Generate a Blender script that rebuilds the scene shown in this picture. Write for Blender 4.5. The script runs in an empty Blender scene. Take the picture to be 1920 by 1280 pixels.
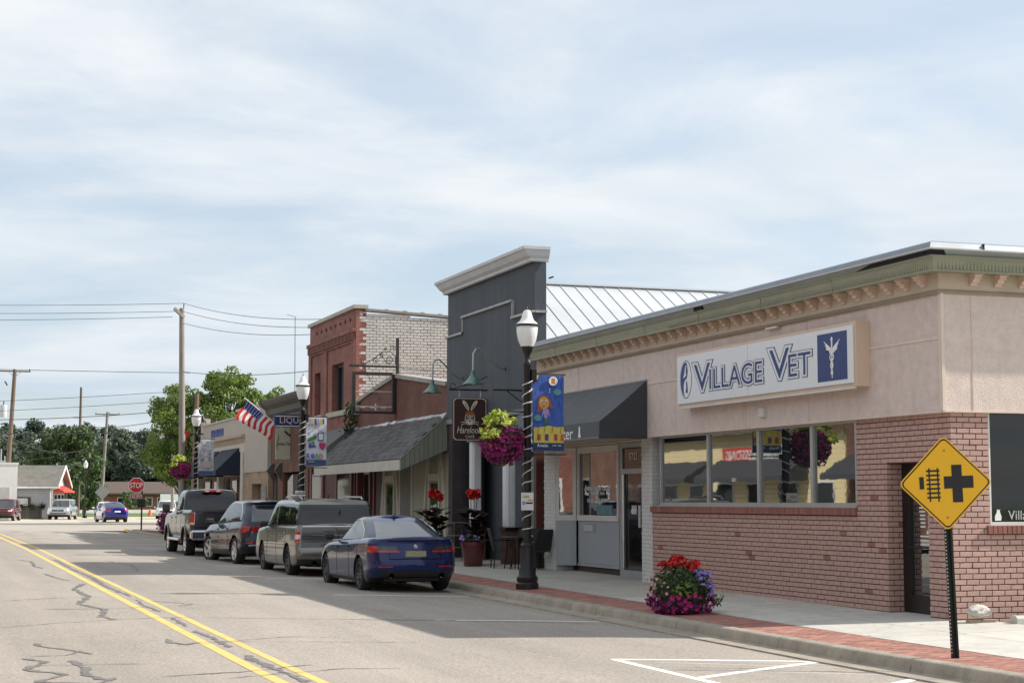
import bpy, math, random
from mathutils import Vector, Matrix
R = math.radians
sc = bpy.context.scene
col = sc.collection
random.seed(7)

# ---------------------------------------------------------------- camera
cd = bpy.data.cameras.new('camera'); cam = bpy.data.objects.new('camera', cd); col.objects.link(cam)
cam.location = (0, 0, 1.8); cam.rotation_euler = (R(90 + 5.32), 0, R(-19.21))
cd.lens = 60; cd.sensor_width = 36; cd.clip_start = .1; cd.clip_end = 6000
sc.camera = cam
# ---------------------------------------------------------------- world, sun, exposure
SUN = Vector((6.67, -1.2, 5.34)).normalized()
w = bpy.data.worlds.new('World'); sc.world = w; w.use_nodes = True
nt = w.node_tree; nt.nodes.clear()
def N(t, **k):
    n = nt.nodes.new(t)
    for a, b in k.items(): setattr(n, a, b)
    return n
def math_node(op, a=None, b=None, clamp=False):
    n = N('ShaderNodeMath', operation=op, use_clamp=clamp)
    for i, v in ((0, a), (1, b)):
        if v is None: continue
        if isinstance(v, (int, float)): n.inputs[i].default_value = v
        else: nt.links.new(v, n.inputs[i])
    return n.outputs[0]
sky = N('ShaderNodeTexSky', sky_type='NISHITA', sun_disc=False)
sky.sun_elevation = math.asin(SUN.z); sky.sun_rotation = math.atan2(SUN.x, SUN.y)
sky.air_density = 1.0; sky.dust_density = 1.2; sky.ozone_density = 1.5
tc = N('ShaderNodeTexCoord'); sep = N('ShaderNodeSeparateXYZ'); nt.links.new(tc.outputs['Generated'], sep.inputs[0])
zz = math_node('MAXIMUM', math_node('ADD', sep.outputs[2], .1), .04)
cmb = N('ShaderNodeCombineXYZ')
nt.links.new(math_node('DIVIDE', sep.outputs[0], zz), cmb.inputs[0]); nt.links.new(math_node('DIVIDE', sep.outputs[1], zz), cmb.inputs[1])
mp = N('ShaderNodeMapping'); nt.links.new(cmb.outputs[0], mp.inputs[0]); mp.inputs['Scale'].default_value = (.85, .8, 1); mp.inputs['Rotation'].default_value = (0, 0, R(12)); mp.inputs['Location'].default_value = (3.1, 1.7, 0)
n1 = N('ShaderNodeTexNoise'); n1.inputs['Scale'].default_value = 1.25; n1.inputs['Detail'].default_value = 8; n1.inputs['Roughness'].default_value = .58; n1.inputs['Distortion'].default_value = .35
nt.links.new(mp.outputs[0], n1.inputs['Vector'])
r1 = N('ShaderNodeMapRange'); r1.interpolation_type = 'SMOOTHSTEP'; r1.inputs[1].default_value = .38; r1.inputs[2].default_value = .60; r1.inputs[3].default_value = .55; r1.inputs[4].default_value = .95
nt.links.new(n1.outputs[0], r1.inputs[0])
mp2 = N('ShaderNodeMapping'); nt.links.new(cmb.outputs[0], mp2.inputs[0]); mp2.inputs['Scale'].default_value = (1.0, 1.1, 1); mp2.inputs['Rotation'].default_value = (0, 0, R(15)); mp2.inputs['Location'].default_value = (9, 4, 0)
n2 = N('ShaderNodeTexNoise'); n2.inputs['Scale'].default_value = 1.15; n2.inputs['Detail'].default_value = 9; n2.inputs['Roughness'].default_value = .55; n2.inputs['Distortion'].default_value = .4
nt.links.new(mp2.outputs[0], n2.inputs['Vector'])
cr = N('ShaderNodeValToRGB'); e = cr.color_ramp.elements
e[0].position = .38; e[0].color = (4.55, 5.05, 5.5, 1); e[1].position = .62; e[1].color = (5.75, 5.95, 6.05, 1)
nt.links.new(n2.outputs[0], cr.inputs[0])
mx = N('ShaderNodeMix', data_type='RGBA'); nt.links.new(r1.outputs[0], mx.inputs[0]); nt.links.new(sky.outputs[0], mx.inputs[6]); nt.links.new(cr.outputs[0], mx.inputs[7])
bg = N('ShaderNodeBackground'); bg.inputs[1].default_value = .125; 
gr_ = N('ShaderNodeMapRange'); gr_.inputs[1].default_value = .0; gr_.inputs[2].default_value = .34; nt.links.new(sep.outputs[2], gr_.inputs[0])
hz = N('ShaderNodeMix', data_type='RGBA', blend_type='MULTIPLY'); hz.inputs[0].default_value = 1
hc = N('ShaderNodeMix', data_type='RGBA'); hc.inputs[6].default_value = (.70, .74, .79, 1); hc.inputs[7].default_value = (.95, .925, .90, 1); nt.links.new(gr_.outputs[0], hc.inputs[0]); nt.links.new(mx.outputs[2], hz.inputs[6]); nt.links.new(hc.outputs[2], hz.inputs[7])
nt.links.new(hz.outputs[2], bg.inputs[0])
wo = N('ShaderNodeOutputWorld'); nt.links.new(bg.outputs[0], wo.inputs[0])
sl = bpy.data.lights.new('sun', 'SUN'); sl.energy = 4.1; sl.angle = R(.6); sl.color = (1, .93, .83)
so = bpy.data.objects.new('sun', sl); col.objects.link(so); so.rotation_euler = (-SUN).to_track_quat('-Z', 'Y').to_euler(); so.location = (60, -10, 50)
sc.view_settings.view_transform = 'Standard'; sc.view_settings.look = 'None'; sc.view_settings.exposure = .6; sc.view_settings.gamma = 1
sc.view_settings.use_curve_mapping = False

# ---------------------------------------------------------------- materials
MATS = {}
def M(name, c=(.5, .5, .5), rough=.6, metal=0., var=.12, scale=3., bump=0., bscale=60., rnd=0., coat=0., ior=1.5, emit=0., spot=None, sscale=1.5, trans=0., stretch=(1, 1, 1), alpha=1., sstretch=None):
    if name in MATS: return MATS[name]
    m = bpy.data.materials.new(name); m.use_nodes = True; t = m.node_tree; b = t.nodes['Principled BSDF']; L = t.links.new
    b.inputs['Roughness'].default_value = rough; b.inputs['Metallic'].default_value = metal; b.inputs['IOR'].default_value = ior
    b.inputs['Coat Weight'].default_value = coat; b.inputs['Coat Roughness'].default_value = .03
    co = t.nodes.new('ShaderNodeTexCoord'); mpn = t.nodes.new('ShaderNodeMapping'); L(co.outputs['Object'], mpn.inputs[0]); mpn.inputs['Scale'].default_value = stretch
    vec = mpn.outputs[0]
    out = None
    if var:
        no = t.nodes.new('ShaderNodeTexNoise'); no.inputs['Scale'].default_value = scale; no.inputs['Detail'].default_value = 7; no.inputs['Roughness'].default_value = .62; L(vec, no.inputs['Vector'])
        mr = t.nodes.new('ShaderNodeMapRange'); mr.inputs[1].default_value = .28; mr.inputs[2].default_value = .72; L(no.outputs[0], mr.inputs[0])
        mi = t.nodes.new('ShaderNodeMix'); mi.data_type = 'RGBA'; L(mr.outputs[0], mi.inputs[0])
        mi.inputs[6].default_value = (*[max(0, x * (1 - var)) for x in c], 1); mi.inputs[7].default_value = (*[min(1, x * (1 + var)) for x in c], 1); out = mi.outputs[2]
        if spot:
            n3 = t.nodes.new('ShaderNodeTexNoise'); n3.inputs['Scale'].default_value = sscale; n3.inputs['Detail'].default_value = 9; n3.inputs['Roughness'].default_value = .7; L(vec, n3.inputs['Vector'])
            if sstretch:
                mps = t.nodes.new('ShaderNodeMapping'); L(co.outputs['Object'], mps.inputs[0]); mps.inputs['Scale'].default_value = sstretch; L(mps.outputs[0], n3.inputs['Vector'])
            m3 = t.nodes.new('ShaderNodeMapRange'); m3.inputs[1].default_value = .52; m3.inputs[2].default_value = .74; m3.inputs[4].default_value = spot[3]; L(n3.outputs[0], m3.inputs[0])
            mi2 = t.nodes.new('ShaderNodeMix'); mi2.data_type = 'RGBA'; L(m3.outputs[0], mi2.inputs[0]); L(out, mi2.inputs[6]); mi2.inputs[7].default_value = (*spot[:3], 1); out = mi2.outputs[2]
    if rnd:
        oi = t.nodes.new('ShaderNodeObjectInfo'); hs = t.nodes.new('ShaderNodeHueSaturation'); mr2 = t.nodes.new('ShaderNodeMapRange'); mr2.inputs[3].default_value = 1 - rnd; mr2.inputs[4].default_value = 1 + rnd
        L(oi.outputs['Random'], mr2.inputs[0]); L(mr2.outputs[0], hs.inputs['Value'])
        if out: L(out, hs.inputs['Color'])
        else: hs.inputs['Color'].default_value = (*c, 1)
        out = hs.outputs[0]
    if out: L(out, b.inputs['Base Color'])
    else: b.inputs['Base Color'].default_value = (*c, 1)
    if bump:
        nb = t.nodes.new('ShaderNodeTexNoise'); nb.inputs['Scale'].default_value = bscale; nb.inputs['Detail'].default_value = 4; L(vec, nb.inputs['Vector'])
        bn = t.nodes.new('ShaderNodeBump'); bn.inputs['Strength'].default_value = bump; bn.inputs['Distance'].default_value = .02; L(nb.outputs[0], bn.inputs['Height']); L(bn.outputs[0], b.inputs['Normal'])
    if emit:
        b.inputs['Emission Color'].default_value = (*c, 1); b.inputs['Emission Strength'].default_value = emit
    if trans: b.inputs['Transmission Weight'].default_value = trans
    b.inputs['Alpha'].default_value = alpha
    MATS[name] = m; return m
def brickmat(name, c1, c2, mortar, bw=.21, bh=.075, ms=.012, axis='yz', spot=None):
    m = bpy.data.materials.new(name); m.use_nodes = True; t = m.node_tree; b = t.nodes['Principled BSDF']; L = t.links.new; b.inputs['Roughness'].default_value = .85
    co = t.nodes.new('ShaderNodeTexCoord'); se = t.nodes.new('ShaderNodeSeparateXYZ'); cb = t.nodes.new('ShaderNodeCombineXYZ'); L(co.outputs['Object'], se.inputs[0])
    L(se.outputs['XYZ'.index(axis[0].upper())], cb.inputs[0]); L(se.outputs[2], cb.inputs[1])
    br = t.nodes.new('ShaderNodeTexBrick'); L(cb.outputs[0], br.inputs['Vector']); br.inputs['Scale'].default_value = 1; br.inputs['Brick Width'].default_value = bw; br.inputs['Row Height'].default_value = bh; br.inputs['Mortar Size'].default_value = ms; br.inputs['Mortar Smooth'].default_value = .2
    br.inputs['Color1'].default_value = (*c1, 1); br.inputs['Color2'].default_value = (*c2, 1); br.inputs['Mortar'].default_value = (*mortar, 1)
    no = t.nodes.new('ShaderNodeTexNoise'); no.inputs['Scale'].default_value = 1.3; no.inputs['Detail'].default_value = 8; L(co.outputs['Object'], no.inputs['Vector'])
    mr = t.nodes.new('ShaderNodeMapRange'); mr.inputs[1].default_value = .3; mr.inputs[2].default_value = .7; mr.inputs[3].default_value = .72; mr.inputs[4].default_value = 1.2; L(no.outputs[0], mr.inputs[0])
    hs = t.nodes.new('ShaderNodeHueSaturation'); L(br.outputs[0], hs.inputs['Color']); L(mr.outputs[0], hs.inputs['Value']); L(hs.outputs[0], b.inputs['Base Color'])
    bn = t.nodes.new('ShaderNodeBump'); bn.inputs['Strength'].default_value = .6; bn.inputs['Distance'].default_value = .012; bn.invert = True; L(br.outputs[1], bn.inputs['Height']); L(bn.outputs[0], b.inputs['Normal'])
    MATS[name] = m; return m
def leafmat(name, c, c2, scale=2.2):
    m = bpy.data.materials.new(name); m.use_nodes = True; t = m.node_tree; t.nodes.clear(); L = t.links.new
    o = t.nodes.new('ShaderNodeOutputMaterial'); d = t.nodes.new('ShaderNodeBsdfPrincipled'); d.inputs['Roughness'].default_value = .55; tr = t.nodes.new('ShaderNodeBsdfTranslucent'); ms = t.nodes.new('ShaderNodeMixShader'); ms.inputs[0].default_value = .32
    co = t.nodes.new('ShaderNodeTexCoord'); no = t.nodes.new('ShaderNodeTexNoise'); no.inputs['Scale'].default_value = scale; no.inputs['Detail'].default_value = 5; L(co.outputs['Object'], no.inputs['Vector'])
    mr = t.nodes.new('ShaderNodeMapRange'); mr.inputs[1].default_value = .3; mr.inputs[2].default_value = .7; L(no.outputs[0], mr.inputs[0])
    mi = t.nodes.new('ShaderNodeMix'); mi.data_type = 'RGBA'; L(mr.outputs[0], mi.inputs[0]); mi.inputs[6].default_value = (*c, 1); mi.inputs[7].default_value = (*c2, 1)
    L(mi.outputs[2], d.inputs['Base Color']); L(mi.outputs[2], tr.inputs['Color']); L(d.outputs[0], ms.inputs[1]); L(tr.outputs[0], ms.inputs[2]); L(ms.outputs[0], o.inputs[0])
    MATS[name] = m; return m

# ---------------------------------------------------------------- mesh helpers
class MB:
    def __init__(s): s.v = []; s.f = []; s.mi = []
    def add(s, vs, fs, mi=0):
        o = len(s.v); s.v += [tuple(p) for p in vs]; s.f += [tuple(o + i for i in f) for f in fs]; s.mi += [mi] * len(fs); return s
    def box(s, x0, y0, z0, x1, y1, z1, mi=0):
        x0, x1 = min(x0, x1), max(x0, x1); y0, y1 = min(y0, y1), max(y0, y1); z0, z1 = min(z0, z1), max(z0, z1)
        return s.add([(x0, y0, z0), (x1, y0, z0), (x1, y1, z0), (x0, y1, z0), (x0, y0, z1), (x1, y0, z1), (x1, y1, z1), (x0, y1, z1)],
                     [(0, 3, 2, 1), (4, 5, 6, 7), (0, 1, 5, 4), (1, 2, 6, 5), (2, 3, 7, 6), (3, 0, 4, 7)], mi)
    def bbox(s, x0, y0, z0, x1, y1, z1, b=.01, mi=0):   # box with chamfered edges
        x0, x1 = min(x0, x1), max(x0, x1); y0, y1 = min(y0, y1), max(y0, y1); z0, z1 = min(z0, z1), max(z0, z1)
        vs = []
        for (X, sx) in ((x0, 1), (x1, -1)):
            for (Y, sy) in ((y0, 1), (y1, -1)):
                for (Z, sz) in ((z0, 1), (z1, -1)):
                    vs += [(X, Y + sy * b, Z + sz * b), (X + sx * b, Y, Z + sz * b), (X + sx * b, Y + sy * b, Z)]
        i = lambda a, bb, c, k: ((a * 2 + bb) * 2 + c) * 3 + k
        F = []
        for a in (0, 1):
            q = (i(a, 0, 0, 0), i(a, 0, 1, 0), i(a, 1, 1, 0), i(a, 1, 0, 0)); F.append(q if a == 0 else q[::-1])
            q = (i(0, a, 0, 1), i(1, a, 0, 1), i(1, a, 1, 1), i(0, a, 1, 1)); F.append(q if a == 0 else q[::-1])
            q = (i(0, 0, a, 2), i(0, 1, a, 2), i(1, 1, a, 2), i(1, 0, a, 2)); F.append(q if a == 0 else q[::-1])
        for a in (0, 1):
            for c in (0, 1):
                q = (i(a, c, 0, 0), i(a, c, 1, 0), i(a, c, 1, 1), i(a, c, 0, 1)); F.append(q)
                q = (i(a, 0, c, 0), i(a, 1, c, 0), i(a, 1, c, 2), i(a, 0, c, 2)); F.append(q)
                q = (i(0, a, c, 1), i(1, a, c, 1), i(1, a, c, 2), i(0, a, c, 2)); F.append(q)
                for d in (0, 1): F.append((i(a, c, d, 0), i(a, c, d, 1), i(a, c, d, 2)))
        return s.add(vs, F, mi)
    def prism(s, poly, axis, a, b, mi=0):   # poly in the two other axes (x,y,z order), extruded a..b along axis
        n = len(poly)
        def P(p, t): return {'x': (t, p[0], p[1]), 'y': (p[0], t, p[1]), 'z': (p[0], p[1], t)}[axis]
        vs = [P(p, a) for p in poly] + [P(p, b) for p in poly]
        return s.add(vs, [tuple(range(n))[::-1], tuple(range(n, 2 * n))] + [(i, (i + 1) % n, n + (i + 1) % n, n + i) for i in range(n)], mi)
    def tube(s, pts, r, n=8, mi=0, caps=True):
        pts = [Vector(p) for p in pts]; rs = r if isinstance(r, (list, tuple)) else [r] * len(pts)
        o = len(s.v); up = None
        for k, p in enumerate(pts):
            d = (pts[min(k + 1, len(pts) - 1)] - pts[max(k - 1, 0)]).normalized()
            if up is None: up = Vector((0, 0, 1)) if abs(d.z) < .9 else Vector((1, 0, 0))
            a = d.cross(up).normalized(); bb = a.cross(d).normalized(); up = bb
            for j in range(n):
                t = 2 * math.pi * j / n; s.v.append(tuple(p + (a * math.cos(t) + bb * math.sin(t)) * rs[k]))
        for k in range(len(pts) - 1):
            for j in range(n):
                s.f.append((o + k * n + j, o + k * n + (j + 1) % n, o + (k + 1) * n + (j + 1) % n, o + (k + 1) * n + j)); s.mi.append(mi)
        if caps:
            s.f.append(tuple(o + j for j in range(n))); s.f.append(tuple(o + (len(pts) - 1) * n + j for j in range(n))[::-1]); s.mi += [mi, mi]
        return s
    def lathe(s, prof, c=(0, 0, 0), n=16, axis='z', mi=0, cap=True):
        o = len(s.v)
        for (r, h) in prof:
            for j in range(n):
                t = 2 * math.pi * j / n; a, b = r * math.cos(t), r * math.sin(t)
                p = {'z': (a, b, h), 'x': (h, a, b), 'y': (a, h, b)}[axis]; s.v.append((c[0] + p[0], c[1] + p[1], c[2] + p[2]))
        for k in range(len(prof) - 1):
            for j in range(n):
                s.f.append((o + k * n + j, o + k * n + (j + 1) % n, o + (k + 1) * n + (j + 1) % n, o + (k + 1) * n + j)); s.mi.append(mi)
        if cap and prof[0][0] > .001: s.f.append(tuple(o + j for j in range(n))[::-1]); s.mi.append(mi)
        if cap and prof[-1][0] > .001: s.f.append(tuple(o + (len(prof) - 1) * n + j for j in range(n))); s.mi.append(mi)
        return s
    def quad(s, a, b, c, d, mi=0): return s.add([a, b, c, d], [(0, 1, 2, 3)], mi)
    def poly(s, pts, mi=0): return s.add(pts, [tuple(range(len(pts)))], mi)
    def mesh(s, name, mats, smooth=False):
        me = bpy.data.meshes.new(name); me.from_pydata(s.v, [], s.f)
        for m in (mats if isinstance(mats, (list, tuple)) else [mats]): me.materials.append(m)
        if any(s.mi): me.polygons.foreach_set('material_index', s.mi)
        if smooth:
            me.polygons.foreach_set('use_smooth', [True] * len(me.polygons)); me.set_sharp_from_angle(angle=R(38))
        me.update(); return me
    def build(s, name, mats, parent=None, smooth=False, label=None, cat=None, group=None, kind=None, loc=None):
        return link(name, s.mesh(name, mats, smooth), parent, label, cat, group, kind, loc)
def tag(o, label=None, cat=None, group=None, kind=None):
    for k, v in (('label', label), ('category', cat), ('group', group), ('kind', kind)):
        if v: o[k] = v
    return o
def link(name, data, parent=None, label=None, cat=None, group=None, kind=None, loc=None):
    o = bpy.data.objects.new(name, data); col.objects.link(o)
    if parent: o.parent = parent
    if loc: o.location = loc
    return tag(o, label, cat, group, kind)
def thing(name, label, cat, loc=(0, 0, 0), rz=0, group=None):
    o = bpy.data.objects.new(name, None); col.objects.link(o); o.location = loc; o.rotation_euler = (0, 0, rz); o.empty_display_size = .2
    return tag(o, label, cat, group)
def kids(o): return [c for c in bpy.data.objects if c.parent == o]
def copy_tree(o, loc=None, rz=None, label=None, parent=None, ch=None):
    c = o.copy(); col.objects.link(c); c.parent = parent
    if loc is not None: c.location = loc
    if rz is not None: c.rotation_euler = (0, 0, rz)
    if label: c['label'] = label
    for k in kids(o): copy_tree(k, parent=c)
    return c
FW = Matrix(((0, 0, -1, 0), (-1, 0, 0, 0), (0, 1, 0, 0), (0, 0, 0, 1)))     # reads from the street, faces -x
FS = Matrix(((1, 0, 0, 0), (0, 0, -1, 0), (0, 1, 0, 0), (0, 0, 0, 1)))      # reads down the street, faces -y
FE = Matrix(((0, 0, 1, 0), (1, 0, 0, 0), (0, 1, 0, 0), (0, 0, 0, 1)))       # faces +x
def textmesh(body, size=1., extrude=.003, offset=0., shear=0., align='CENTER', space=1.):
    c = bpy.data.curves.new('t', 'FONT'); c.body = body; c.size = size; c.extrude = extrude; c.offset = offset; c.shear = shear; c.align_x = align; c.align_y = 'CENTER'; c.space_character = space; c.resolution_u = 3
    o = bpy.data.objects.new('t', c); col.objects.link(o); dg = bpy.context.evaluated_depsgraph_get(); dg.update()
    me = bpy.data.meshes.new_from_object(o.evaluated_get(dg), depsgraph=dg); bpy.data.objects.remove(o); bpy.data.curves.remove(c); return me
def text(name, body, org, F, mat, parent=None, width=None, height=None, base_size=1., **k):
    me = textmesh(body, base_size, **k); xs = [v.co.x for v in me.vertices]; ys = [v.co.y for v in me.vertices]
    if width or height:
        wx, hy = max(xs) - min(xs), max(ys) - min(ys); cx, cy = (max(xs) + min(xs)) / 2, (max(ys) + min(ys)) / 2
        sx = width / wx if width else height / hy; sy = height / hy if height else sx
        for v in me.vertices: v.co.x = (v.co.x - cx) * sx; v.co.y = (v.co.y - cy) * sy
    me.transform(Matrix.Translation(org) @ F); me.materials.clear(); me.materials.append(mat)
    return link(name, me, parent)
def flat(name, pts, org, F, mat, parent, d=0., th=.002):      # thin printed shape in a sign's own plane
    b = MB(); n = len(pts); T = Matrix.Translation(org) @ F
    b.add([T @ Vector((p[0], p[1], d)) for p in pts] + [T @ Vector((p[0], p[1], d + th)) for p in pts], [tuple(range(n, 2 * n))] + [(i, (i + 1) % n, n + (i + 1) % n, n + i) for i in range(n)])
    return b.build(name, mat, parent)
def ell(cx, cy, rx, ry, n=20, a0=0, a1=360): return [(cx + rx * math.cos(R(a0 + (a1 - a0) * i / (n if abs(a1 - a0) >= 360 else n - 1))), cy + ry * math.sin(R(a0 + (a1 - a0) * i / (n if abs(a1 - a0) >= 360 else n - 1)))) for i in range(n)]
def rect(x0, y0, x1, y1): return [(x0, y0), (x1, y0), (x1, y1), (x0, y1)]
def stroke(pts, wd):
    out, back = [], []
    for k, p in enumerate(pts):
        a, b = pts[max(k - 1, 0)], pts[min(k + 1, len(pts) - 1)]; dx, dy = b[0] - a[0], b[1] - a[1]; l = math.hypot(dx, dy) or 1; ww = wd[k] if isinstance(wd, list) else wd
        out.append((p[0] - dy / l * ww / 2, p[1] + dx / l * ww / 2)); back.append((p[0] + dy / l * ww / 2, p[1] - dx / l * ww / 2))
    return out + back[::-1]

# ---------------------------------------------------------------- ground heights
def GZ(y): return max(0., min(.22, (y - 18) * .0055))
def RZ(x, y): return GZ(y) + .04 - .11 * (min(abs(x - 3.6), 6.7) / 6.5) ** 2
KX = 10.32
def SZ(x, y): return GZ(y) + .06 + (max(10.2, x) - 10.2) * .02
W = 13.65; S = 13.52
# ================================================================ ground, road, pavement
def asphalt():
    m = bpy.data.materials.new('asphalt'); m.use_nodes = True; t = m.node_tree; b = t.nodes['Principled BSDF']; L = t.links.new; b.inputs['Roughness'].default_value = .9
    co = t.nodes.new('ShaderNodeTexCoord')
    def nz(scale, st=(1, 1, 1), det=4, rough=.6):
        mpn = t.nodes.new('ShaderNodeMapping'); L(co.outputs['Object'], mpn.inputs[0]); mpn.inputs['Scale'].default_value = st; n = t.nodes.new('ShaderNodeTexNoise'); n.inputs['Scale'].default_value = scale; n.inputs['Detail'].default_value = det; n.inputs['Roughness'].default_value = rough; L(mpn.outputs[0], n.inputs['Vector']); return n.outputs[0]
    def rng_(o, a, c, lo, hi):
        r_ = t.nodes.new('ShaderNodeMapRange'); r_.inputs[1].default_value = a; r_.inputs[2].default_value = c; r_.inputs[3].default_value = lo; r_.inputs[4].default_value = hi; L(o, r_.inputs[0]); return r_.outputs[0]
    def mul(a, c):
        q = t.nodes.new('ShaderNodeMath'); q.operation = 'MULTIPLY'; L(a, q.inputs[0]); L(c, q.inputs[1]); return q.outputs[0]
    grit = nz(26, det=3, rough=.75); v = rng_(grit, .36, .64, .74, 1.24)
    v = mul(v, rng_(nz(1.0, (1.1, .035, 1), 5), .3, .7, .88, 1.10)); v = mul(v, rng_(nz(.35, (1, .5, 1), 8, .65), .35, .65, .90, 1.08)); v = mul(v, rng_(nz(2.6, det=9, rough=.75), .58, .74, 1.0, .84))
    h = t.nodes.new('ShaderNodeHueSaturation'); h.inputs['Color'].default_value = (.325, .292, .256, 1); L(v, h.inputs['Value']); L(h.outputs[0], b.inputs['Base Color'])
    bn = t.nodes.new('ShaderNodeBump'); bn.inputs['Strength'].default_value = .55; bn.inputs['Distance'].default_value = .02; L(grit, bn.inputs['Height']); L(bn.outputs[0], b.inputs['Normal'])
    MATS['asphalt'] = m; return m
asph = asphalt()
conc = M('concrete', (.40, .385, .34), .85, var=.13, scale=1.2, bump=.25, bscale=70, rnd=.06, spot=(.29, .27, .235, .5), sscale=2.2)
conc_new = M('pale_concrete', (.50, .49, .45), .85, var=.12, scale=3, bump=.25, bscale=70, rnd=.06, spot=(.33, .315, .28, .55), sscale=4.)
kerbm = M('kerb_concrete', (.33, .295, .24), .9, var=.22, scale=2.4, bump=.5, bscale=40, spot=(.15, .13, .105, .75), sscale=3.5)
grassm = M('grass', (.10, .16, .035), .9, var=.35, scale=.25, bump=.6, bscale=8, spot=(.17, .19, .06, .5), sscale=.6)
lotm = M('lot_asphalt', (.36, .33, .285), .9, var=.12, scale=.4, bump=.3, bscale=60)
white_line = M('worn_white_paint', (.86, .85, .82), .7, var=.05, spot=(.5, .46, .42, .55), sscale=9)
faint_line = M('faded_white_paint', (.50, .475, .44), .8, var=.1, spot=(.36, .33, .3, .8), sscale=5)
yellow_line = M('worn_yellow_paint', (.68, .48, .15), .75, var=.14, spot=(.38, .33, .25, 1.), sscale=6)
tar = M('tar', (.15, .143, .137), .75, var=.3, scale=5, spot=(.235, .212, .19, .8), sscale=6)
def sheet(name, xs, ys, zf, mat, **k):
    b = MB(); n = len(xs); b.v = [(x, y, zf(x, y)) for y in ys for x in xs]
    b.f = [(j * n + i, j * n + i + 1, (j + 1) * n + i + 1, (j + 1) * n + i) for j in range(len(ys) - 1) for i in range(n - 1)]; b.mi = [0] * len(b.f)
    return b.build(name, mat, smooth=True, **k)
fr = lambda a, b, n: [a + (b - a) * i / n for i in range(n + 1)]
sheet('ground', [-3000, -400, -60, 0, 60, 400, 3000], [-400, -40, 18, 30, 45, 58, 130, 400, 1200, 5000], lambda x, y: GZ(y) - .16, grassm, kind='structure')
road = sheet('road', fr(-3.1, KX + .02, 26), fr(-40, 92, 66), RZ, asph, kind='structure')
sheet('cross_street', [-200, -40, 0, 40, 200], [92, 100, 112, 128], lambda x, y: .215 - (.03 if y > 92.5 else .0), lotm, kind='structure')
sheet('gravel_lot', [-60, 0, 30, 90], [128, 140, 172], lambda x, y: .20, M('pale_gravel', (.47, .43, .36), .95, var=.15, scale=.5, bump=.5, bscale=40), kind='structure')
sheet('far_road', [-200, 20, 200], [176, 182], lambda x, y: .12, lotm, kind='structure')
def strip_on_road(name, pts, mat, d=.004, width=None):
    if width: pts = stroke(pts, width)
    b = MB(); return b, pts
def roadpoly(name, poly, mat, d=.004, parent=road):
    b = MB(); b.poly([(x, y, RZ(x, y) + d) for x, y in poly]); return b.build(name, mat, parent)
def roadstroke(name, pts, wd, mat, d=.0025, sub=1., rough=0., seed=0):
    rr = random.Random(seed); P = []
    for (a, b_) in zip(pts[:-1], pts[1:]):
        n = max(1, int(math.hypot(b_[0] - a[0], b_[1] - a[1]) / sub))
        P += [(a[0] + (b_[0] - a[0]) * i / n + rr.uniform(-rough, rough), a[1] + (b_[1] - a[1]) * i / n + rr.uniform(-rough, rough)) for i in range(n)]
    P.append(pts[-1]); wl = [(wd if not isinstance(wd, (list, tuple)) else rr.uniform(wd[0] * .5, wd[1] * .85)) for _ in P]
    if rough: wl[0] = wl[-1] = .01
    o = stroke(P, wl); n = len(P); b = MB()
    b.v = [(x, y, RZ(x, y) + d) for x, y in o]
    b.f = [(i, i + 1, 2 * n - 2 - i, 2 * n - 1 - i) for i in range(n - 1)]; b.mi = [0] * len(b.f)
    return b.build(name, mat, road)
for x0, wd in ((3.42, .13), (3.80, .11)): roadstroke('centre_line', [(x0, -20), (x0, 84)], wd, yellow_line, sub=1.5, rough=.006, seed=int(x0 * 10))
for y0 in (24.4, 30.9, 37.3, 43.8, 50.6, 57.2, 63.8, 70.3): roadstroke('parking_line', [(7.32, y0 + .1), (9.85, y0 - .15)], .1, white_line, sub=.5)
for p in ([(7.55, 18.22), (10.0, 17.85)], [(7.58, 18.2), (7.52, 13)], [(7.54, 16.0), (9.95, 17.78)], [(7.54, 13.6), (9.95, 15.75)]): roadstroke('hatch_line', p, .115, white_line, sub=.4)
for p in ([(7.75, 17.9), (9.9, 17.0)], [(8.4, 18.1), (9.95, 17.4)], [(7.9, 16.9), (10.0, 16.2)], [(8.6, 16.9), (9.95, 16.55)]): roadstroke('faded_line', p, .07, faint_line, .0015, sub=.3, rough=.01, seed=3)
for y0 in (86.4, 88.8): roadstroke('crossing_line', [(-2.6, y0), (9.9, y0)], .18, white_line, sub=2)
roadstroke('stop_line', [(4.4, 83.5), (9.6, 83.5)], .3, white_line, sub=2)
roadstroke('turn_arrow', [(5.6, 73.5), (6.6, 74.6), (7.4, 75.4)], .16, white_line, sub=.5)
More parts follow.
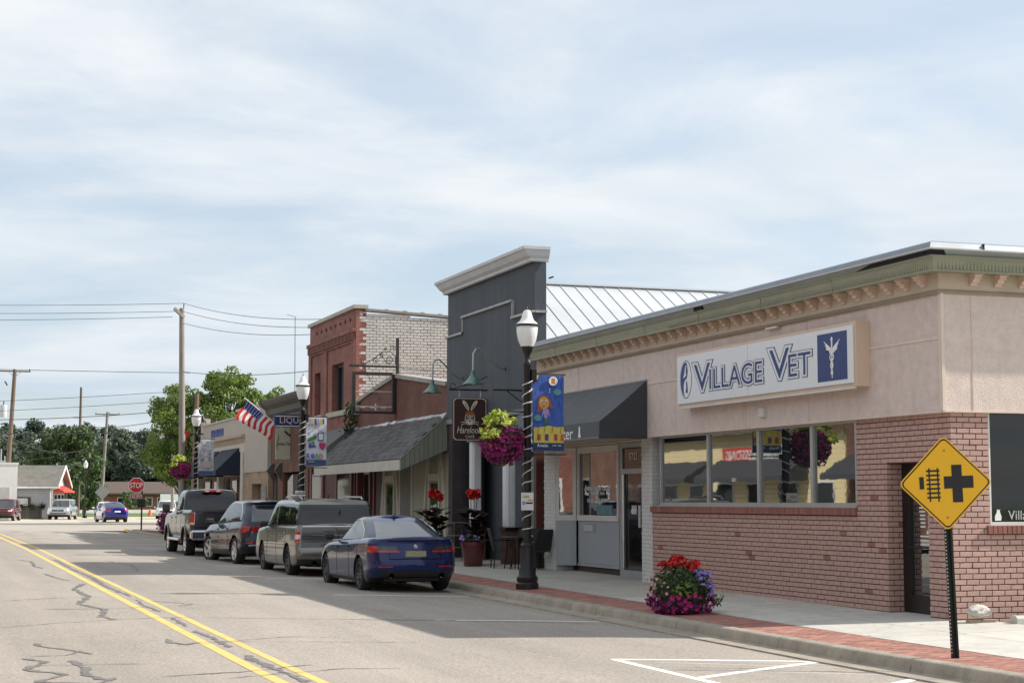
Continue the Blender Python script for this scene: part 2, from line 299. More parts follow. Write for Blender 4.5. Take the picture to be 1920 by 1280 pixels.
ck = [
 ([(1.0, 24.6), (2.0, 25.2), (2.95, 25.6), (3.7, 25.7), (5.4, 24.95), (7.8, 24.35), (9.6, 23.9)], (.025, .05)),
 ([(3.27, 35.6), (2.9, 33.6), (2.95, 31.2), (2.6, 29.2), (2.9, 27.8), (2.68, 26.2), (2.8, 25.5)], (.06, .17)),
 ([(3.2, 30.9), (2.4, 31.0), (1.5, 30.6)], (.02, .05)), ([(2.0, 28.2), (2.9, 27.9), (3.6, 28.1)], (.03, .07)),
 ([(3.62, 48), (3.6, 42), (3.64, 38), (3.58, 34), (3.66, 31)], (.03, .12)), ([(3.62, 25.6), (3.6, 23.9)], (.04, .10)), ([(3.58, 23.2), (3.63, 21.9), (3.6, 20.6)], (.05, .16)), ([(3.62, 19.6), (3.6, 18.6), (3.66, 17.4), (3.62, 16)], (.05, .17)),
 ([(3.66, 30), (3.58, 28.5), (3.64, 27)], (.03, .1)), ([(3.6, 21.4), (5.0, 21.0), (6.0, 20.7)], (.02, .04)), ([(3.0, 17.2), (4.4, 17.8), (4.9, 17.6)], (.02, .05)), ([(2.4, 17.6), (3.3, 17.8), (4.1, 18.3)], (.03, .06)),
 ([(1.45, 22.0), (1.5, 21.5), (1.72, 21.1), (1.9, 20.6), (1.98, 20.3)], (.05, .12)), ([(1.3, 20.3), (1.7, 20.3), (1.9, 20.8)], (.03, .07)),
 ([(1.2, 20.1), (1.42, 19.6), (1.15, 18.9), (1.5, 18.2), (1.2, 17.6), (1.75, 17.2), (1.95, 17.7)], (.06, .15)), ([(1.66, 19.7), (1.75, 18.8), (1.7, 18.0), (1.9, 17.4)], (.07, .16)), ([(1.2, 19.3), (1.9, 19.1), (2.5, 18.95)], (.02, .04)),
 ([(3.05, 22.0), (3.02, 21.6), (3.16, 21.1), (3.4, 21.4)], (.06, .14)), ([(3.85, 29.6), (4.4, 28.6), (4.1, 28.2)], (.03, .06)), ([(3.3, 21.2), (4.6, 21.9), (5.2, 21.6)], (.02, .04)),
 ([(2.8, 40), (2.95, 37.8), (3.1, 36.8)], (.05, .1)), ([(2.7, 48.2), (2.95, 47), (2.85, 44), (2.95, 42.8)], (.05, .12)), ([(4.4, 33.2), (5.6, 32.3), (7.0, 31.8)], (.015, .03)), ([(-1.5, 21.2), (.2, 20.6), (.6, 21.1)], (.03, .06)),
 ([(7.6, 17.2), (8.8, 17.0), (9.9, 16.4)], (.015, .03)), ([(6.2, 24.6), (8.2, 24.2), (9.7, 23.6)], (.02, .03)), ([(5.0, 41), (5.2, 44), (4.9, 47)], (.03, .06)), ([(1.4, 33), (1.6, 36), (1.3, 39)], (.03, .07))]
for i, (p, wd) in enumerate(ck): roadstroke('crack_seal', p, wd, tar, .005, sub=.11, rough=.028, seed=i)
# gutter pan and kerb, in cast lengths with open joints
kerb = thing('kerb', None, None); kerb['kind'] = 'structure'
KP = [(-.42, None), (-.40, .004), (-.03, .0), (-.005, .015), (.015, .105), (.035, .13), (.07, .142), (.2, .146), (.22, None)]
def kerb_len(y0, y1):
    b = MB(); ys = [y0, (y0 + y1) / 2, y1]; n = len(KP)
    for y in ys:
        for (o, h) in KP:
            x = KX + o; base = GZ(y) - .062
            b.v.append((x, y, base - .25 if h is None else base + h + (RZ(x, y) - RZ(KX, y) if o < -.02 else 0)))
    for j in range(2):
        for i in range(n - 1): b.f.append((j * n + i, (j + 1) * n + i, (j + 1) * n + i + 1, j * n + i + 1))
    b.f += [tuple(range(n)), tuple(range(2 * n, 3 * n))[::-1]]; b.mi = [0] * len(b.f)
    return b.build('kerb_segment', kerbm, kerb, smooth=True)
y = -8.
while y < 87.5:
    kerb_len(y + .006, y + 3.04); y += 3.05
# rounded street corner
b = MB(); cx_, cy_ = KX + 4.2, y - .4
for i in range(13):
    a = math.pi - i * math.pi / 24
    for (o, h) in ((0, -.06), (.02, .1), (.06, .145), (.22, .15)):
        r_ = 4.2 - o; b.v.append((cx_ + r_ * math.cos(a), cy_ + r_ * math.sin(a) * 1.0, .16 + h))
b.f = [(i * 4 + k, (i + 1) * 4 + k, (i + 1) * 4 + k + 1, i * 4 + k + 1) for i in range(12) for k in range(3)]; b.mi = [0] * len(b.f)
b.build('kerb_corner', kerbm, kerb, smooth=True)
MB().box(KX + .0, 90.3, .2, KX + .3, 90.9, .33).build('painted_kerb_end', M('kerb_yellow', (.7, .48, .06), .7), kerb)
# brick paver border: every paver is real, all in one mass
pav = M('paver_base', (.16, .075, .055), .95)
sheet('paver_bed', [KX + .2, 11.42], fr(-8, 90, 40), lambda x, y: SZ(x, y) - .012, pav, kind='structure')
pm = [M('paver_red', (.34, .155, .12), .85, var=.25, scale=14), M('paver_dark', (.27, .13, .105), .85, var=.25, scale=14), M('paver_pale', (.39, .20, .155), .85, var=.25, scale=14)]
b = MB(); rr = random.Random(2); yy = 8.; row = 0
while yy < 62:
    x = KX + .215; row += 1; off = (row % 2) * .1
    ww = .2
    x -= off
    while x < 11.41:
        a, c = max(x, KX + .212), min(x + ww - .006, 11.41)
        if c - a > .03:
            h = rr.uniform(-.0015, .002); z = [SZ(a, yy) + h, SZ(c, yy) + h, SZ(c, yy + .1) + h, SZ(a, yy + .1) + h]; y2 = yy + .095
            b.add([(a, yy, z[0] - .012), (c, yy, z[1] - .012), (c, y2, z[2] - .012), (a, y2, z[3] - .012), (a, yy, z[0]), (c, yy, z[1]), (c, y2, z[2]), (a, y2, z[3])],
                  [(4, 5, 6, 7), (0, 1, 5, 4), (1, 2, 6, 5), (2, 3, 7, 6), (3, 0, 4, 7)], rr.choice((0, 0, 0, 1, 1, 2)))
        x += ww
    yy += .1
b.build('brick_pavers', pm, kind='stuff')
# concrete pavement in slabs
sheet('walk_bed', [11.42, 15.3], fr(-8, 90, 40), lambda x, y: SZ(x, y) - .05, M('dark_joint_dirt', (.09, .08, .065), .95), kind='structure')
walk = thing('sidewalk', None, None); walk['kind'] = 'structure'
ys_ = [-8, -5, -2, 1, 4, 7, 10, 13, 16, 18.9, 21.6, 24.4, 27.2, 30, 32.8, 35.6, 38.4, 41.2, 44, 46.8, 49.6, 52.4, 55.2, 58, 62, 66, 70, 74, 78, 82, 86, 90.4]
for a, c in zip(ys_[:-1], ys_[1:]):
    for (xa, xb) in ((11.425, 12.595), (12.61, 15.4 if 30 <= a < 44 else 14.05)):
        b = MB(); z = lambda x, y: SZ(x, y) + .004
        yb = c - .016
        b.add([(xa, a, z(xa, a)), (xb, a, z(xb, a)), (xb, yb, z(xb, yb)), (xa, yb, z(xa, yb)), (xa, a, z(xa, a) - .08), (xb, a, z(xb, a) - .08), (xb, yb, z(xb, yb) - .08), (xa, yb, z(xa, yb) - .08)],
              [(0, 1, 2, 3), (0, 4, 5, 1), (1, 5, 6, 2), (2, 6, 7, 3), (3, 7, 4, 0)])
        b.build('slab', conc_new if a < 26 else conc, walk)
sp_b = MB(); rr = random.Random(77)
for i in range(260):
    x = rr.uniform(11.45, 13.6); y_ = 10 + 34 * rr.random() ** 1.3; r_ = rr.uniform(.008, .028); sp_b.poly([(x + r_ * math.cos(a) * rr.uniform(.7, 1.2), y_ + r_ * math.sin(a) * rr.uniform(.7, 1.2), SZ(x, y_) + .0055) for a in (0, .9, 1.8, 2.7, 3.6, 4.5, 5.4)])
sp_b.build('gum_spots', M('gum_grey', (.12, .11, .1), .8), kind='stuff')
gr_b = MB()
for i in range(1500):
    y_ = 8 + 50 * rr.random() ** 1.4; x = KX - abs(rr.gauss(0, .1)) - .01; r_ = rr.uniform(.003, .011); z = RZ(x, y_) + .004
    gr_b.add([(x - r_, y_ - r_, z), (x + r_, y_ - r_ * .6, z), (x + r_ * .4, y_ + r_, z), (x, y_, z + r_)], [(0, 1, 3), (1, 2, 3), (2, 0, 3)])
gr_b.build('gutter_grit', M('grit', (.16, .135, .1), .95, var=.4, scale=3), kind='stuff')
sheet('corner_paving', [10.6, 40], [90.4, 91.6], lambda x, y: .30, conc, kind='structure')
sheet('parking_lot', [14.06, 70], [-30, 20.2], lambda x, y: .125, lotm, kind='structure')
sheet('far_sidewalk', [-7.2, -3.1], fr(-40, 92, 30), lambda x, y: SZ(10.3, y) + .03, conc, kind='structure')
# ================================================================ corner clinic building (stucco over painted brick)
glass = M('window_glass', (.012, .016, .018), .015, var=0, ior=3.3, bump=.03, bscale=1.6)
glass_dk = M('dark_glass', (.01, .011, .012), .04, var=0, ior=1.6, bump=.03, bscale=2.)
alu = M('aluminium_frame', (.42, .43, .43), .4, .6, var=.08)
blackm = M('black_metal', (.012, .012, .013), .38, .2, var=.15)
navy = M('navy_print', (.022, .045, .17), .5, var=.06)
whitep = M('white_print', (.78, .79, .80), .5, var=.04)
stucco = M('pink_beige_stucco', (.70, .595, .545), .95, var=.10, scale=6, bump=.9, bscale=85, spot=(.55, .455, .41, .55), sscale=1.6, sstretch=(2.2, 2.2, .3))
trimp = M('cream_trim', (.66, .56, .48), .7, var=.08)
friezem = M('beige_frieze', (.54, .45, .35), .7, var=.08, spot=(.33, .27, .2, .5), sscale=2)
greenm = M('olive_fascia', (.25, .25, .175), .6, var=.12, scale=2, stretch=(1, 1, 6))
greym = M('grey_flashing', (.33, .37, .36), .45, .3, var=.15, scale=1.5)
capm = M('blue_grey_cap', (.23, .26, .29), .45, .35, var=.12)
pinkbrick = M('pink_painted_brick', (.47, .305, .265), .8, var=.14, scale=9, bump=.4, bscale=60, rnd=.09, spot=(.38, .235, .2, .5), sscale=5)
barebrick = M('bare_brick', (.30, .135, .105), .85, var=.2, scale=9, bump=.5, rnd=.2)
mortar = M('painted_mortar', (.115, .05, .042), .9, var=.2)
whitebrick = M('white_painted_brick', (.58, .58, .56), .75, var=.07, scale=8, bump=.3)
YC, YE, XB = 20.53, 36.95, 34.0
vet = thing('clinic_building', 'single storey corner clinic in beige stucco over pink painted brick', 'building', (W, YC, 0))
vet.location = (0, 0, 0)
def solid(name, x0, y0, z0, x1, y1, z1, mat, parent, bev=0):
    b = MB(); (b.bbox(x0, y0, z0, x1, y1, z1, bev) if bev else b.box(x0, y0, z0, x1, y1, z1)); return b.build(name, mat, parent)
# core wall behind the bricks, with an opening for the recessed entrance
b = MB(); b.box(W + .5, YC + .3, -.2, XB, YE, 4.9); b.build('core_wall', mortar, vet)
b = MB(); b.box(W + .014, 22.24, -.2, W + .5, 30.82, 1.6); b.box(W + .014, YC + .014, -.2, W + .5, 21.15, 3.06); b.box(W + .014, 21.15, 2.35, W + .5, 22.24, 3.06); b.box(W + .014, 22.24, 1.6, W + .5, 23.1, 3.06); b.box(W + .5, YC + .014, -.2, XB, YC + .3, 1.45); b.box(W + .5, YC + .014, 1.45, 14.27, YC + .3, 3.06); b.box(18.2, YC + .014, 1.45, XB, YC + .3, 3.06)
b.build('mortar_bed', mortar, vet)
b = MB(); b.box(S, YC - .03, 3.05, S + .5, YE, 4.75); b.box(S + .5, YC - .03, 3.05, XB, YC + .5, 4.75); b.build('stucco_wall', stucco, vet)
b = MB(); b.box(W + .2, 23.1, 1.62, W + .45, 30.82, 3.05); b.build('window_backing', M('dark_interior', (.02, .02, .022), .9), vet)
# bricks
CAMP = Vector((0, 0, 1.8))
def bricks(regions, org, U, Nn, bl=.207, bh=.078, j=.0135, dep=.03, z0=.09, rs=1):
    rr = random.Random(rs); out = []
    umin = min(r[0] for r in regions); umax = max(r[1] for r in regions); zmax = max(r[3] for r in regions); k = 0; z = z0
    while z < zmax - .02:
        k += 1; u = umin - (k % 2) * bl / 2
        while u < umax:
            for (a, c, lo, hi) in regions:
                ua, uc = max(u, a), min(u + bl - j, c); za, zc = max(z, lo), min(z + bh - j, hi)
                if uc - ua > .03 and zc - za > .02: out.append((ua, uc, za, zc, rr.uniform(-.003, .004), rr.random()))
            u += bl
        z += bh
    res = []
    for (ua, uc, za, zc, d, q) in out:
        c = org + U * ((ua + uc) / 2) + Vector((0, 0, (za + zc) / 2)) + Nn * d
        res.append((c, uc - ua, zc - za, U, Nn, q))
    return res
Yv, Xv = Vector((0, 1, 0)), Vector((1, 0, 0))
# facade faces -x: u = y ; side faces -y: u = x
fb = bricks([(22.245, 30.815, .05, 1.565), (YC, 21.145, .05, 3.045), (21.145, 22.245, 2.36, 3.045), (22.245, 23.08, 1.565, 3.045)], Vector((W, 0, 0)), Yv, -Xv, rs=3)
sb = bricks([(W, 14.265, .05, 3.045), (14.265, 18.2, .05, 1.33), (18.2, 22, .05, 3.045)], Vector((0, YC, 0)), Xv, -Yv, rs=4)
rv = bricks([(W + .002, W + .262, .05, 2.35)], Vector((0, 22.232, 0)), Xv, -Yv, rs=6)
allb = sorted(fb + sb + rv, key=lambda q: (q[0] - CAMP).length)
def brick_mesh(lu, lz, dep=.03):
    return MB().bbox(-lu / 2, 0, -lz / 2, lu / 2, dep, lz / 2, .0035)
full = {}
rest = MB()
def roty(Nn): return 0 if abs(Nn.y) > .5 else R(-90)   # local -y faces outwards
cnt = 0
for (c, lu, lz, U, Nn, q) in allb:
    if cnt < 300:
        key = (round(lu, 3), round(lz, 3), q > .99)
        if key not in full: full[key] = brick_mesh(lu, lz).mesh('brick', barebrick if q > .99 else pinkbrick)
        o = link('brick', full[key], vet); o.location = c; o.rotation_euler = ((q - .5) * .012, 0, roty(Nn) + (q * 7 % 1 - .5) * .012); cnt += 1
    else:
        bm = brick_mesh(lu, lz); T = Matrix.Translation(c) @ Matrix.Rotation(roty(Nn), 4, 'Z')
        rest.add([T @ Vector(p) for p in bm.v], bm.f, 1 if q > .99 else 0)
rest.build('brick_mass', [pinkbrick, barebrick], vet, kind='stuff')
# rowlock sill
for i in range(int((30.84 - 23.1) / .078)):
    ya = 23.1 + i * .0781
    if i < 1: rl = MB().bbox(W - .05, 0, -.055, W + .2, .068, .06, .004).mesh('sill_brick', M('sill_brick_red', (.27, .115, .09), .85, var=.2, scale=8, rnd=.16, bump=.3))
    o = link('sill_brick', rl, vet); o.location = (0, ya, 1.63)
for i in range(52):
    if i < 1: rl2 = MB().bbox(0, YC - .05, -.055, .068, YC + .15, .06, .004).mesh('sill_brick', MATS['sill_brick_red'])
    o = link('sill_brick', rl2, vet); o.location = (14.2 + i * .0781, 0, 1.39)
# windows to the street
def window_row(parent, ys, z0, z1, x, fr_=.045, dep=.07, name='window'):
    for a, c in zip(ys[:-1], ys[1:]):
        f = MB(); f.box(x - .01, a, z0, x + dep, a + fr_, z1); f.box(x - .01, c - fr_, z0, x + dep, c, z1); f.box(x - .012, a + fr_, z0, x + dep, c - fr_, z0 + fr_); f.box(x - .012, a + fr_, z1 - fr_, x + dep, c - fr_, z1)
        wn = f.build(name, alu, parent)
        MB().box(x + .03, a + fr_, z0 + fr_, x + .045, c - fr_, z1 - fr_).build('pane', glass, wn)
window_row(vet, [23.1, 24.5, 26.36, 28.34, 30.47], 1.72, 3.04, W + .02)
solid('sill', W - .03, 23.08, 1.69, W + .14, 30.5, 1.722, alu, vet)
b = MB(); b.box(14.27, YC + .06, 1.45, 14.33, YC + .14, 3.05); b.box(14.33, YC + .06, 1.45, 18.2, YC + .14, 1.5); wn = b.build('window', M('white_frame', (.7, .7, .68), .5), vet)
MB().box(14.33, YC + .09, 1.5, 18.2, YC + .1, 3.05).build('pane', glass_dk, wn)
text('window_lettering', 'Village Vet', (15.02, YC + .085, 1.575), FS, M('dim_lettering', (.42, .44, .44), .6), wn, width=.8)
flat('cat_mark', [(0, 0), (.1, 0), (.11, .05), (.08, .13), (.09, .16), (.065, .145), (.04, .16), (.03, .11), (.0, .06)], (14.4, YC + .088, 1.52), FS, whitep, wn)
# entrance door
dm = M('black_door', (.012, .012, .013), .35, var=.1)
d = MB(); X0 = W + .26
for (a, c, lo, hi) in ((21.15, 21.27, .1, 2.35), (22.12, 22.24, .1, 2.35), (21.27, 22.12, 2.22, 2.35), (21.27, 22.12, .1, .42), (21.27, 21.36, .42, 2.22), (22.02, 22.12, .42, 2.22)): d.box(X0, a, lo, X0 + .08, c, hi)
door = d.build('door', dm, vet)
MB().box(X0 + .03, 21.36, .42, X0 + .045, 22.02, 2.22).build('pane', glass, door)
MB().tube([(X0 - .05, 21.38, 1.12), (X0 - .05, 22.0, 1.12)], .014).build('push_bar', blackm, door)
text('door_lettering', 'OPEN', (X0 + .022, 21.62, 1.82), FW, whitep, door, height=.06)
b = MB(); rr = random.Random(5)
for i in range(7):
    zz_ = 1.74 - i * .055; b.box(X0 + .024, 21.42, zz_, X0 + .027, 21.42 + rr.uniform(.13, .17), zz_ + .022); b.box(X0 + .024, 21.66, zz_, X0 + .027, 21.66 + rr.uniform(.12, .16), zz_ + .022)
for i in range(3): b.box(X0 + .024, 21.45 + rr.uniform(0, .06), 1.27 - i * .06, X0 + .027, 21.8, 1.292 - i * .06)
b.build('hours_print', whitep, door)
# stucco battens
b = MB(); b.box(S - .012, YC - .04, 4.06, S + .002, YE, 4.095); b.build('batten', trimp, vet)
b = MB(); b.box(S - .02, YC - .052, 3.05, S + .03, YC - .028, 4.74); b.box(S - .02, YC - .03, 3.05, S + .001, YC + .02, 4.74); b.build('corner_bead', trimp, vet)
b = MB()
for yy in (24.3, 26.5, 29.4, 31.9, 34.4): b.box(S - .004, yy, 3.06, S + .002, yy + .02, 4.7)
b.box(14.0, YC - .036, 3.06, 14.02, YC - .028, 4.7); b.build('panel_joint', M('joint_trim', (.60, .475, .42), .9), vet)
b = MB(); b.box(S - .01, YC - .045, 3.03, S + .14, YE, 3.052); b.box(S + .14, YC - .05, 3.03, XB, YC + .05, 3.052); b.build('drip_edge', trimp, vet)
# cornice, swept round the corner
def sweep(name, prof, mat, y0=YC, y1=YE + .02, closed=True):
    b = MB(); n = len(prof)
    for (o, z) in prof: b.v += [(S - o, y1, z), (S - o, y0 - o, z), (XB, y0 - o, z)]
    for i in range(n if closed else n - 1):
        k = (i + 1) % n
        b.f += [(i * 3, i * 3 + 1, k * 3 + 1, k * 3), (i * 3 + 1, i * 3 + 2, k * 3 + 2, k * 3 + 1)]
    if closed: b.f += [tuple(i * 3 for i in range(n)), tuple(i * 3 + 2 for i in range(n))[::-1]]
    b.mi = [0] * len(b.f); return b.build(name, mat, vet)
sweep('frieze', [(-.3, 4.735), (.035, 4.735), (.035, 5.0), (-.3, 5.0)], friezem)
sweep('moulding', [(-.02, 4.69), (.045, 4.69), (.07, 4.715), (.06, 4.74), (.0345, 4.755), (-.02, 4.755)], M('frieze_shadow_line', (.30, .25, .19), .7))  # moulding in one even brown, darker than the frieze
sweep('soffit', [(-.2, 4.985), (.30, 4.985), (.30, 5.0), (-.2, 5.0)], greenm)
# fascia in bays with open joints
def fascia(a, c):
    b = MB(); pr = [(.28, 4.965), (.325, 4.965), (.325, 4.985), (.315, 5.0), (.335, 5.14), (.36, 5.175), (.36, 5.185), (.28, 5.185)]; n = len(pr)
    b.v = [(S - o, a if a > YC + .1 else YC - o, z) for o, z in pr] + [(S - o, c, z) for o, z in pr]
    b.f = [(i, (i + 1) % n, n + (i + 1) % n, n + i) for i in range(n)] + [tuple(range(n)), tuple(range(n, 2 * n))[::-1]]; b.mi = [0] * len(b.f); return b.build('fascia_panel', greenm, vet)
fj = [YC, 22.95, 25.3, 27.7, 30.1, 32.6, 35.0, YE]
for a, c in zip(fj[:-1], fj[1:]): fascia(a, c - .02)
b = MB(); pr = [(.28, 4.965), (.325, 4.965), (.325, 4.985), (.315, 5.0), (.335, 5.14), (.36, 5.175), (.36, 5.185), (.28, 5.185)]; n = len(pr)
b.v = [(S - o + .004, YC - o, z) for o, z in pr] + [(XB, YC - o, z) for o, z in pr]; b.f = [(i, (i + 1) % n, n + (i + 1) % n, n + i) for i in range(n)] + [tuple(range(n)), tuple(range(n, 2 * n))[::-1]]; b.mi = [0] * len(b.f); b.build('fascia_panel', greenm, vet)
b = MB()
for i in range(90): b.box(13.3 + i * .058, YC - .332, 5.005, 13.3 + i * .058 + .026, YC - .31, 5.135)
for i in range(150): b.box(S - .329, YC - .2 + i * .058, 5.005, S - .31, YC - .2 + i * .058 + .02, 5.135)
b.build('fluting', greenm, vet, kind='stuff')
sweep('flashing', [(.1, 5.18), (.30, 5.187), (.335, 5.262), (.1, 5.262)], greym)
felt = M('bare_black_felt', (.012, .012, .014), .9)
MB().add([(S - .345, YC - .335, 5.19), (S - .345, YC + 1.7, 5.19), (S - .345, YC + 1.25, 5.261), (S - .345, YC - .335, 5.261), (S - .1, YC - .335, 5.19), (S - .13, YC - .335, 5.261)], [(0, 3, 2, 1), (0, 4, 5, 3)]).build('bare_felt', felt, vet); MB().box(S - .345, 27.5, 5.19, S - .25, 27.85, 5.261).build('bare_felt', felt, vet)
sweep('drip_rail', [(.1, 5.262), (.41, 5.262), (.415, 5.279), (.1, 5.282)], M('white_metal_edge', (.60, .62, .64), .5, .1, var=.06))
sweep('roof_cap', [(.0, 5.28), (.395, 5.28), (.36, 5.36), (.30, 5.385), (-.6, 5.40), (-.6, 5.28)], capm)
b = MB(); b.box(S + .3, YC + .3, 5.2, XB, YE, 5.3); b.build('roof', M('dark_roof_felt', (.08, .08, .085), .9), vet)
for xx in (14.0, 16.5): MB().box(xx, YC - .40, 5.283, xx + .006, YC - .3, 5.37).build('cap_seam', blackm, vet)
# scrolled brackets under the soffit
def bracket_mesh():
    b = MB(); pr = [(0, 0), (.17, 0), (.17, -.03), (.155, -.045), (.15, -.075), (.105, -.085), (.095, -.125), (.045, -.14), (.04, -.165), (0, -.17)]
    b.prism([(-o, z) for o, z in pr], 'y', -.055, .055); b.box(-.185, -.075, -.03, 0.0, .075, .0005)
    return b.mesh('bracket', M('bracket_paint', (.62, .47, .385), .7, var=.06))
bk = bracket_mesh()
i = 0; yy = YC + .32
while yy < YE - .1:
    o = link('bracket', bk, vet); o.location = (S - .03, yy, 4.984); yy += .445
for i in range(24):
    o = link('bracket', bk, vet); o.location = (S + .52 + i * .41, YC - .03, 4.984); o.rotation_euler = (0, 0, R(90))
# entry: white brick piers, bay, second door
for (ya, yb) in ((30.825, 31.34), (36.2, 36.94)):
    solid('pier', W + .008, ya + .006, .0, W + .5, yb - .006, 3.06, M('grey_joint', (.40, .40, .39), .9), vet)
    q = MB()
    for (c, lu, lz, U, Nn, _) in bricks([(ya, yb, .05, 3.05)], Vector((W, 0, 0)), Yv, -Xv, j=.007, z0=.1) + bricks([(W, W + .5, .05, 3.05)], Vector((0, ya, 0)), Xv, -Yv, j=.007, z0=.1):
        m_ = brick_mesh(lu, lz); T = Matrix.Translation(c) @ Matrix.Rotation(roty(Nn), 4, 'Z'); q.add([T @ Vector(p) for p in m_.v], m_.f)
    q.build('white_brick_mass', whitebrick, vet, kind='stuff')
BX = W + .42
greyp = M('grey_boarding', (.33, .35, .37), .6, var=.1, stretch=(1, 1, .3))
framew = M('cream_white_frame', (.60, .59, .56), .5, var=.06)
solid('entry_back', BX + .09, 31.3, 0, BX + .12, 37, 3.3, M('dark_interior', (.02, .02, .022), .9), vet)
bay = MB(); bay.box(BX - .05, 33.45, 1.36, BX + .05, 35.87, 1.48)
bay.box(BX - .04, 33.45, 2.84, BX + .05, 35.87, 2.98); bay.box(BX - .04, 33.45, 1.48, BX + .05, 33.53, 2.84); bay.box(BX - .04, 35.74, 1.48, BX + .05, 35.87, 2.84)
wn = bay.build('bay_window', framew, vet)
MB().box(BX + .0, 33.53, 1.48, BX + .015, 35.74, 2.84).build('pane', glass, wn)
text('window_lettering', 'Animal Rehab Center', (BX - .006, 34.7, 2.08), FW, whitep, wn, width=1.55, height=.13, shear=.3)
text('window_lettering', 'Village Vet', (BX - .006, 34.7, 1.95), FW, whitep, wn, width=.8, height=.1)
text('window_lettering', '(269) 235-9380', (BX - .006, 34.7, 1.80), FW, whitep, wn, width=1.2, height=.09)
for dx in (-.62, .62): flat('cat_mark', [(-.12, 0), (.1, -.02), (.14, .08), (.08, .03), (.0, .05), (-.1, .1)], (BX - .006, 34.7 - dx, 1.93), FW, whitep, wn)
solid('window_poster', BX - .008, 33.85, 1.5, BX - .002, 34.75, 1.7, M('teal_poster', (.10, .19, .24), .5, var=.3, scale=6), wn)
# angled bay cheek
b = MB(); p0, p1 = Vector((BX - .035, 35.86, 0)), Vector((W + .03, 36.19, 0)); dv = (p1 - p0); nn = Vector((-dv.y, dv.x, 0)).normalized() * .05
def cheek(name, t0, t1, z0, z1, mat, par, d=0):
    a, c = p0 + dv * t0 - nn * d * 0 , p0 + dv * t1; o = nn; q = MB()
    q.add([(a.x, a.y, z0), (c.x, c.y, z0), (c.x + o.x, c.y + o.y, z0), (a.x + o.x, a.y + o.y, z0), (a.x, a.y, z1), (c.x, c.y, z1), (c.x + o.x, c.y + o.y, z1), (a.x + o.x, a.y + o.y, z1)], [(0, 3, 2, 1), (4, 5, 6, 7), (0, 1, 5, 4), (1, 2, 6, 5), (2, 3, 7, 6), (3, 0, 4, 7)])
    return q.build(name, mat, par)
for (t0, t1, z0, z1, m_) in ((0, 1, 1.36, 1.48, framew), (0, 1, 2.84, 2.98, framew), (.0, .16, 1.48, 2.84, framew), (.84, 1., 1.48, 2.84, framew)): cheek('cheek_frame', t0, t1, z0, z1, m_, vet)
cheek('cheek_pane', .16, .84, 1.48, 2.84, glass, vet); cheek('cheek_panel', 0, 1, .36, 1.36, greyp, vet)
i = 0; yy = 33.46
while yy < 35.8:
    o = MB().bbox(BX - .025, yy, .42, BX + .02, yy + .105, 1.36, .006) if i == 0 else None
    if i == 0: bdm = MB().bbox(-.022, 0, .42, .02, .107, 1.36, .007).mesh('board', greyp)
    q = link('board', bdm, vet); q.location = (BX, yy, 0); yy += .112; i += 1
solid('bay_base', BX - .03, 33.45, .36, BX + .05, 35.86, .42, greyp, vet); solid('plinth', BX + .02, 33.45, .0, BX + .09, 36.25, .36, M('dark_brown_plinth', (.06, .04, .03), .8), vet)  # dark board under the bay: the shadow gap put into its colour
pl = solid('number_plate', BX - .04, 34.8, 1.12, BX - .024, 35.5, 1.28, greyp, vet)
text('house_number', '5733', (BX - .045, 35.15, 1.2), FW, whitep, pl, width=.42, height=.11)
dd = MB()
for (a, c, lo, hi) in ((32.1, 32.2, .18, 3.0), (33.3, 33.44, .18, 3.0), (32.2, 33.3, 2.9, 3.0), (32.2, 33.3, 2.36, 2.46), (32.2, 33.3, .18, .36), (32.2, 32.28, .36, 2.36), (33.22, 33.3, .36, 2.36)): dd.box(BX - .01, a, lo, BX + .06, c, hi)
dr = dd.build('door', M('grey_door_frame', (.36, .37, .375), .45, .3), vet)
MB().box(BX + .02, 32.28, .36, BX + .03, 33.22, 2.36).build('pane', glass_dk, dr); MB().box(BX + .02, 32.2, 2.46, BX + .03, 33.3, 2.9).build('transom', glass_dk, dr)
text('house_number', '5733', (BX + .012, 32.75, 2.72), FW, whitep, dr, width=.42, height=.14)
MB().box(BX - .05, 32.3, 1.25, BX - .015, 32.36, 1.7).build('handle', framew, dr); MB().tube([(BX - .03, 33.2, .4), (BX - .03, 33.2, 2.34)], .018).build('door_stile', M('bright_aluminium', (.7, .7, .7), .3, .7), dr)
b = MB()
for i in range(3): b.lathe([(.02, 0), (.035, .06), (.015, .13), (.02, .18)], (BX + .012, 32.62 + i * .09, 1.52), 6)
b.build('window_sticker', whitep, dr)
solid('entry_soffit', W - .0, 31.34, 2.985, BX + .09, 36.2, 3.02, friezem, vet)
solid('meter_box', S - .07, 25.75, 3.2, S + .01, 25.95, 3.36, framew, vet, .008)
b = MB(); b.box(S - .09, 25.2, 4.655, S - .03, 25.6, 4.69); b.build('loose_trim', framew, vet)
# fabric awning over the entry
aw = thing('awning', 'charcoal fabric awning with white lettering over the clinic side entrance', 'awning', (S, 33.8, 3.0)); aw.location = (0, 0, 0)
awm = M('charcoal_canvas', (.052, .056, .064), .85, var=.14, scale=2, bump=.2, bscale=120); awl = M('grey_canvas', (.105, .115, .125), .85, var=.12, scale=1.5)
y0, y1, xo = 30.72, 37.0, S - 1.02
n = 14; b = MB()
for i in range(n + 1):
    yy = y0 + (y1 - y0) * i / n; sg = .018 * math.sin(i * 2.1)
    b.v += [(S - .015, yy, 4.15), (S - .5, yy, 3.76 - .02 + sg), (xo, yy, 3.33 + sg * .4)]
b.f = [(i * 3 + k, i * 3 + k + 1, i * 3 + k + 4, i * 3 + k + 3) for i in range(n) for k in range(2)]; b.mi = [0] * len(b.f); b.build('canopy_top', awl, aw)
MB().box(xo - .012, y0, 3.0, xo, y1, 3.33).build('valance', awl, aw)
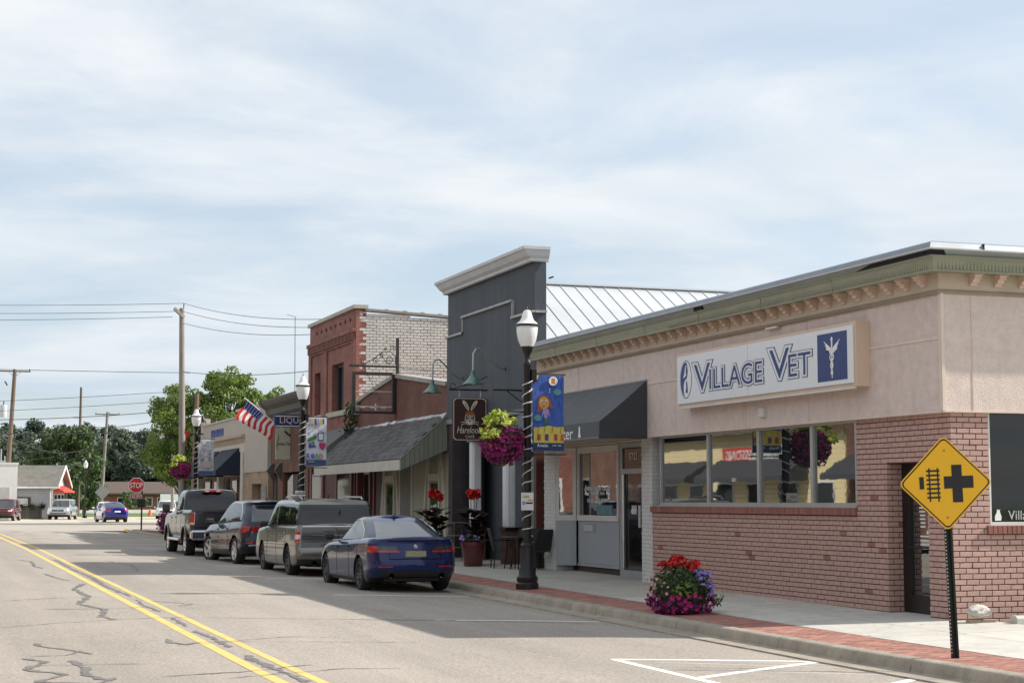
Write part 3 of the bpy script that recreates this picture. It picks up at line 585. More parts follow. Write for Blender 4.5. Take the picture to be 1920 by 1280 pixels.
for yy in (y0, y1): MB().prism([(S - .015, 3.0), (xo, 3.0), (xo, 3.33), (S - .5, 3.74), (S - .015, 4.15)], 'y', yy, yy + .012).build('side_panel', awm, aw)
b = MB(); b.tube([(S - .03, y0, 4.15), (S - .03, y1, 4.15)], .02, 6); b.tube([(xo, y0, 3.02), (xo, y1, 3.02)], .015, 6); b.build('frame', M('awning_frame', (.3, .3, .3), .5), aw)
text('lettering', 'Animal Rehab Center', (xo - .016, 34.15, 3.15), FW, whitep, aw, width=4.1, height=.23)
flat('cat_mark', [(-.06, -.1), (.08, -.1), (.04, 0), (.05, .08), (.02, .13), (.0, .1), (-.03, .13), (-.03, .04)], (xo - .015, 31.75, 3.15), FW, whitep, aw)
# illuminated box sign
sg = thing('shop_sign', 'white box sign reading VILLAGE VET in navy with winged staff panel', 'sign', (S, 25.6, 4)); sg.location = (0, 0, 0)
XS = S - .27; ya, yb, za, zb = 22.46, 28.74, 3.56, 4.44
MB().box(XS + .03, ya - .05, za - .05, S - .002, yb + .03, zb + .05).build('cabinet', M('sign_cabinet', (.62, .47, .37), .6, var=.05), sg)
sfm = M('sign_face', (.70, .73, .76), .35, var=.03, scale=.8)
fm = MB()
for (a, c) in ((ya, 25.9), (25.915, yb)): fm.bbox(XS, a, za, XS + .03, c, zb, .008)
fm.build('face', sfm, sg)
MB().box(XS + .02, ya, za - .085, XS + .06, yb, za - .052).build('bottom_rail', framew, sg)
cz = (za + zb) / 2
def sgn(o): return (XS, o[0], o[1])
def islands(me):
    par = list(range(len(me.vertices)))
    def find(a):
        while par[a] != a: par[a] = par[par[a]]; a = par[a]
        return a
    for e in me.edges: par[find(e.vertices[0])] = find(e.vertices[1])
    return [find(k) for k in range(len(me.vertices))]
def big(body, yL, yR, z0, z1, dd_=0):
    ref = textmesh(body, 1., extrude=0); xs = [v.co.x for v in ref.vertices]; ys = [v.co.y for v in ref.vertices]; bpy.data.meshes.remove(ref)
    cx, cy = (max(xs) + min(xs)) / 2, (max(ys) + min(ys)) / 2; sx = (yL - yR) / (max(xs) - min(xs)); sy = (z1 - z0) / (max(ys) - min(ys))
    for (mt, off, d) in ((navy, .075, .003), (sfm, .055, .007), (navy, -.002, .011)):
        me = textmesh(body, 1., extrude=0, offset=off); isl = islands(me); lo_ = {}
        for v in me.vertices: lo_[isl[v.index]] = min(lo_.get(isl[v.index], 9e9), v.co.x)
        order = {k: n for n, k in enumerate(sorted(lo_, key=lo_.get))}
        for v in me.vertices: v.co.x = (v.co.x - cx) * sx; v.co.y = (v.co.y - cy) * sy; v.co.z = (order[isl[v.index]] % 3) * .0008
        me.transform(Matrix.Translation((XS - d - dd_, (yL + yR) / 2, (z0 + z1) / 2)) @ FW); me.materials.clear(); me.materials.append(mt); link('letter' if mt is navy else 'letter_outline', me, sg)
big('V', 28.0, 27.33, 3.76, 4.24); big('ILLAGE', 27.36, 25.35, 3.76, 4.12, .0026)
big('V', 25.1, 24.42, 3.78, 4.26); big('ET', 24.45, 23.72, 3.78, 4.14, .0026)
pn = MB(); pn.box(XS - .004, 22.62, 3.63, XS + .001, 23.52, 4.37); pn = pn.build('navy_panel', navy, sg)
O = (XS - .004, 23.07, 4.0)
flat('staff', [(-.02, .24), (.02, .24), (.012, -.30), (0, -.34), (-.012, -.30)], O, FW, whitep, pn, .0, .002)
flat('staff_knob', ell(0, .27, .03, .035, 12), O, FW, whitep, pn, .001, .002)
for s_ in (-1, 1):
    for k in range(4): flat('wing_feather', stroke([(s_ * .03, .12 - k * .02), (s_ * (.12 + .02 * k), .17 - k * .01), (s_ * (.24 - k * .03), .25 - k * .055)], [.03, .034, .008]), O, FW, whitep, pn, .0005 * k, .002)
    pts = [(s_ * .075 * math.cos(t * 3.2) * (1 - t / 4.2), .12 - t * .13) for t in [i * .2 for i in range(16)]]
    flat('snake', stroke(pts, .024), O, FW, whitep, pn, .003 + .001 * s_, .002)
O = (XS, 28.36, 4.0)
flat('oval_rim', ell(0, 0, .25, .35, 28), O, FW, navy, sg, .001); flat('oval_field', ell(0, 0, .235, .335, 28), O, FW, whitep, sg, .0035)
yy_ = [(0, .32)] + ell(0, .16, .09, .16, 9, 90, -90)[1:-1] + [(0, 0)] + ell(0, -.16, .09, .16, 9, 90, 270)[1:-1] + [(0, -.32)] + ell(0, 0, .22, .32, 14, 270, 90)[1:-1]
flat('oval_half', yy_, O, FW, navy, sg, .006)
flat('dog_mark', [(-.09, .06), (-.05, .1), (-.02, .2), (.03, .27), (.05, .24), (.02, .2), (.01, .12), (.04, .08), (-.03, .05), (-.06, .02)], O, FW, whitep, sg, .009)
flat('cat_mark', [(.0, -.24), (.09, -.25), (.08, -.12), (.05, -.02), (.02, -.06), (.03, -.14)], O, FW, navy, sg, .009)
# ================================================================ cafe with stepped parapet
slate = M('slate_blue_render', (.07, .08, .095), .8, var=.16, scale=1.2, bump=.35, bscale=30, spot=(.105, .115, .128, .75), sscale=1.7, stretch=(1, 1.6, .14))
cornw = M('weathered_white_cornice', (.58, .59, .60), .6, var=.1, scale=2, spot=(.40, .40, .40, .5), sscale=3)
cafe = thing('cafe_building', 'dark slate false front cafe with white cornice and fluted columns', 'building')
CY0, CY1 = 37.52, 44.5
b = MB(); b.box(W, CY0, 3.98, W + .28, CY1, 7.5); b.build('front_wall', slate, cafe)
b = MB(); b.box(W + .6, CY0, -.2, 30, CY1, 5.45); b.build('core_wall', slate, cafe)
b = MB(); b.box(W - .03, CY0 - .012, 3.97, W + .002, CY1, 6.2); b.box(W - .03, 39.03, 6.2, W + .002, 43.05, 6.62); b.build('lower_panel', slate, cafe)
lg = MB()
for (a, c, z) in ((CY0 - .03, 39.05, 6.2), (39.0, 43.08, 6.62), (43.03, CY1 + .02, 6.2)): lg.box(W - .09, a, z, W + .01, c, z + .055)
for yy in (39.0, 43.03): lg.box(W - .06, yy, 6.2, W + .005, yy + .045, 6.62)
lg.box(W - .0, CY0 - .05, 6.2, W + .28, CY0 - .001, 6.255); lg.build('stepped_ledge', M('peeling_ledge', (.42, .42, .41), .8, var=.3, scale=5, spot=(.16, .17, .18, .8), sscale=6), cafe)
def cornice(y0, y1, name, mat, par):
    pr = [(0, 7.5), (.06, 7.5), (.075, 7.58), (.13, 7.6), (.14, 7.66), (.22, 7.72), (.30, 7.84), (.34, 7.86), (.345, 7.93), (0, 7.96)]; n = len(pr); b = MB()
    for (o, z) in pr: b.v += [(W + .32, y0 - o * .55, z), (W - o, y0 - o * .55, z), (W - o, y1 + o * .55, z), (W + .32, y1 + o * .55, z)]
    for i in range(n - 1):
        for k in range(3): b.f.append((i * 4 + k, i * 4 + k + 1, i * 4 + 4 + k + 1, i * 4 + 4 + k))
    b.f.append(((n - 1) * 4, (n - 1) * 4 + 1, (n - 1) * 4 + 2, (n - 1) * 4 + 3)); b.f.append((3, 2, 1, 0)); b.mi = [0] * len(b.f)
    for i in range(len(b.v)): x, y_, z = b.v[i]; b.v[i] = (x, y_, z - .18 if z > 7.5 else z)
    return b.build(name, mat, par)
for (a, c) in ((CY0, CY1),): cornice(a, c, 'cornice', cornw, cafe)
# standing seam roof behind the front
rm = M('white_standing_seam', (.66, .68, .70), .3, .35, var=.06, scale=1.2, rnd=.04, spot=(.52, .53, .54, .5), sscale=.8)
RY = 41.0; rz1, rz0 = 7.35, 5.45
pm_ = MB().add([(0, 0, 0), (.4, 0, 0), (.4, 3.5, rz1 - rz0), (0, 3.5, rz1 - rz0), (0, 0, .022), (.018, 0, .022), (.018, 3.5, rz1 - rz0 + .022), (0, 3.5, rz1 - rz0 + .022), (.022, 0, 0.001), (.022, 3.5, rz1 - rz0 + .001)], [(0, 1, 2, 3), (4, 5, 6, 7), (0, 4, 7, 3), (8, 9, 6, 5), (0, 8, 5, 4)]).mesh('roof_panel', rm)
for i in range(40):
    o = link('roof_panel', pm_, cafe); o.location = (W + .3 + i * .405, RY - 3.5, rz0)
b = MB(); b.add([(W + .28, RY, rz1 - .01), (30, RY, rz1 - .01), (30, CY1, rz0), (W + .28, CY1, rz0)], [(0, 1, 2, 3)]); b.add([(W + .28, CY0, rz0), (W + .28, CY1, rz0), (W + .28, RY, rz1)], [(0, 1, 2)]); b.box(W + .28, RY - .1, rz1, 30, RY + .1, rz1 + .04); b.build('rear_slope', rm, cafe)
MB().box(W + .3, CY0 - .35, 7.0, W + .34, CY0 - .1, 7.03).build('vent_bracket', blackm, cafe)
# ground floor: recessed shopfront
brown = M('brown_soffit', (.065, .038, .032), .8, var=.2); beam = M('grey_beam', (.20, .21, .225), .7, var=.1)
flut = M('white_column', (.78, .79, .81), .5, var=.05)
solid('soffit', W - .02, CY0 + .3, 3.93, W + 1.2, CY1 - .3, 3.97, brown, cafe)
b = MB(); b.box(W - .05, CY0, 3.86, W + .05, CY1, 3.98); b.build('lintel', beam, cafe)
for yy in (38.9, 41.2, 43.4): MB().box(W + .05, yy, 3.7, W + 1.1, yy + .2, 3.92).build('cross_beam', beam, cafe)
for yy in (42.3, 39.62):
    cg = MB(); ss = .25; n = 14
    cg.box(W + .03, yy, 1.15, W + .24, yy + .32, 3.32)
    for k in range(4): cg.box(W + .008, yy + .03 + k * .07, 1.17, W + .031, yy + .03 + k * .07 + .042, 3.30)
    for k in range(3): cg.box(W + .05 + k * .065, yy - .02, 1.17, W + .05 + k * .065 + .035, yy + .001, 3.30)
    c_ = cg.build('column', flut, cafe); MB().box(W - .02, yy - .06, 3.32, W + .4, yy + .42, 3.55).build('capital', beam, c_); MB().box(W + .0, yy - .12, 3.55, W + .5, yy + .5, 3.86).build('impost', beam, c_)
    MB().box(W - .01, yy - .04, .1, W + .35, yy + .38, 1.06).build('pedestal', M('red_brown_brick', (.13, .055, .042), .85, var=.3, scale=10), c_); MB().box(W - .04, yy - .07, 1.06, W + .38, yy + .41, 1.15).build('base', blackm, c_)
dark = M('charcoal_shopfront', (.03, .032, .035), .6, var=.2)
fx = W + .35
for (a, c) in ((42.55, 44.1), (38.0, 39.35)):
    b = MB(); b.box(fx - .03, a, .95, fx + .06, a + .08, 3.6); b.box(fx - .03, c - .08, .95, fx + .06, c, 3.6); b.box(fx - .03, a + .08, .95, fx + .06, c - .08, 1.03); b.box(fx - .03, a + .08, 3.5, fx + .06, c - .08, 3.6)
    wn = b.build('window', dark, cafe); MB().box(fx + .02, a + .08, 1.03, fx + .03, c - .08, 3.5).build('pane', glass, wn); MB().box(fx - .02, a, .1, fx + .1, c, .95).build('stall_riser', dark, wn)
    if a < 40: text('window_lettering', 'Hareloom', (fx + .012, 38.75, 1.52), FW, whitep, wn, width=.85, height=.24, shear=.25)
    for q in ((a + c) / 2 + .2,):
        f = MB(); f.tube([(0, 0, 0), (0, 0, .35), (0, 0, .55)], [.1, .12, .05], 8); f.tube([(0, -.04, .5), (0, -.06, .7), (0, -.09, .86)], [.02, .035, .01], 6); f.tube([(0, .04, .5), (0, .06, .7), (0, .09, .86)], [.02, .035, .01], 6)
        o = f.build('hare_figure', M('hare_grey', (.34, .31, .27), .8), wn, smooth=True); o.location = (fx - .005, q, 1.35 + (.25 if a < 40 else .3)); o.scale = (.25, 1, 1)
b = MB(); b.box(W + 1.0, 39.9, .1, W + 1.06, 42.0, 3.7); d_ = b.build('door', M('grey_green_door', (.075, .082, .078), .6, var=.15), cafe)
MB().box(W + .98, 40.3, 1.0, W + .995, 41.4, 2.9).build('pane', glass_dk, d_); MB().box(W + .95, 40.5, 3.02, W + .97, 41.2, 3.3).build('plate', framew, d_)
for (a, c, mt) in ((CY0, CY0 + .12, M('brick_red_jamb', (.14, .05, .04), .8)), (CY0 + .14, CY0 + .42, M('verdigris_pilaster', (.12, .17, .155), .7, var=.25, scale=5)), (44.12, 44.5, M('plum_jamb', (.06, .05, .055), .7, var=.2))): MB().box(W + .02, a, .1, W + .5, c, 3.97).build('jamb', mt, cafe)
MB().box(W + .5, CY0 + .3, .0, W + .52, CY1 - .3, 3.95).build('shopfront_back', M('dark_interior', (.02, .02, .022), .9), cafe) if False else None
# gooseneck sign lamps
def gooseneck(y, label):
    g = thing('wall_lamp', label, 'lamp', (W, y + .35, 5.0), 0, 'gooseneck lamps over the cafe sign'); g.location = (W - .03, y + .3, 5.02)
    pts = [(0, 0, 0), (-.12, -.04, .0), (-.35, -.12, .12), (-.6, -.22, .36), (-.74, -.28, .46), (-.86, -.33, .44), (-.94, -.36, .32), (-.95, -.37, .0), (-.95, -.37, -.14)]
    MB().tube(pts, .022, 8).build('arm', M('galvanised', (.45, .46, .46), .4, .6), g, smooth=True); MB().lathe([(.05, 0), (.05, .02)], (0, 0, 0), 12, 'x').build('wall_plate', blackm, g)
    MB().lathe([(.045, -.14), (.05, -.22), (.07, -.26), (.12, -.34), (.19, -.42), (.25, -.46), (.255, -.475), (.235, -.46), (.1, -.34)], (-.95, -.37, .05), 20).build('shade', M('green_enamel', (.04, .13, .095), .3, var=.25, scale=4, coat=.5, spot=(.3, .34, .3, .6), sscale=5), g, smooth=True)
    MB().lathe([(.03, -.3), (.07, -.38), (.05, -.46), (0, -.48)], (-.95, -.37, .05), 12).build('bulb', whitep, g, smooth=True)
gooseneck(39.3, 'green enamel gooseneck lamp nearer the dark street lamp post'); gooseneck(42.75, 'green enamel gooseneck lamp left of the cafe sign')
# hanging sign
hs = thing('hanging_sign', 'dark brown cafe sign with white hare emblem hanging from an iron bracket', 'sign', (13.15, 41.0, 4.4))
brk = M('dark_brown_board', (.045, .018, .014), .5, var=.12); cut = .06
hw, hh = .455, .55
oct_ = lambda a: [(-hw + a + cut, -hh + a), (hw - a - cut, -hh + a), (hw - a, -hh + a + cut), (hw - a, hh - a - cut), (hw - a - cut, hh - a), (-hw + a + cut, hh - a), (-hw + a, hh - a - cut), (-hw + a, -hh + a + cut)]
O = (0, 0, -.56); cream = M('cream_print', (.66, .61, .53), .5, var=.05)
b = MB(); b.prism([(x, z - .56) for x, z in oct_(0)], 'y', -.03, .03); b.build('board', brk, hs)
for (s0, F_, oy) in ((0, FS, -.031),):
    O = (0, oy, -.56)
    flat('border_line', oct_(.02), O, F_, cream, hs, .0); flat('sign_field', oct_(.038), O, F_, brk, hs, .003)
    for s_ in (-1, 1):
        flat('ear', [(s_ * .03, .2), (s_ * .09, .26), (s_ * .19, .40), (s_ * .2, .47), (s_ * .15, .47), (s_ * .08, .40), (s_ * .025, .28)], O, F_, cream, hs, .006)
        flat('ear_line', [(s_ * .06, .24), (s_ * .1, .3), (s_ * .165, .43), (s_ * .1, .37), (s_ * .05, .27)], O, F_, M('taupe_print', (.25, .19, .155), .5), hs, .009)
        flat('whiskers', stroke([(s_ * .1, -.08), (s_ * .2, -.07), (s_ * .24, -.09)], .014), O, F_, cream, hs, .006); flat('whiskers', stroke([(s_ * .1, -.11), (s_ * .18, -.12), (s_ * .23, -.16)], .014), O, F_, cream, hs, .006)
    flat('head', [(-.1, .18), (.1, .18), (.13, .08), (.14, -.04), (.1, -.13), (.0, -.16), (-.1, -.13), (-.14, -.04), (-.13, .08)], O, F_, M('pale_taupe_print', (.42, .36, .30), .5), hs, .0075)
    flat('headband', rect(-.11, .1, .11, .19), O, F_, M('rust_print', (.30, .105, .03), .5), hs, .0105)
    for s_ in (-1, 1): flat('eye', ell(s_ * .07, .04, .04, .045, 12), O, F_, brk, hs, .0105); flat('eye_light', ell(s_ * .06, .05, .014, .016, 8), O, F_, cream, hs, .0135)
    flat('muzzle', ell(0, -.07, .075, .06, 14), O, F_, cream, hs, .0105); flat('nose', ell(0, -.045, .03, .02, 10), O, F_, brk, hs, .0135)
    text('lettering', 'Hareloom', (0, oy - .006, -.56 - .27), F_, cream, hs, width=.68, height=.17, shear=.3); text('lettering', 'CAFÉ', (0, oy - .006, -.56 - .43), F_, cream, hs, width=.24, height=.085)
br = MB(); br.tube([(.5, 0, .18), (-.55, 0, .18)], .02, 8); br.tube([(.5, 0, .6), (.5, 0, .1)], .022, 8); br.tube([(.5, 0, .55), (.1, 0, .36), (-.45, 0, .2)], .012, 6)
br.tube([(-.45 + .07 * math.cos(t), 0, .27 + .07 * math.sin(t)) for t in [i * .5 for i in range(11)]], .01, 6); br.build('bracket', blackm, hs, smooth=True)
b = MB()
for xx in (-.28, .28): b.tube([(xx, 0, .17), (xx + .02, 0, .08), (xx, 0, -.01)], .012, 6)
b.build('hook', M('galvanised', (.45, .46, .46), .4, .6), hs)
ib = thing('iron_bracket', 'empty black iron bracket on the slate wall right of the cafe sign', 'bracket', (W, 38.4, 4.42)); MB().tube([(0, 0, 0), (-.75, 0, 0)], .02).build('bar', blackm, ib); MB().tube([(0, 0, -.3), (-.4, 0, -.02)], .012).build('brace', blackm, ib)

# ================================================================ shop with shingled mansard
red = brickmat('red_brick', (.32, .12, .095), (.26, .098, .078), (.17, .095, .08)); red2 = brickmat('dull_red_brick', (.20, .07, .052), (.16, .058, .044), (.12, .07, .058))
low = thing('mansard_shop', 'low brick shop with grey shingled mansard and boarded timber front', 'building')
MY0, MY1 = 44.55, 54.88
b = MB(); b.prism([(MY0, 3.1), (MY1, 3.1), (MY1, 4.92), (53.2, 5.16), (49.9, 5.5), (MY0, 4.92)], 'x', W, W + .3); b.build('gable_wall', red2, low)
b = MB(); b.box(W + .35, MY0, -.2, 28, MY1, 4.6); b.build('core_wall', red2, low)
b = MB()
for (p, q) in (((MY0, 4.92), (49.9, 5.5)), ((49.9, 5.5), (53.2, 5.16)), ((53.2, 5.16), (MY1, 4.92))): b.prism([(p[0], p[1] + .002), (q[0], q[1] + .002), (q[0], q[1] + .12), (p[0], p[1] + .12)], 'x', W - .06, W + .4)
b.build('coping', M('grey_coping', (.33, .32, .30), .85, var=.25, scale=3), low)
shm = M('grey_shingle', (.105, .104, .106), .95, var=.3, scale=6, bump=.5, bscale=50, rnd=.28); EX, EZ, TZ = W - 1.3, 2.9, 4.12
b = MB(); b.add([(EX, MY0, EZ), (W, MY0, TZ), (W, MY1 + .1, TZ), (EX, MY1 + .1, EZ)], [(0, 1, 2, 3)]); b.build('roof_deck', M('roof_underlay', (.04, .04, .042), .95), low)
sl_ = math.hypot(1.3, TZ - EZ); ang = math.atan2(TZ - EZ, 1.3); rows = 10; rh = sl_ / rows; swid = .345
sm_ = MB().bbox(0, 0, 0, rh * 1.12, swid - .012, .02, .004).mesh('shingle', shm); rr = random.Random(9)
for r_ in range(rows):
    yy = MY0 + .01 - (r_ % 2) * swid / 2; first = True
    while yy < MY1 + .1:
        if yy >= MY0 - .02:
            o = link('shingle', sm_, low); o.location = (EX - .02 + r_ * rh * math.cos(ang), yy, EZ + .012 + r_ * rh * math.sin(ang) + rr.uniform(0, .004)); o.rotation_euler = (0, -ang + .035, rr.uniform(-.006, .006))
        yy += swid
solid('eave_board', EX - .05, MY0 - .02, 2.62, EX - .01, MY1 + .1, 2.90, M('cream_fascia', (.52, .50, .45), .7, var=.08, spot=(.38, .36, .31, .5), sscale=2), low)
gb = M('sage_boarding', (.20, .215, .17), .75, var=.12, scale=3, rnd=.08, stretch=(1, 1, .3)); k = 10
for i in range(k):
    xa = EX - .02 + i * 1.32 / k; xb = xa + 1.32 / k - .008; f = lambda x: EZ + (x - EX) / 1.3 * (TZ - EZ); g_ = lambda x: 2.62 + (x - EX) / 1.3 * .55
    MB().prism([(xa, g_(xa)), (xb, g_(xb)), (xb, f(xb)), (xa, f(xa))], 'y', MY0 - .03, MY0 - .002).build('end_board', gb, low)
b = MB(); b.prism([(EX - .04, EZ - .01), (EX - .04, EZ + .035), (W, TZ + .035), (W, TZ - .01)], 'y', MY0 - .05, MY0 - .028); b.build('rake_trim', M('sage_trim', (.26, .27, .22), .7), low)
fl = MB(); rr = random.Random(12); yy = MY0
while yy < MY1: a_, c_ = rr.uniform(0, .012), rr.uniform(0, .03); fl.quad((W - .13, yy, TZ - .085 + a_), (W - .005, yy, TZ + .05 + c_), (W - .005, yy + .44, TZ + .05 + c_), (W - .13, yy + .44, TZ - .085 + a_)); yy += .43
fl.build('lead_flashing', M('silver_flashing', (.55, .56, .57), .3, .6, var=.3, scale=6), low)
MB().add([(EX, MY0, 2.66), (W, MY0, 3.15), (W, MY1 + .1, 3.15), (EX, MY1 + .1, 2.66)], [(3, 2, 1, 0)]).build('soffit', M('grey_green_soffit', (.2, .2, .16), .8), low)
osb = M('painted_osb', (.37, .36, .29), .85, var=.14, scale=18, bump=.3, bscale=25); stud = M('pale_timber_trim', (.58, .55, .46), .8, var=.12, scale=5)
PX = W + .12
MB().box(PX, MY0 + .02, .1, PX + .1, 51.6, 3.2).build('board_wall', osb, low)
for yy in (44.6, 48.3, 49.6, 51.5): MB().box(PX - .05, yy, .1, PX - .002, yy + .1, 3.15).build('stud', stud, low)
def aframe(y0):
    w_ = 1.0
    MB().box(PX - .06, y0, .1, PX - .002, y0 + .11, 3.15).build('stud', stud, low); MB().box(PX - .06, y0 + w_, .1, PX - .002, y0 + w_ + .11, 3.15).build('stud', stud, low)
    MB().box(PX - .07, y0 + .1, 2.35, PX - .003, y0 + w_, 2.55).build('header', stud, low)
    for (a, c) in ((y0 - .02, y0 - .62), (y0 + w_ + .13, y0 + w_ + .73)):
        s_ = 1 if c > a else -1
        MB().prism([(a, 3.1), (a + .13 * s_, 3.1), (c + .13 * s_, .1), (c, .1)], 'x', PX - .055, PX - .003).build('brace', stud, low)
    dd = MB().box(PX - .03, y0 + .11, .15, PX - .004, y0 + w_, 2.35).build('panel_window', M('old_grey_frame', (.25, .25, .23), .7), low); MB().box(PX - .04, y0 + .22, .7, PX - .031, y0 + w_ - .12, 2.28).build('pane', glass, dd)
aframe(45.5); aframe(50.0 + .25)
MB().box(PX - .04, 48.42, .1, PX - .01, 49.58, 3.15).build('sliding_panel', M('grey_green_panel', (.16, .165, .14), .7), low)
sf = MB(); sf.box(W + .3, 51.7, .1, W + .34, MY1, 3.1); sf.build('shopfront', M('dark_shopfront', (.05, .04, .038), .7), low)
for (a, c) in ((51.7, 52.5),): MB().box(W + .1, a, .1, W + .29, c, 3.1).build('weathered_boards', M('grey_brown_boards', (.12, .10, .09), .85, var=.25, scale=4, stretch=(1, 3, .2)), low)
lit = MB().box(W + .25, 53.3, .9, W + .29, 54.7, 2.75).build('window', M('cream_white_frame', (.6, .59, .56), .5), low)
MB().box(W + .235, 53.4, 1.0, W + .248, 54.6, 2.65).build('pane', glass_dk, lit)
for yy in (52.6, 53.1, 54.75): MB().box(W + .05, yy, .1, W + .24, yy + .14, 2.9).build('jamb', M('oxblood_paint', (.17, .05, .045), .6), low)
# projecting sign frame with scrollwork
fg = thing('projecting_sign', 'empty rusty black sign frame with iron scrolls above the mansard', 'sign frame', (W, 49.85, 4.4))
iron = M('rusty_iron', (.035, .03, .028), .7, .3, var=.3, scale=8)
fm_ = MB()
for (a, c, lo, hi) in ((-1.36, -1.27, 0, 1.25), (-.12, -.03, 0, 1.2), (-1.27, -.12, 1.17, 1.25), (-1.27, -.12, 0, .07)): fm_.box(a, -.06, lo, c, .06, hi)
fm_.build('cabinet_frame', iron, fg)
b = MB(); b.box(.0, -.04, -.3, .08, .04, 2.3); b.box(-1.45, -.035, 1.4, .0, .035, 1.46); b.build('post', iron, fg)
sw = MB()
def spiral(cx, cz, r0, turns, a0, s_=1):
    P = []
    for i in range(int(turns * 12) + 1):
        t = i / 12 * 2 * math.pi; r_ = r0 * (1 - i / (turns * 12 + 2)); P.append((cx + r_ * math.cos(a0 + s_ * t), 0, cz + r_ * math.sin(a0 + s_ * t)))
    return P
for (cx, cz, r0, a0, s_) in ((-1.08, 1.57, .085, 4.7, 1), (-.62, 1.6, .1, 4.7, -1), (-.22, 1.65, .14, 3.5, 1), (-.45, 1.75, .07, 1, 1), (-.12, 2.0, .1, 5, 1), (-.35, 1.95, .05, 2, -1)): sw.tube(spiral(cx, cz, r0, 1.6, a0, s_), .011, 5)
sw.tube([(-1.05, 0, 1.48), (-.75, 0, 1.62), (-.45, 0, 1.85), (-.2, 0, 1.9), (-.03, 0, 1.75), (-.02, 0, 1.5)], .012, 5); sw.tube([(-.5, 0, 1.8), (-.35, 0, 1.62), (-.2, 0, 1.48)], .011, 5); sw.build('scrollwork', iron, fg)
b = MB(); b.box(-1.27, -.012, .2, -.12, .012, .225); b.box(-1.27, -.012, .66, -.12, .012, .68); b.box(-.65, -.012, .1, -.61, .012, .3)
for xx in (-1.1, -.8, -.45): b.box(xx, -.015, .17, xx + .14, .015, .2)
b.build('tube_rail', framew, fg)
b = MB(); b.tube([(-1.0, 0, 1.4), (-.35, .5, .4)], .008, 4); b.tube([(.04, 0, 1.4), (1.0, -3.2, 1.05)], .008, 4); b.tube([(-1.2, 0, 1.4), (.6, 3.5, .9)], .008, 4); b.build('guy_wire', iron, fg)

# ================================================================ two storey brick building
two = thing('brick_building', 'two storey red brick building with white painted brick side wall', 'building')
TY0, TY1, TT = 54.9, 61.9, 8.15
b = MB()
holes = [(56.6, 58.3, 4.86, 6.5), (60.1, 61.05, 4.86, 6.4)]
ysx = [TY0, 56.6, 58.3, 60.1, 61.05, TY1]
for a, c in zip(ysx[:-1], ysx[1:]):
    h = [q for q in holes if abs(q[0] - a) < .01]
    if h: b.box(W, a, 3.3, W + .35, c, h[0][2]); b.box(W, a, h[0][3], W + .35, c, TT)
    else: b.box(W, a, 3.3, W + .35, c, TT)
b.build('front_wall', red, two)
b = MB(); b.box(W + .36, TY0 + .03, -.2, 28, TY1, TT - .25); b.build('core_wall', M('dark_joint', (.10, .095, .09), .9), two)
for (a, c, lo, hi) in holes:
    wn = MB().box(W + .18, a, lo, W + .24, a + .12, hi).box(W + .18, c - .1, lo, W + .24, c, hi).box(W + .18, a + .12, hi - .1, W + .24, c - .1, hi).box(W + .18, (a + c) / 2, lo, W + .24, (a + c) / 2 + .07, hi - .1).build('window', M('slate_window_frame', (.05, .055, .06), .6), two)
    MB().box(W + .25, a, lo, W + .27, c, hi).build('pane', glass_dk, wn)
MB().box(W - .08, TY0 - .03, 4.68, W + .02, 58.9, 4.85).build('sill', M('limestone', (.42, .40, .35), .85, var=.12), two); MB().box(W - .06, 59.7, 4.7, W + .02, TY1, 4.85).build('sill', MATS['limestone'], two)
pil = MB()
for yy in (TY0, 58.95, 61.5): pil.box(W - .055, yy, 4.9, W + .01, yy + .4, 7.05)
pil.box(W - .055, TY0, 7.05, W + .01, TY1, 7.12); pil.build('pilaster', red, two)
MB().box(W - .13, TY0 - .02, 7.38, W + .01, TY1 + .05, 7.5).build('corbel_band', red, two)
cb_ = MB().box(-.12, 0, 0, 0, .1, .26).mesh('corbel', red)
for i in range(34): o = link('corbel', cb_, two); o.location = (W + .005, TY0 + .05 + i * .205, 7.12)
for i in range(8):
    o = MB().box(W - .03, TY0 + .7 + i * .72, 7.78, W + .01, TY0 + .8 + i * .72, 7.9).box(W - .03, TY0 + .66 + i * .72, 7.82, W + .01, TY0 + .86 + i * .72, 7.86).build('brick_cross', red2, two)
MB().box(W - .09, TY0 - .06, TT, W + .4, TY1 + .05, TT + .12).build('coping', MATS['limestone'], two)
# white painted side wall, brick by brick
wbm = M('flaking_white_brick', (.60, .585, .54), .85, var=.14, scale=5, bump=.3, bscale=30, spot=(.38, .36, .32, .6), sscale=4)
q = MB(); rr = random.Random(21)
for (c, lu, lz, U, Nn, r_) in bricks([(W + .12, 19.5, 3.2, TT - .12)], Vector((0, TY0, 0)), Xv, -Yv, bl=.235, bh=.098, j=.016, z0=3.2, rs=8):
    if r_ > .995: continue
    top = TT - .12 - (c.x - W) * .045
    if c.z > top: continue
    a, e_ = c.x - lu / 2, c.x + lu / 2; y_ = c.y + rr.uniform(-.004, .004); z0_, z1_ = c.z - lz / 2, c.z + lz / 2
    q.add([(a, y_, z0_), (e_, y_, z0_), (e_, y_, z1_), (a, y_, z1_), (a, y_ + .04, z0_), (e_, y_ + .04, z0_), (e_, y_ + .04, z1_), (a, y_ + .04, z1_)], [(0, 1, 2, 3), (0, 4, 5, 1), (1, 5, 6, 2), (2, 6, 7, 3), (3, 7, 4, 0)])
q.build('white_brick_mass', wbm, two, kind='stuff')
q = MB()
for z in range(64): q.box(W + .001, TY0 - .006 + (z % 2) * .003, 3.3 + z * .075, W + .12 + (z % 2) * .06, TY0 + .03, 3.3 + z * .075 + .064)
q.build('quoin_brick_mass', MATS['red_brick'] if False else M('quoin_brick', (.34, .15, .12), .85, var=.2, scale=8), two, kind='stuff')
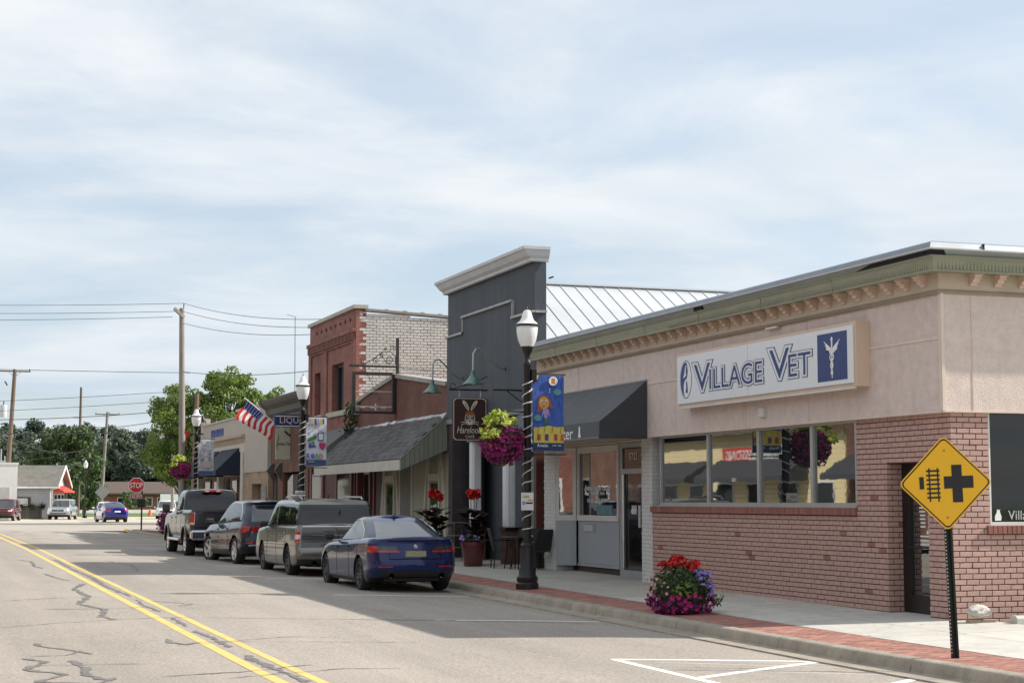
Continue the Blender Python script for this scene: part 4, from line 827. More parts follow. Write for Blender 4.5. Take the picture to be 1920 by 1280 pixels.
ct = MB(); ct.prism([(W + .3, TT - .07), (20, TT - .36), (20, TT - .28), (W + .3, TT + .01)], 'y', TY0 - .05, TY0 + .3); ct.build('tile_coping', M('clay_coping', (.27, .25, .22), .8, var=.2), two)
for i in range(9): MB().lathe([(.07, 0), (.07, .12)], (W + 1.0 + i * .62, TY0 + .02, TT - .03 - (.4 + i * .62) * .045), 8, 'x').build('coping_joint', MATS['clay_coping'], two)
bl_ = MB().box(W + .05, TY0 + .2, 1.0, W + .3, TY1, 3.3); bl_.build('shopfront', M('maroon_shopfront', (.08, .03, .028), .6, var=.2), two)
MB().box(W - .03, TY0, 2.95, W + .05, TY1, 3.35).build('shop_fascia', M('dark_fascia', (.06, .055, .055), .6), two)
for yy in (55.3, 57.4, 59.5, 61.4): MB().box(W - .02, yy, .1, W + .06, yy + .25, 2.95).build('pilaster', MATS['oxblood_paint'], two)
for (a, c) in ((55.6, 57.3), (59.8, 61.3)): MB().box(W + .0, a, .7, W + .04, c, 2.8).build('shop_pane', glass_dk, two)
gx = thing('grey_awning', 'grey fabric awning on the brick building behind the reading banner', 'awning'); MB().prism([(W - .01, 3.25), (W - 1.1, 3.25), (W - 1.1, 3.4), (W - .01, 4.25)], 'y', 55.1, 58.5).build('canopy', M('grey_canvas_awning', (.13, .13, .135), .85), gx); MB().tube([(W - 1.1, 55.1, 3.26), (W - 1.1, 58.5, 3.26)], .02).build('front_bar', blackm, gx)
vine = MB(); rr = random.Random(4)
for i in range(420):
    z = rr.uniform(3.6, 5.0); x = W - .05 + rr.gauss(0, .13) - .1; y_ = 54.75 + rr.gauss(0, .12); s_ = rr.uniform(.04, .08)
    a = Vector((rr.gauss(0, 1), rr.gauss(0, 1), rr.gauss(0, 1))).normalized(); b_ = a.orthogonal().normalized(); p = Vector((x, y_, z)); c_ = a.cross(b_); vine.quad(p - b_ * s_, p + c_ * s_ * .6, p + b_ * s_, p - c_ * s_ * .6)
leafmat('leaf_bright', (.10, .19, .02), (.30, .38, .06)); leafmat('leaf_dark', (.02, .045, .012), (.05, .09, .022)); leafmat('leaf_mid', (.045, .085, .02), (.10, .16, .035)); leafmat('leaf_tree', (.08, .14, .022), (.22, .30, .055), .5); leafmat('leaf_lime', (.30, .38, .03), (.52, .58, .10), 5); leafmat('leaf_wood', (.062, .092, .062), (.10, .135, .082), .15); leafmat('leaf_wood_mid', (.05, .09, .03), (.10, .15, .05), .2)  # woodland leaves: distance haze put into their colour, paler with less contrast
vp = thing('climbing_vine', 'green vine hanging at the corner of the brick building', 'plant'); vine.build('foliage', MATS['leaf_dark'], vp)
b = MB(); rr = random.Random(8)
for i in range(160):
    p = Vector((W - .12 + rr.uniform(0, .6), 54.4 + rr.gauss(0, .12), 4.97 + rr.gauss(.0, .09))); s_ = rr.uniform(.04, .08); a = Vector((rr.gauss(0, 1), rr.gauss(0, 1), rr.gauss(0, 1))).normalized(); b_ = a.orthogonal().normalized(); c_ = a.cross(b_); b.quad(p - b_ * s_, p + c_ * s_ * .6, p + b_ * s_, p - c_ * s_ * .6)
bx = thing('balcony_planter', 'small planter of lime green leaves seen through the sign frame', 'plant'); b.build('foliage', MATS['leaf_lime'], bx); MB().box(W - .15, 54.3, 4.6, W + .5, 54.5, 4.9).build('trough', M('grey_trough', (.3, .3, .29), .8), bx)
# ================================================================ liquor shop
oldb = brickmat('brown_brick', (.20, .09, .06), (.155, .068, .046), (.12, .085, .065))
lq = thing('liquor_shop', 'narrow brown brick shop with heavy bracketed cornice', 'building'); LY0, LY1 = 62.0, 69.0
b = MB(); b.box(W, LY0, 2.9, W + .4, LY1, 5.0); b.box(W, LY0, .1, W + .4, LY0 + .8, 2.9); b.box(W, 66.6, .1, W + .4, 67.6, 2.9); b.box(W, 68.6, .1, W + .4, LY1, 2.9); b.build('front_wall', oldb, lq)
b = MB(); b.box(W + .42, LY0, -.2, 28, LY1, 5.2); b.build('core_wall', M('dark_core', (.03, .025, .022), .9), lq)
cm = M('dark_bronze_cornice', (.085, .078, .066), .6, var=.25, scale=3)
pr = [(0, 4.95), (.06, 4.95), (.08, 5.15), (.2, 5.25), (.24, 5.45), (.42, 5.6), (.5, 5.72), (.52, 5.82), (0, 5.86)]; b = MB(); b.prism([(W - o, z) for o, z in pr], 'y', LY0 + .02, LY1 - .1); b.build('cornice', cm, lq)
b = MB(); b.prism([(W - o * 1.08, z) for o, z in pr], 'y', LY1 - .35, LY1 + .1); b.build('cornice_end', cm, lq)
for yy in (64.0, 68.1): MB().box(W + .05, yy, .1, W + .2, yy + .9, 2.8).build('door', M('dark_shopfront', (.05, .04, .038), .7), lq)
MB().box(W + .1, 62.9, .6, W + .14, 66.5, 2.8).build('shop_pane', glass_dk, lq)
for yy in (66.7, 68.3): MB().prism([(W - .05, 2.6), (W - .3, 3.0), (W - .12, 3.25), (W, 3.3), (W, 2.6)], 'y', yy, yy + .18).build('console', cm, lq)
s_ = thing('liquor_sign', 'blue neon sign board reading LIQUOR above the cream board', 'sign', (13.5, 63.4, 4.78))
bl = M('blue_enamel', (.012, .035, .14), .35, var=.15, scale=3)
MB().box(-.85, -.09, -.24, .65, .09, .24).build('cabinet', bl, s_)
for z in (-.2, .17): MB().tube([(-.83, -.1, z), (.62, -.1, z)], .018).build('neon_tube', whitep, s_)
text('lettering', 'LIQUOR', (-.06, -.095, 0), FS, M('pink_white_neon', (.68, .55, .55), .4), s_, width=1.2, height=.26)
c_ = thing('shop_board', 'cream hanging shop board with dark script beside the liquor sign', 'sign', (13.45, 65.3, 4.05))
MB().box(-.36, -.04, -.66, .33, .04, .66).build('board', M('cream_board', (.47, .46, .36), .6, var=.06), c_)
text('lettering', 'Quinlan | Finish', (-.02, -.046, -.08), FS, blackm, c_, width=.6, height=.16)
flat('flourish', stroke([(-.27, .3), (-.25, .12), (-.3, 0), (-.33, -.14), (-.3, -.26), (-.24, -.3)], [.01, .03, .02, .025, .02, .01]), (0, -.041, 0), FS, blackm, c_)
# flag on a slanted staff
f_ = thing('flag', 'american flag on a white staff angled out over the pavement', 'flag', (13.62, 65.2, 4.3))
A, T_ = Vector((0, 0, 0)), Vector((-1.75, .1, 1.42)); MB().tube([A, T_], .02, 8).build('staff', M('white_pole', (.75, .75, .75), .4), f_); MB().tube([A - (T_ - A) * .06, A + (T_ - A) * .12], .03, 8).build('socket', blackm, f_); MB().lathe([(0, -.03), (.03, 0), (0, .03)], T_, 8).build('finial', M('white_pole', (.75, .75, .75), .4), f_)
fr_, fw_, fb_ = M('flag_red', (.55, .03, .025), .8), M('flag_white', (.75, .74, .74), .8), M('flag_blue', (.03, .05, .22), .8)
P0, P1 = A + (T_ - A) * .28, A + (T_ - A) * .97; U_ = P0 - P1          # hoist runs down the staff from the tip
n, mrow = 24, 26
def fp(i, j):          # i: along hoist 0..mrow (tip -> base), j: along fly
    h = i / mrow; t = j / n; p = P1 + U_ * h; dr_ = Vector((-.52, 0, -1.0)).normalized()
    q = p + dr_ * t * (.85 - .2 * h) + Vector((0, 1, 0)) * .07 * math.sin(t * 5 + h * 2) * t + Vector((.05 * math.sin(t * 6 + h * 3), 0, .03 * math.sin(h * 7 + t * 3) * t)); return q
for st_ in range(13):
    b = MB()
    for i in (st_ * 2, st_ * 2 + 1):
        for j in range(10 if i < 14 else 0, n): b.quad(fp(i, j), fp(i + 1, j), fp(i + 1, j + 1), fp(i, j + 1))
    b.build('red_stripe' if st_ % 2 == 0 else 'white_stripe', fw_ if st_ % 2 else fr_, f_, smooth=True)
b = MB()
for i in range(14):
    for j in range(10): b.quad(fp(i, j), fp(i + 1, j), fp(i + 1, j + 1), fp(i, j + 1))
b.build('canton', fb_, f_, smooth=True)
b = MB()
for i in range(7):
    for j in range(5):
        c = fp(i * 2 + 1, j * 2 + 1); 
        for s2 in (-.012, .012): b.poly([c + Vector((.02 * math.cos(a), s2, .02 * math.sin(a))) for a in (0, 1.26, 2.51, 3.77, 5.03)])
b.build('stars', fw_, f_, kind='stuff')
# ================================================================ beige shop with navy awnings
bg_ = thing('beige_shop', 'long beige stucco shop with blue letters and navy awnings near the corner', 'building'); BY0, BY1 = 69.05, 87.3
bst = M('beige_stucco', (.45, .405, .355), .9, var=.07, scale=2.5, bump=.3); tanb = brickmat('tan_brick', (.42, .29, .19), (.36, .245, .155), (.34, .27, .2)); rdb = brickmat('rusty_brick', (.20, .08, .055), (.30, .16, .11), (.25, .2, .17))
b = MB(); b.box(W - .14, BY0, 3.0, W + .3, 74.3, 5.75); b.box(W + .0, 74.3, 4.6, W + .3, BY1, 5.5); b.box(W - .02, 74.3, 5.5, W + .3, 76.4, 5.9); b.box(W - .02, 86.2, 5.5, W + .3, BY1, 5.95); b.build('upper_wall', bst, bg_)
b = MB(); b.box(W + .3, BY0, -.2, 26, BY1, 5.3); b.build('core_wall', bst, bg_)
b = MB(); b.box(W - .17, BY0 - .02, 5.75, W + .32, 76.5, 5.85); b.box(W - .05, 76.4, 5.5, W + .32, 86.2, 5.58); b.build('parapet_coping', M('cream_coping', (.5, .46, .4), .8), bg_)
b = MB(); b.box(W - .1, BY0, .1, W + .25, 70.5, 3.0); b.box(W - .1, 72.6, .1, W + .25, 74.3, 3.0); b.box(W - .1, 70.5, 2.5, W + .25, 72.6, 3.0); b.build('tan_brick_wall', tanb, bg_)
MB().box(W + .2, 70.5, .1, W + .26, 72.6, 2.5).build('boarded_opening', M('brown_shutter', (.13, .08, .055), .8, var=.15, stretch=(1, 1, 8)), bg_)
pn_ = MB().box(W - .13, 69.3, 1.0, W - .105, 70.4, 2.4).build('wall_panel', M('grey_art_panel', (.22, .215, .2), .7, var=.2, scale=3), bg_)
flat('arch_mark', stroke(ell(0, .0, .3, .55, 14, 0, 180), .03), (W - .13, 69.85, 1.55), FW, MATS['cream_trim'], pn_)
b = MB(); b.prism([(W, 4.3), (W - .1, 4.3), (W - .2, 4.5), (W - .3, 4.58), (W - .3, 4.66), (W, 4.7)], 'y', 74.2, BY1); b.build('cornice', M('tan_cornice', (.42, .33, .23), .7), bg_)
MB().box(W - .12, 74.25, 3.95, W, BY1, 4.3).build('entablature', M('pale_entablature', (.52, .49, .44), .7), bg_)
for yy in (74.4, 80.6, 86.7): MB().bbox(W - .2, yy, .1, W + .1, yy + .5, 3.95, .03).build('pilaster', MATS['pale_entablature'], bg_)
b = MB(); b.box(W + .02, 74.9, 2.9, W + .3, BY1, 3.95); b.build('panel_band', bst, bg_)
for i in range(5): MB().box(W - .01, 75.3 + i * 2.3, 3.1, W + .02, 77.1 + i * 2.3, 3.75).build('panel', MATS['pale_entablature'], bg_)
b = MB(); b.box(W + .05, 74.9, .1, W + .3, BY1, 2.9); b.build('brick_wall', rdb, bg_)
for (a, c) in ((76.6, 78.0), (78.9, 80.3), (81.6, 83.0), (84.0, 86.2)):
    wn = MB().box(W + .0, a, .5, W + .045, c, 2.8).build('window', M('dark_green_frame', (.04, .045, .045), .5), bg_); MB().box(W - .015, a + .1, .6, W - .002, c - .1, 2.7).build('pane', glass_dk, wn)
for (yy) in (78.4, 81.0): MB().lathe([(.03, 0), (.09, .1), (.09, .4), (.03, .5)], (W - .08, yy, 1.9), 8).build('wall_lantern', blackm, bg_)
navyc = M('navy_canvas', (.012, .018, .04), .8, var=.15)
for k, (a, c, lb) in enumerate(((75.6, 80.4, 'navy fabric awning on the beige shop, nearer the flag'), (80.9, 86.4, 'navy fabric awning on the beige shop, nearer the utility pole'))):
    g = thing('awning', lb, 'awning', (W, a, 2.9), 0, 'navy awnings'); x1 = -1.15
    MB().prism([(0, 1.35), (x1, .22), (x1, 0), (x1 + .02, 0), (x1 + .02, .2), (0, 1.3)], 'y', 0, c - a).build('canopy', navyc, g)
    for yy in (0, c - a): MB().prism([(0, 0), (x1, 0), (x1, .22), (0, 1.35)], 'y', yy - .006, yy + .006).build('side_panel', navyc, g)
rr = random.Random(31); yy = 83.9
q = MB()
for i in range(9):
    w_ = rr.uniform(.28, .4); q.box(W - .04, yy - w_, 4.86, W, yy, 5.02); q.box(W - .04, yy - w_, 5.02, W, yy - w_ + .1, 5.2); q.box(W - .04, yy - w_ * .35, 5.02, W, yy, 5.2 - .1 * (i % 2)); yy -= w_ + .07
q.build('fascia_lettering', M('royal_blue_letters', (.02, .06, .26), .4), bg_)
for (yy, zz) in ((85.5, 5.62), (83.3, 5.62)):
    fl_ = thing('floodlight', 'small floodlight cluster on the beige shop parapet' if yy > 84 else 'small floodlight on the beige shop parapet nearer the flag', 'lamp', (W - .2, yy, zz)); MB().tube([(.2, 0, -.1), (.1, 0, .15), (-.3, 0, .2)], .03).build('arm', blackm, fl_); MB().lathe([(.05, 0), (.16, -.25), (.16, -.28), (0, -.28)], (-.35, 0, .25), 10).build('head', blackm, fl_, smooth=True)
rs_ = thing('red_sign', 'small red blade sign behind the far lamp post', 'sign', (12.95, 86.5, 4.3)); MB().box(-.5, -.04, .7, .0, .04, 1.0).build('panel', M('blade_red', (.5, .02, .02), .5), rs_); MB().box(-.4, -.045, .25, -.15, .045, .7).build('stem_panel', M('blade_red', (.5, .02, .02), .5), rs_); MB().box(.0, -.02, .8, .7, .02, .86).build('bracket', blackm, rs_)
# ================================================================ far buildings beyond the cross street
wm = M('white_block_paint', (.72, .72, .70), .8, var=.04)
wb = thing('white_building', 'plain white painted block building at the left edge behind the red suv', 'building')
MB().box(-30, 146, .1, 7.9, 175, 4.75).build('wall', wm, wb); MB().box(-30.05, 145.95, 4.75, 7.98, 175, 4.9).build('parapet', wm, wb); MB().box(6.4, 145.9, .2, 7.3, 145.99, 2.9).build('door', M('grey_white_door', (.5, .5, .49), .6), wb)
b = MB(); b.tube([(6.7, 149, 4.9), (6.7, 149, 6.1)], .06); b.box(6.4, 148.8, 5.0, 7.1, 149.2, 5.1); b.tube([(7.0, 149, 4.9), (7.0, 149, 5.5)], .05); b.build('vent_pipe', M('galvanised', (.45, .46, .46), .4, .6), wb)
gh = thing('grey_house', 'grey sided shop with shingle gable roof and white trim behind the parked suvs', 'building', (11.3, 153.4, .1), R(-15))
gs = M('grey_siding', (.30, .31, .34), .7, var=.05); gr = M('grey_roof_shingle', (.16, .155, .14), .95, var=.25, scale=2, bump=.4); wtr = M('white_frame', (.7, .7, .68), .5)
ez, rz_, dp, ln_ = 2.9, 4.7, 5.2, 9.0; ry = dp / 2       # local: corner at origin, long wall along -x, gable end at x = 0 faces +x
MB().box(-ln_, 0, 0, 0, dp, 2.95).build('wall', gs, gh)
sid = MB().box(0, 0, 0, ln_ - .1, .03, .16).mesh('siding_board', gs)
for i in range(17): o = link('siding_board', sid, gh); o.location = (-ln_, -.025, .2 + i * .165); o.rotation_euler = (R(6), 0, 0)
for s_ in (1, -1):
    f = lambda y: y if s_ > 0 else dp - y
    MB().prism([(f(-.5), ez - .05), (f(-.5), ez + .08), (ry, rz_ + .1), (ry, rz_ - .05)], 'x', -ln_, .55).build('roof_slope', gr, gh)
    MB().prism([(f(-.55), ez - .14), (f(-.55), ez + .07), (ry, rz_ + .1), (ry, rz_ - .12)], 'x', .551, .63).build('barge_board', wtr, gh)
MB().box(-ln_, -.58, ez - .14, .55, -.5, ez + .02).build('gutter', wtr, gh); MB().box(-.12, -.06, 0, -.0, -.02, 2.95).build('corner_board', wtr, gh); MB().tube([(.5, -.5, ez - .1), (-.2, -.1, 2.6), (-.2, -.1, 0)], .05, 6).build('downpipe', wtr, gh)
MB().prism([(0, 2.95), (dp, 2.95), (ry, rz_ - .1)], 'x', .0, .04).build('gable', wtr, gh); MB().box(.04, ry - .3, 3.3, .06, ry + .3, 3.9).build('gable_vent', M('grey_vent', (.2, .2, .2), .7), gh)
MB().prism([(.0, ez - .04), (dp, ez - .04), (ry, rz_ - .06)], 'x', .9, 1.2).build('gable_soffit', M('salmon_soffit', (.38, .22, .18), .8), gh) if False else None
for yy in (.3, 1.9, 3.5):
    wn = MB().box(.0, yy, .4, .05, yy + 1.35, 2.3).build('window', wtr, gh); MB().box(.05, yy + .12, .5, .06, yy + 1.23, 2.2).build('pane', glass_dk, wn)
wn = MB().box(-3.6, -.1, 1.0, -1.9, -.05, 2.0).build('window', blackm, gh); MB().box(-3.4, -.12, 1.1, -2.1, -.1, 1.9).build('pane', glass, wn)
ra = thing('red_awning', 'small red fabric awning on the grey shop gable end', 'awning', (11.3, 153.4, 2.5), R(-15)); MB().prism([(.06, .6), (.95, .1), (.95, 0), (.9, 0), (.06, .5)], 'y', .0, 5.2).build('canopy', M('red_canvas', (.62, .06, .035), .8), ra); MB().prism([(.06, .0), (.95, 0), (.95, .1), (.06, .6)], 'y', -.012, 0).build('side_panel', M('red_canvas', (.62, .06, .035), .8), ra)
GY = 154.6
fe = thing('wooden_fence', 'low dark fence with flower boxes between the two parked suvs', 'fence', (8.3, GY - 1.0, .2))
pk = MB().box(0, 0, 0, .19, .04, 1.15).mesh('picket', M('dark_fence_wood', (.07, .065, .06), .85, rnd=.2))
for i in range(14): o = link('picket', pk, fe); o.location = (i * .2, 0, 0)
rr = random.Random(3); b = MB()
for i in range(200):
    p = Vector((rr.choice((.3, 1.2, 2.1)) + rr.gauss(0, .18), -.1, 1.1 + rr.gauss(0, .14))); s2 = .07; a = Vector((rr.gauss(0, 1), rr.gauss(0, 1), rr.gauss(0, 1))).normalized(); b_ = a.orthogonal().normalized(); c_ = a.cross(b_); b.quad(p - b_ * s2, p + c_ * s2, p + b_ * s2, p - c_ * s2)
b.build('flower_box', MATS['leaf_dark'], fe)
bh = thing('brown_house', 'low brick house with brown roof below the woods', 'house'); HX0, HX1, HY = 27, 38.5, 270
MB().box(HX0 + 1, HY, .1, HX1 - 1.5, HY + 9, 2.9).build('wall', M('house_brick', (.28, .11, .075), .85, var=.15), bh)
b = MB(); b.prism([(HY - 1, 2.75), (HY - 1, 2.95), (HY + 4.5, 4.75), (HY + 4.5, 4.5)], 'x', HX0, HX1); b.prism([(HY + 10, 2.75), (HY + 10, 2.95), (HY + 4.5, 4.75), (HY + 4.5, 4.5)], 'x', HX0, HX1); b.build('roof', M('brown_roof', (.10, .075, .062), .9, var=.15), bh)
for xx in (29.5, 31.6, 33.8, 35.6): wn = MB().box(xx, HY - .08, .9, xx + 1.1, HY - .01, 2.3).build('window', M('white_frame', (.7, .7, .68), .5), bh); MB().box(xx + .12, HY - .1, 1.0, xx + .98, HY - .08, 2.2).build('pane', glass_dk, wn)
gb_ = thing('grey_cottage', 'small white windowed cottage right of the brown house', 'house'); MB().box(37.5, 276, .1, 42, 283, 2.8).build('wall', M('pale_siding', (.42, .43, .44), .8), gb_); b = MB(); b.prism([(275.3, 2.7), (275.3, 2.9), (279.5, 4.3), (279.5, 4.1)], 'x', 37, 42.5); b.prism([(283.7, 2.7), (283.7, 2.9), (279.5, 4.3), (279.5, 4.1)], 'x', 37, 42.5); b.build('roof', M('dark_grey_roof', (.07, .07, .075), .9), gb_)
for xx in (38.2, 40.2): wn = MB().box(xx, 275.9, 1.0, xx + 1.2, 275.98, 2.4).build('window', M('white_frame', (.7, .7, .68), .5), gb_); MB().box(xx + .1, 275.88, 1.1, xx + 1.1, 275.9, 2.3).build('pane', glass_dk, wn)
bt = sheet('railway_bank', [-150, 0, 20, 40, 150], [246, 249, 252, 255], lambda x, y: .5 if 247 < y < 254 else .05, M('ballast', (.36, .34, .31), .95, var=.3, scale=1.2, bump=.8, bscale=6), kind='structure')
# ================================================================ street opposite, seen in the windows
ys2 = M('yellow_siding', (.80, .70, .42), .7, var=.06, scale=1.5); opp = -7.2
def opposite(name, label, y0, y1, h, mat, roofm, aw_lab=None, awn=None):
    t = thing(name, label, 'building'); MB().box(-18, y0, 0, opp, y1, h).build('wall', mat, t)
    if mat is ys2:
        sdm = MB().box(0, 0, 0, .03, y1 - y0, .18).mesh('siding_board', mat)
        for i in range(int((h - .3) / .2)): o = link('siding_board', sdm, t); o.location = (opp - .012, y0, .3 + i * .2); o.rotation_euler = (0, R(5), 0)
    MB().prism([(opp + .7, h - .9), (opp + .72, h - .75), (opp - 1.6, h + 1.3), (opp - 1.6, h + 1.0)], 'y', y0 - .1, y1 + .1).build('roof', roofm, t)
    n_ = max(1, int((y1 - y0) / 3))
    for i in range(n_):
        a = y0 + .8 + i * (y1 - y0 - .8) / n_; wn = MB().box(opp - .02, a, .6, opp + .06, a + 1.7, 2.6).build('window', M('white_frame', (.7, .7, .68), .5), t); MB().box(opp + .06, a + .1, .7, opp + .07, a + 1.6, 2.5).build('pane', glass_dk, wn)
    return t
opposite('brown_shop', 'brown brick shop across the street mirrored at the edge of the clinic windows', 45, 59.3, 6.4, oldb, gr)
t2 = opposite('music_shop', 'yellow sided music shop across the street mirrored in the clinic windows', 59.35, 78, 5.6, ys2, gr)
opposite('tan_shop', 'tan brick shop across the street mirrored in the clinic windows', 30, 44.6, 5.2, tanb, M('dark_grey_roof', (.07, .07, .075), .9))
opposite('brick_shop', 'red brick shop across the street nearest the camera', 6, 29.5, 6.0, red, M('dark_grey_roof', (.07, .07, .075), .9))
opposite('brown_brick_shop', 'tall brown brick shop across the street near the corner', 79, 91, 7.2, oldb, M('dark_grey_roof', (.07, .07, .075), .9))
bn = thing('music_banner', 'grey and red music lessons banner across the street', 'sign', (opp + .1, 67, 3.6)); MB().box(-.03, -3, -.55, 0, 3, .55).build('cloth', M('banner_grey', (.30, .30, .31), .6), bn); MB().box(0.001, 0, -.54, .006, 2.99, .54).build('red_half', M('banner_red', (.5, .06, .04), .6), bn)
text('lettering', 'MUSIC LESSONS', (.012, 0, .2), FE, whitep, bn, width=5.2, height=.42); text('lettering', 'ROCK BAND CLASSES', (.012, 0, -.25), FE, whitep, bn, width=5.2, height=.36)
for k, (a, c) in enumerate(((56, 59.0), (62.2, 70.5), (71.5, 77))):
    g = thing('awning', ('short black awning on the brown shop across the street', 'black awning numbered 5728 across the street', 'black awning at the far end across the street')[k], 'awning', (opp + .05, a, 2.6)); MB().prism([(0, 1.0), (1.3, .2), (1.3, 0), (1.27, 0), (0, .9)], 'y', 0, c - a).build('canopy', awm, g); MB().prism([(0, 0), (1.3, 0), (1.3, .2), (0, 1.0)], 'y', -.01, 0).build('side_panel', awm, g)
    if k == 1: text('lettering', '5728', (1.31, (c - a) / 2, .1), FE, whitep, g, height=.16)
# ================================================================ street lamps, banners, baskets
acr = M('prismatic_acrylic', (.80, .81, .80), .15, var=.06, scale=9, bump=.6, bscale=45); lampw = M('white_lamp_cap', (.80, .80, .79), .35, var=.04); tinsel = M('white_rope_light', (.62, .62, .60), .5)
def lamp_post():
    t = thing('street_lamp', 'x', 'street lamp', (0, 0, 0), 0, 'black street lamps along the pavement')
    MB().lathe([(.30, -.03), (.30, .0), (.24, .0)], n=20).build('footing', conc, t)
    MB().lathe([(.215, 0), (.215, .12), (.19, .15), (.20, .18), (.20, .24), (.165, .28), (.155, .40), (.135, .44), (.13, .75), (.12, .80), (.125, .84), (.095, .88)], n=20).build('base', blackm, t, smooth=True)
    MB().lathe([(.08, .86), (.07, 4.2), (.08, 4.22), (.08, 4.30), (.06, 4.33), (.055, 4.42), (.1, 4.52), (.12, 4.58), (.12, 4.62)], n=16).build('shaft', blackm, t, smooth=True)
    MB().lathe([(.12, 4.6), (.175, 4.72), (.2, 4.86), (.205, 4.97), (.2, 5.0)], n=20).build('globe', acr, t, smooth=True)
    b = MB(); b.lathe([(.205, 4.985), (.225, 4.985), (.225, 5.025), (.19, 5.03)], n=24); b.build('ring', blackm, t)
    MB().lathe([(.215, 5.025), (.185, 5.055), (.13, 5.1), (.105, 5.16), (.085, 5.24), (.06, 5.29), (0.03, 5.3)], n=20).build('cap', lampw, t, smooth=True); MB().lathe([(.012, 5.29), (.02, 5.32), (.008, 5.36), (0, 5.42)], n=8).build('finial', blackm, t)
    pts = []
    for i in range(0, 170): 
        a = i * .52; z = 1.0 + i * 3.0 / 170 + .03 * math.sin(i * .37); r_ = .088 + (.004 if i % 7 else .02); pts.append((r_ * math.cos(a), r_ * math.sin(a), z))
    MB().tube(pts, .011, 5).build('rope_light', tinsel, t)
    for z in (4.08, 2.55): MB().tube([(.05, 0, z), (.78, 0, z)], .014, 6).build('banner_arm', blackm, t)
    MB().box(-.1, -.1, 2.5, .1, .1, 2.6).build('clamp', blackm, t); MB().box(.07, -.07, 3.93, .17, .07, 4.16).build('junction_box', blackm, t)
    return t
LX = 10.95; LS = [(LX, 30.55), (LX, 50.6), (LX, 71.3)]; lbl = ['black lamp post with blue child drawing banner and notice', 'black lamp post with the reading banner behind the grey wagon', 'black lamp post with the doodle banner beside the utility pole']
proto = lamp_post(); lamps = []
for i, (x, y) in enumerate(LS):
    o = proto if i == 0 else copy_tree(proto); o['label'] = lbl[i]; o.location = (x, y, SZ(x, y) - .02); lamps.append(o)
fl2 = copy_tree(proto); fl2['label'] = 'small far street lamp beside the silver suv'; fl2.location = (14.85, 162.5, .2)
for k in kids(fl2):
    if k.name.startswith(('banner_arm', 'rope_light', 'clamp', 'junction_box')): bpy.data.objects.remove(k)
# banners hang off the posts (own things); local origin: post axis, x to the right, faces -y
def banner(label, i, mat):
    x, y = LS[i]; t = thing('banner', label, 'banner', (x, y - .01, SZ(x, y) - .02), 0, 'street banners')
    cl = MB(); n = 10
    for k in range(n + 1):
        z = 2.62 + 1.44 * k / n; o = .012 * math.sin(k * .9 + i); cl.v += [(.11, o, z), (.44, o * .4 - .01, z), (.74, -o, z), (.11, o + .004, z), (.44, o * .4 - .006, z), (.74, -o + .004, z)]
    cl.f = [(k * 6 + j, k * 6 + j + 1, k * 6 + 6 + j + 1, k * 6 + 6 + j) for k in range(n) for j in (0, 1, 3, 4)]; cl.mi = [0] * len(cl.f)
    cl.build('cloth', mat, t, smooth=True); return t
PRN = {}
def C(nm, c): return M('print_' + nm, c, .65, var=.12, scale=9)
def art(t, shapes):          # shapes in banner units: x 0..1, y 0..1.44 (up)
    for k, (nm, pts, cc) in enumerate(shapes): flat(nm, [(.12 + x * .61, 2.62 + yv) for x, yv in pts], (0, -.026 - .0008 * k, 0), FS, cc, t, 0, .0006)
b1 = banner('blue banner with a crayon drawing of a girl on the nearest lamp post', 0, M('crayon_blue', (.05, .11, .42), .8, var=.45, scale=7, stretch=(3, 1, .8)))
yel, org, grn, wht, prp, dkb, rdd, tealc = C('yellow', (.62, .52, .10)), C('orange', (.50, .20, .04)), C('green', (.05, .16, .08)), C('white', (.72, .73, .75)), C('lilac', (.36, .26, .50)), C('dark_navy', (.02, .045, .13)), C('red', (.42, .06, .05)), C('teal', (.10, .32, .33))
skin, hair = C('peach', (.60, .32, .09)), C('auburn', (.30, .10, .04)); ink = C('ink', (.012, .012, .02)); vio = C('violet', (.10, .05, .16))
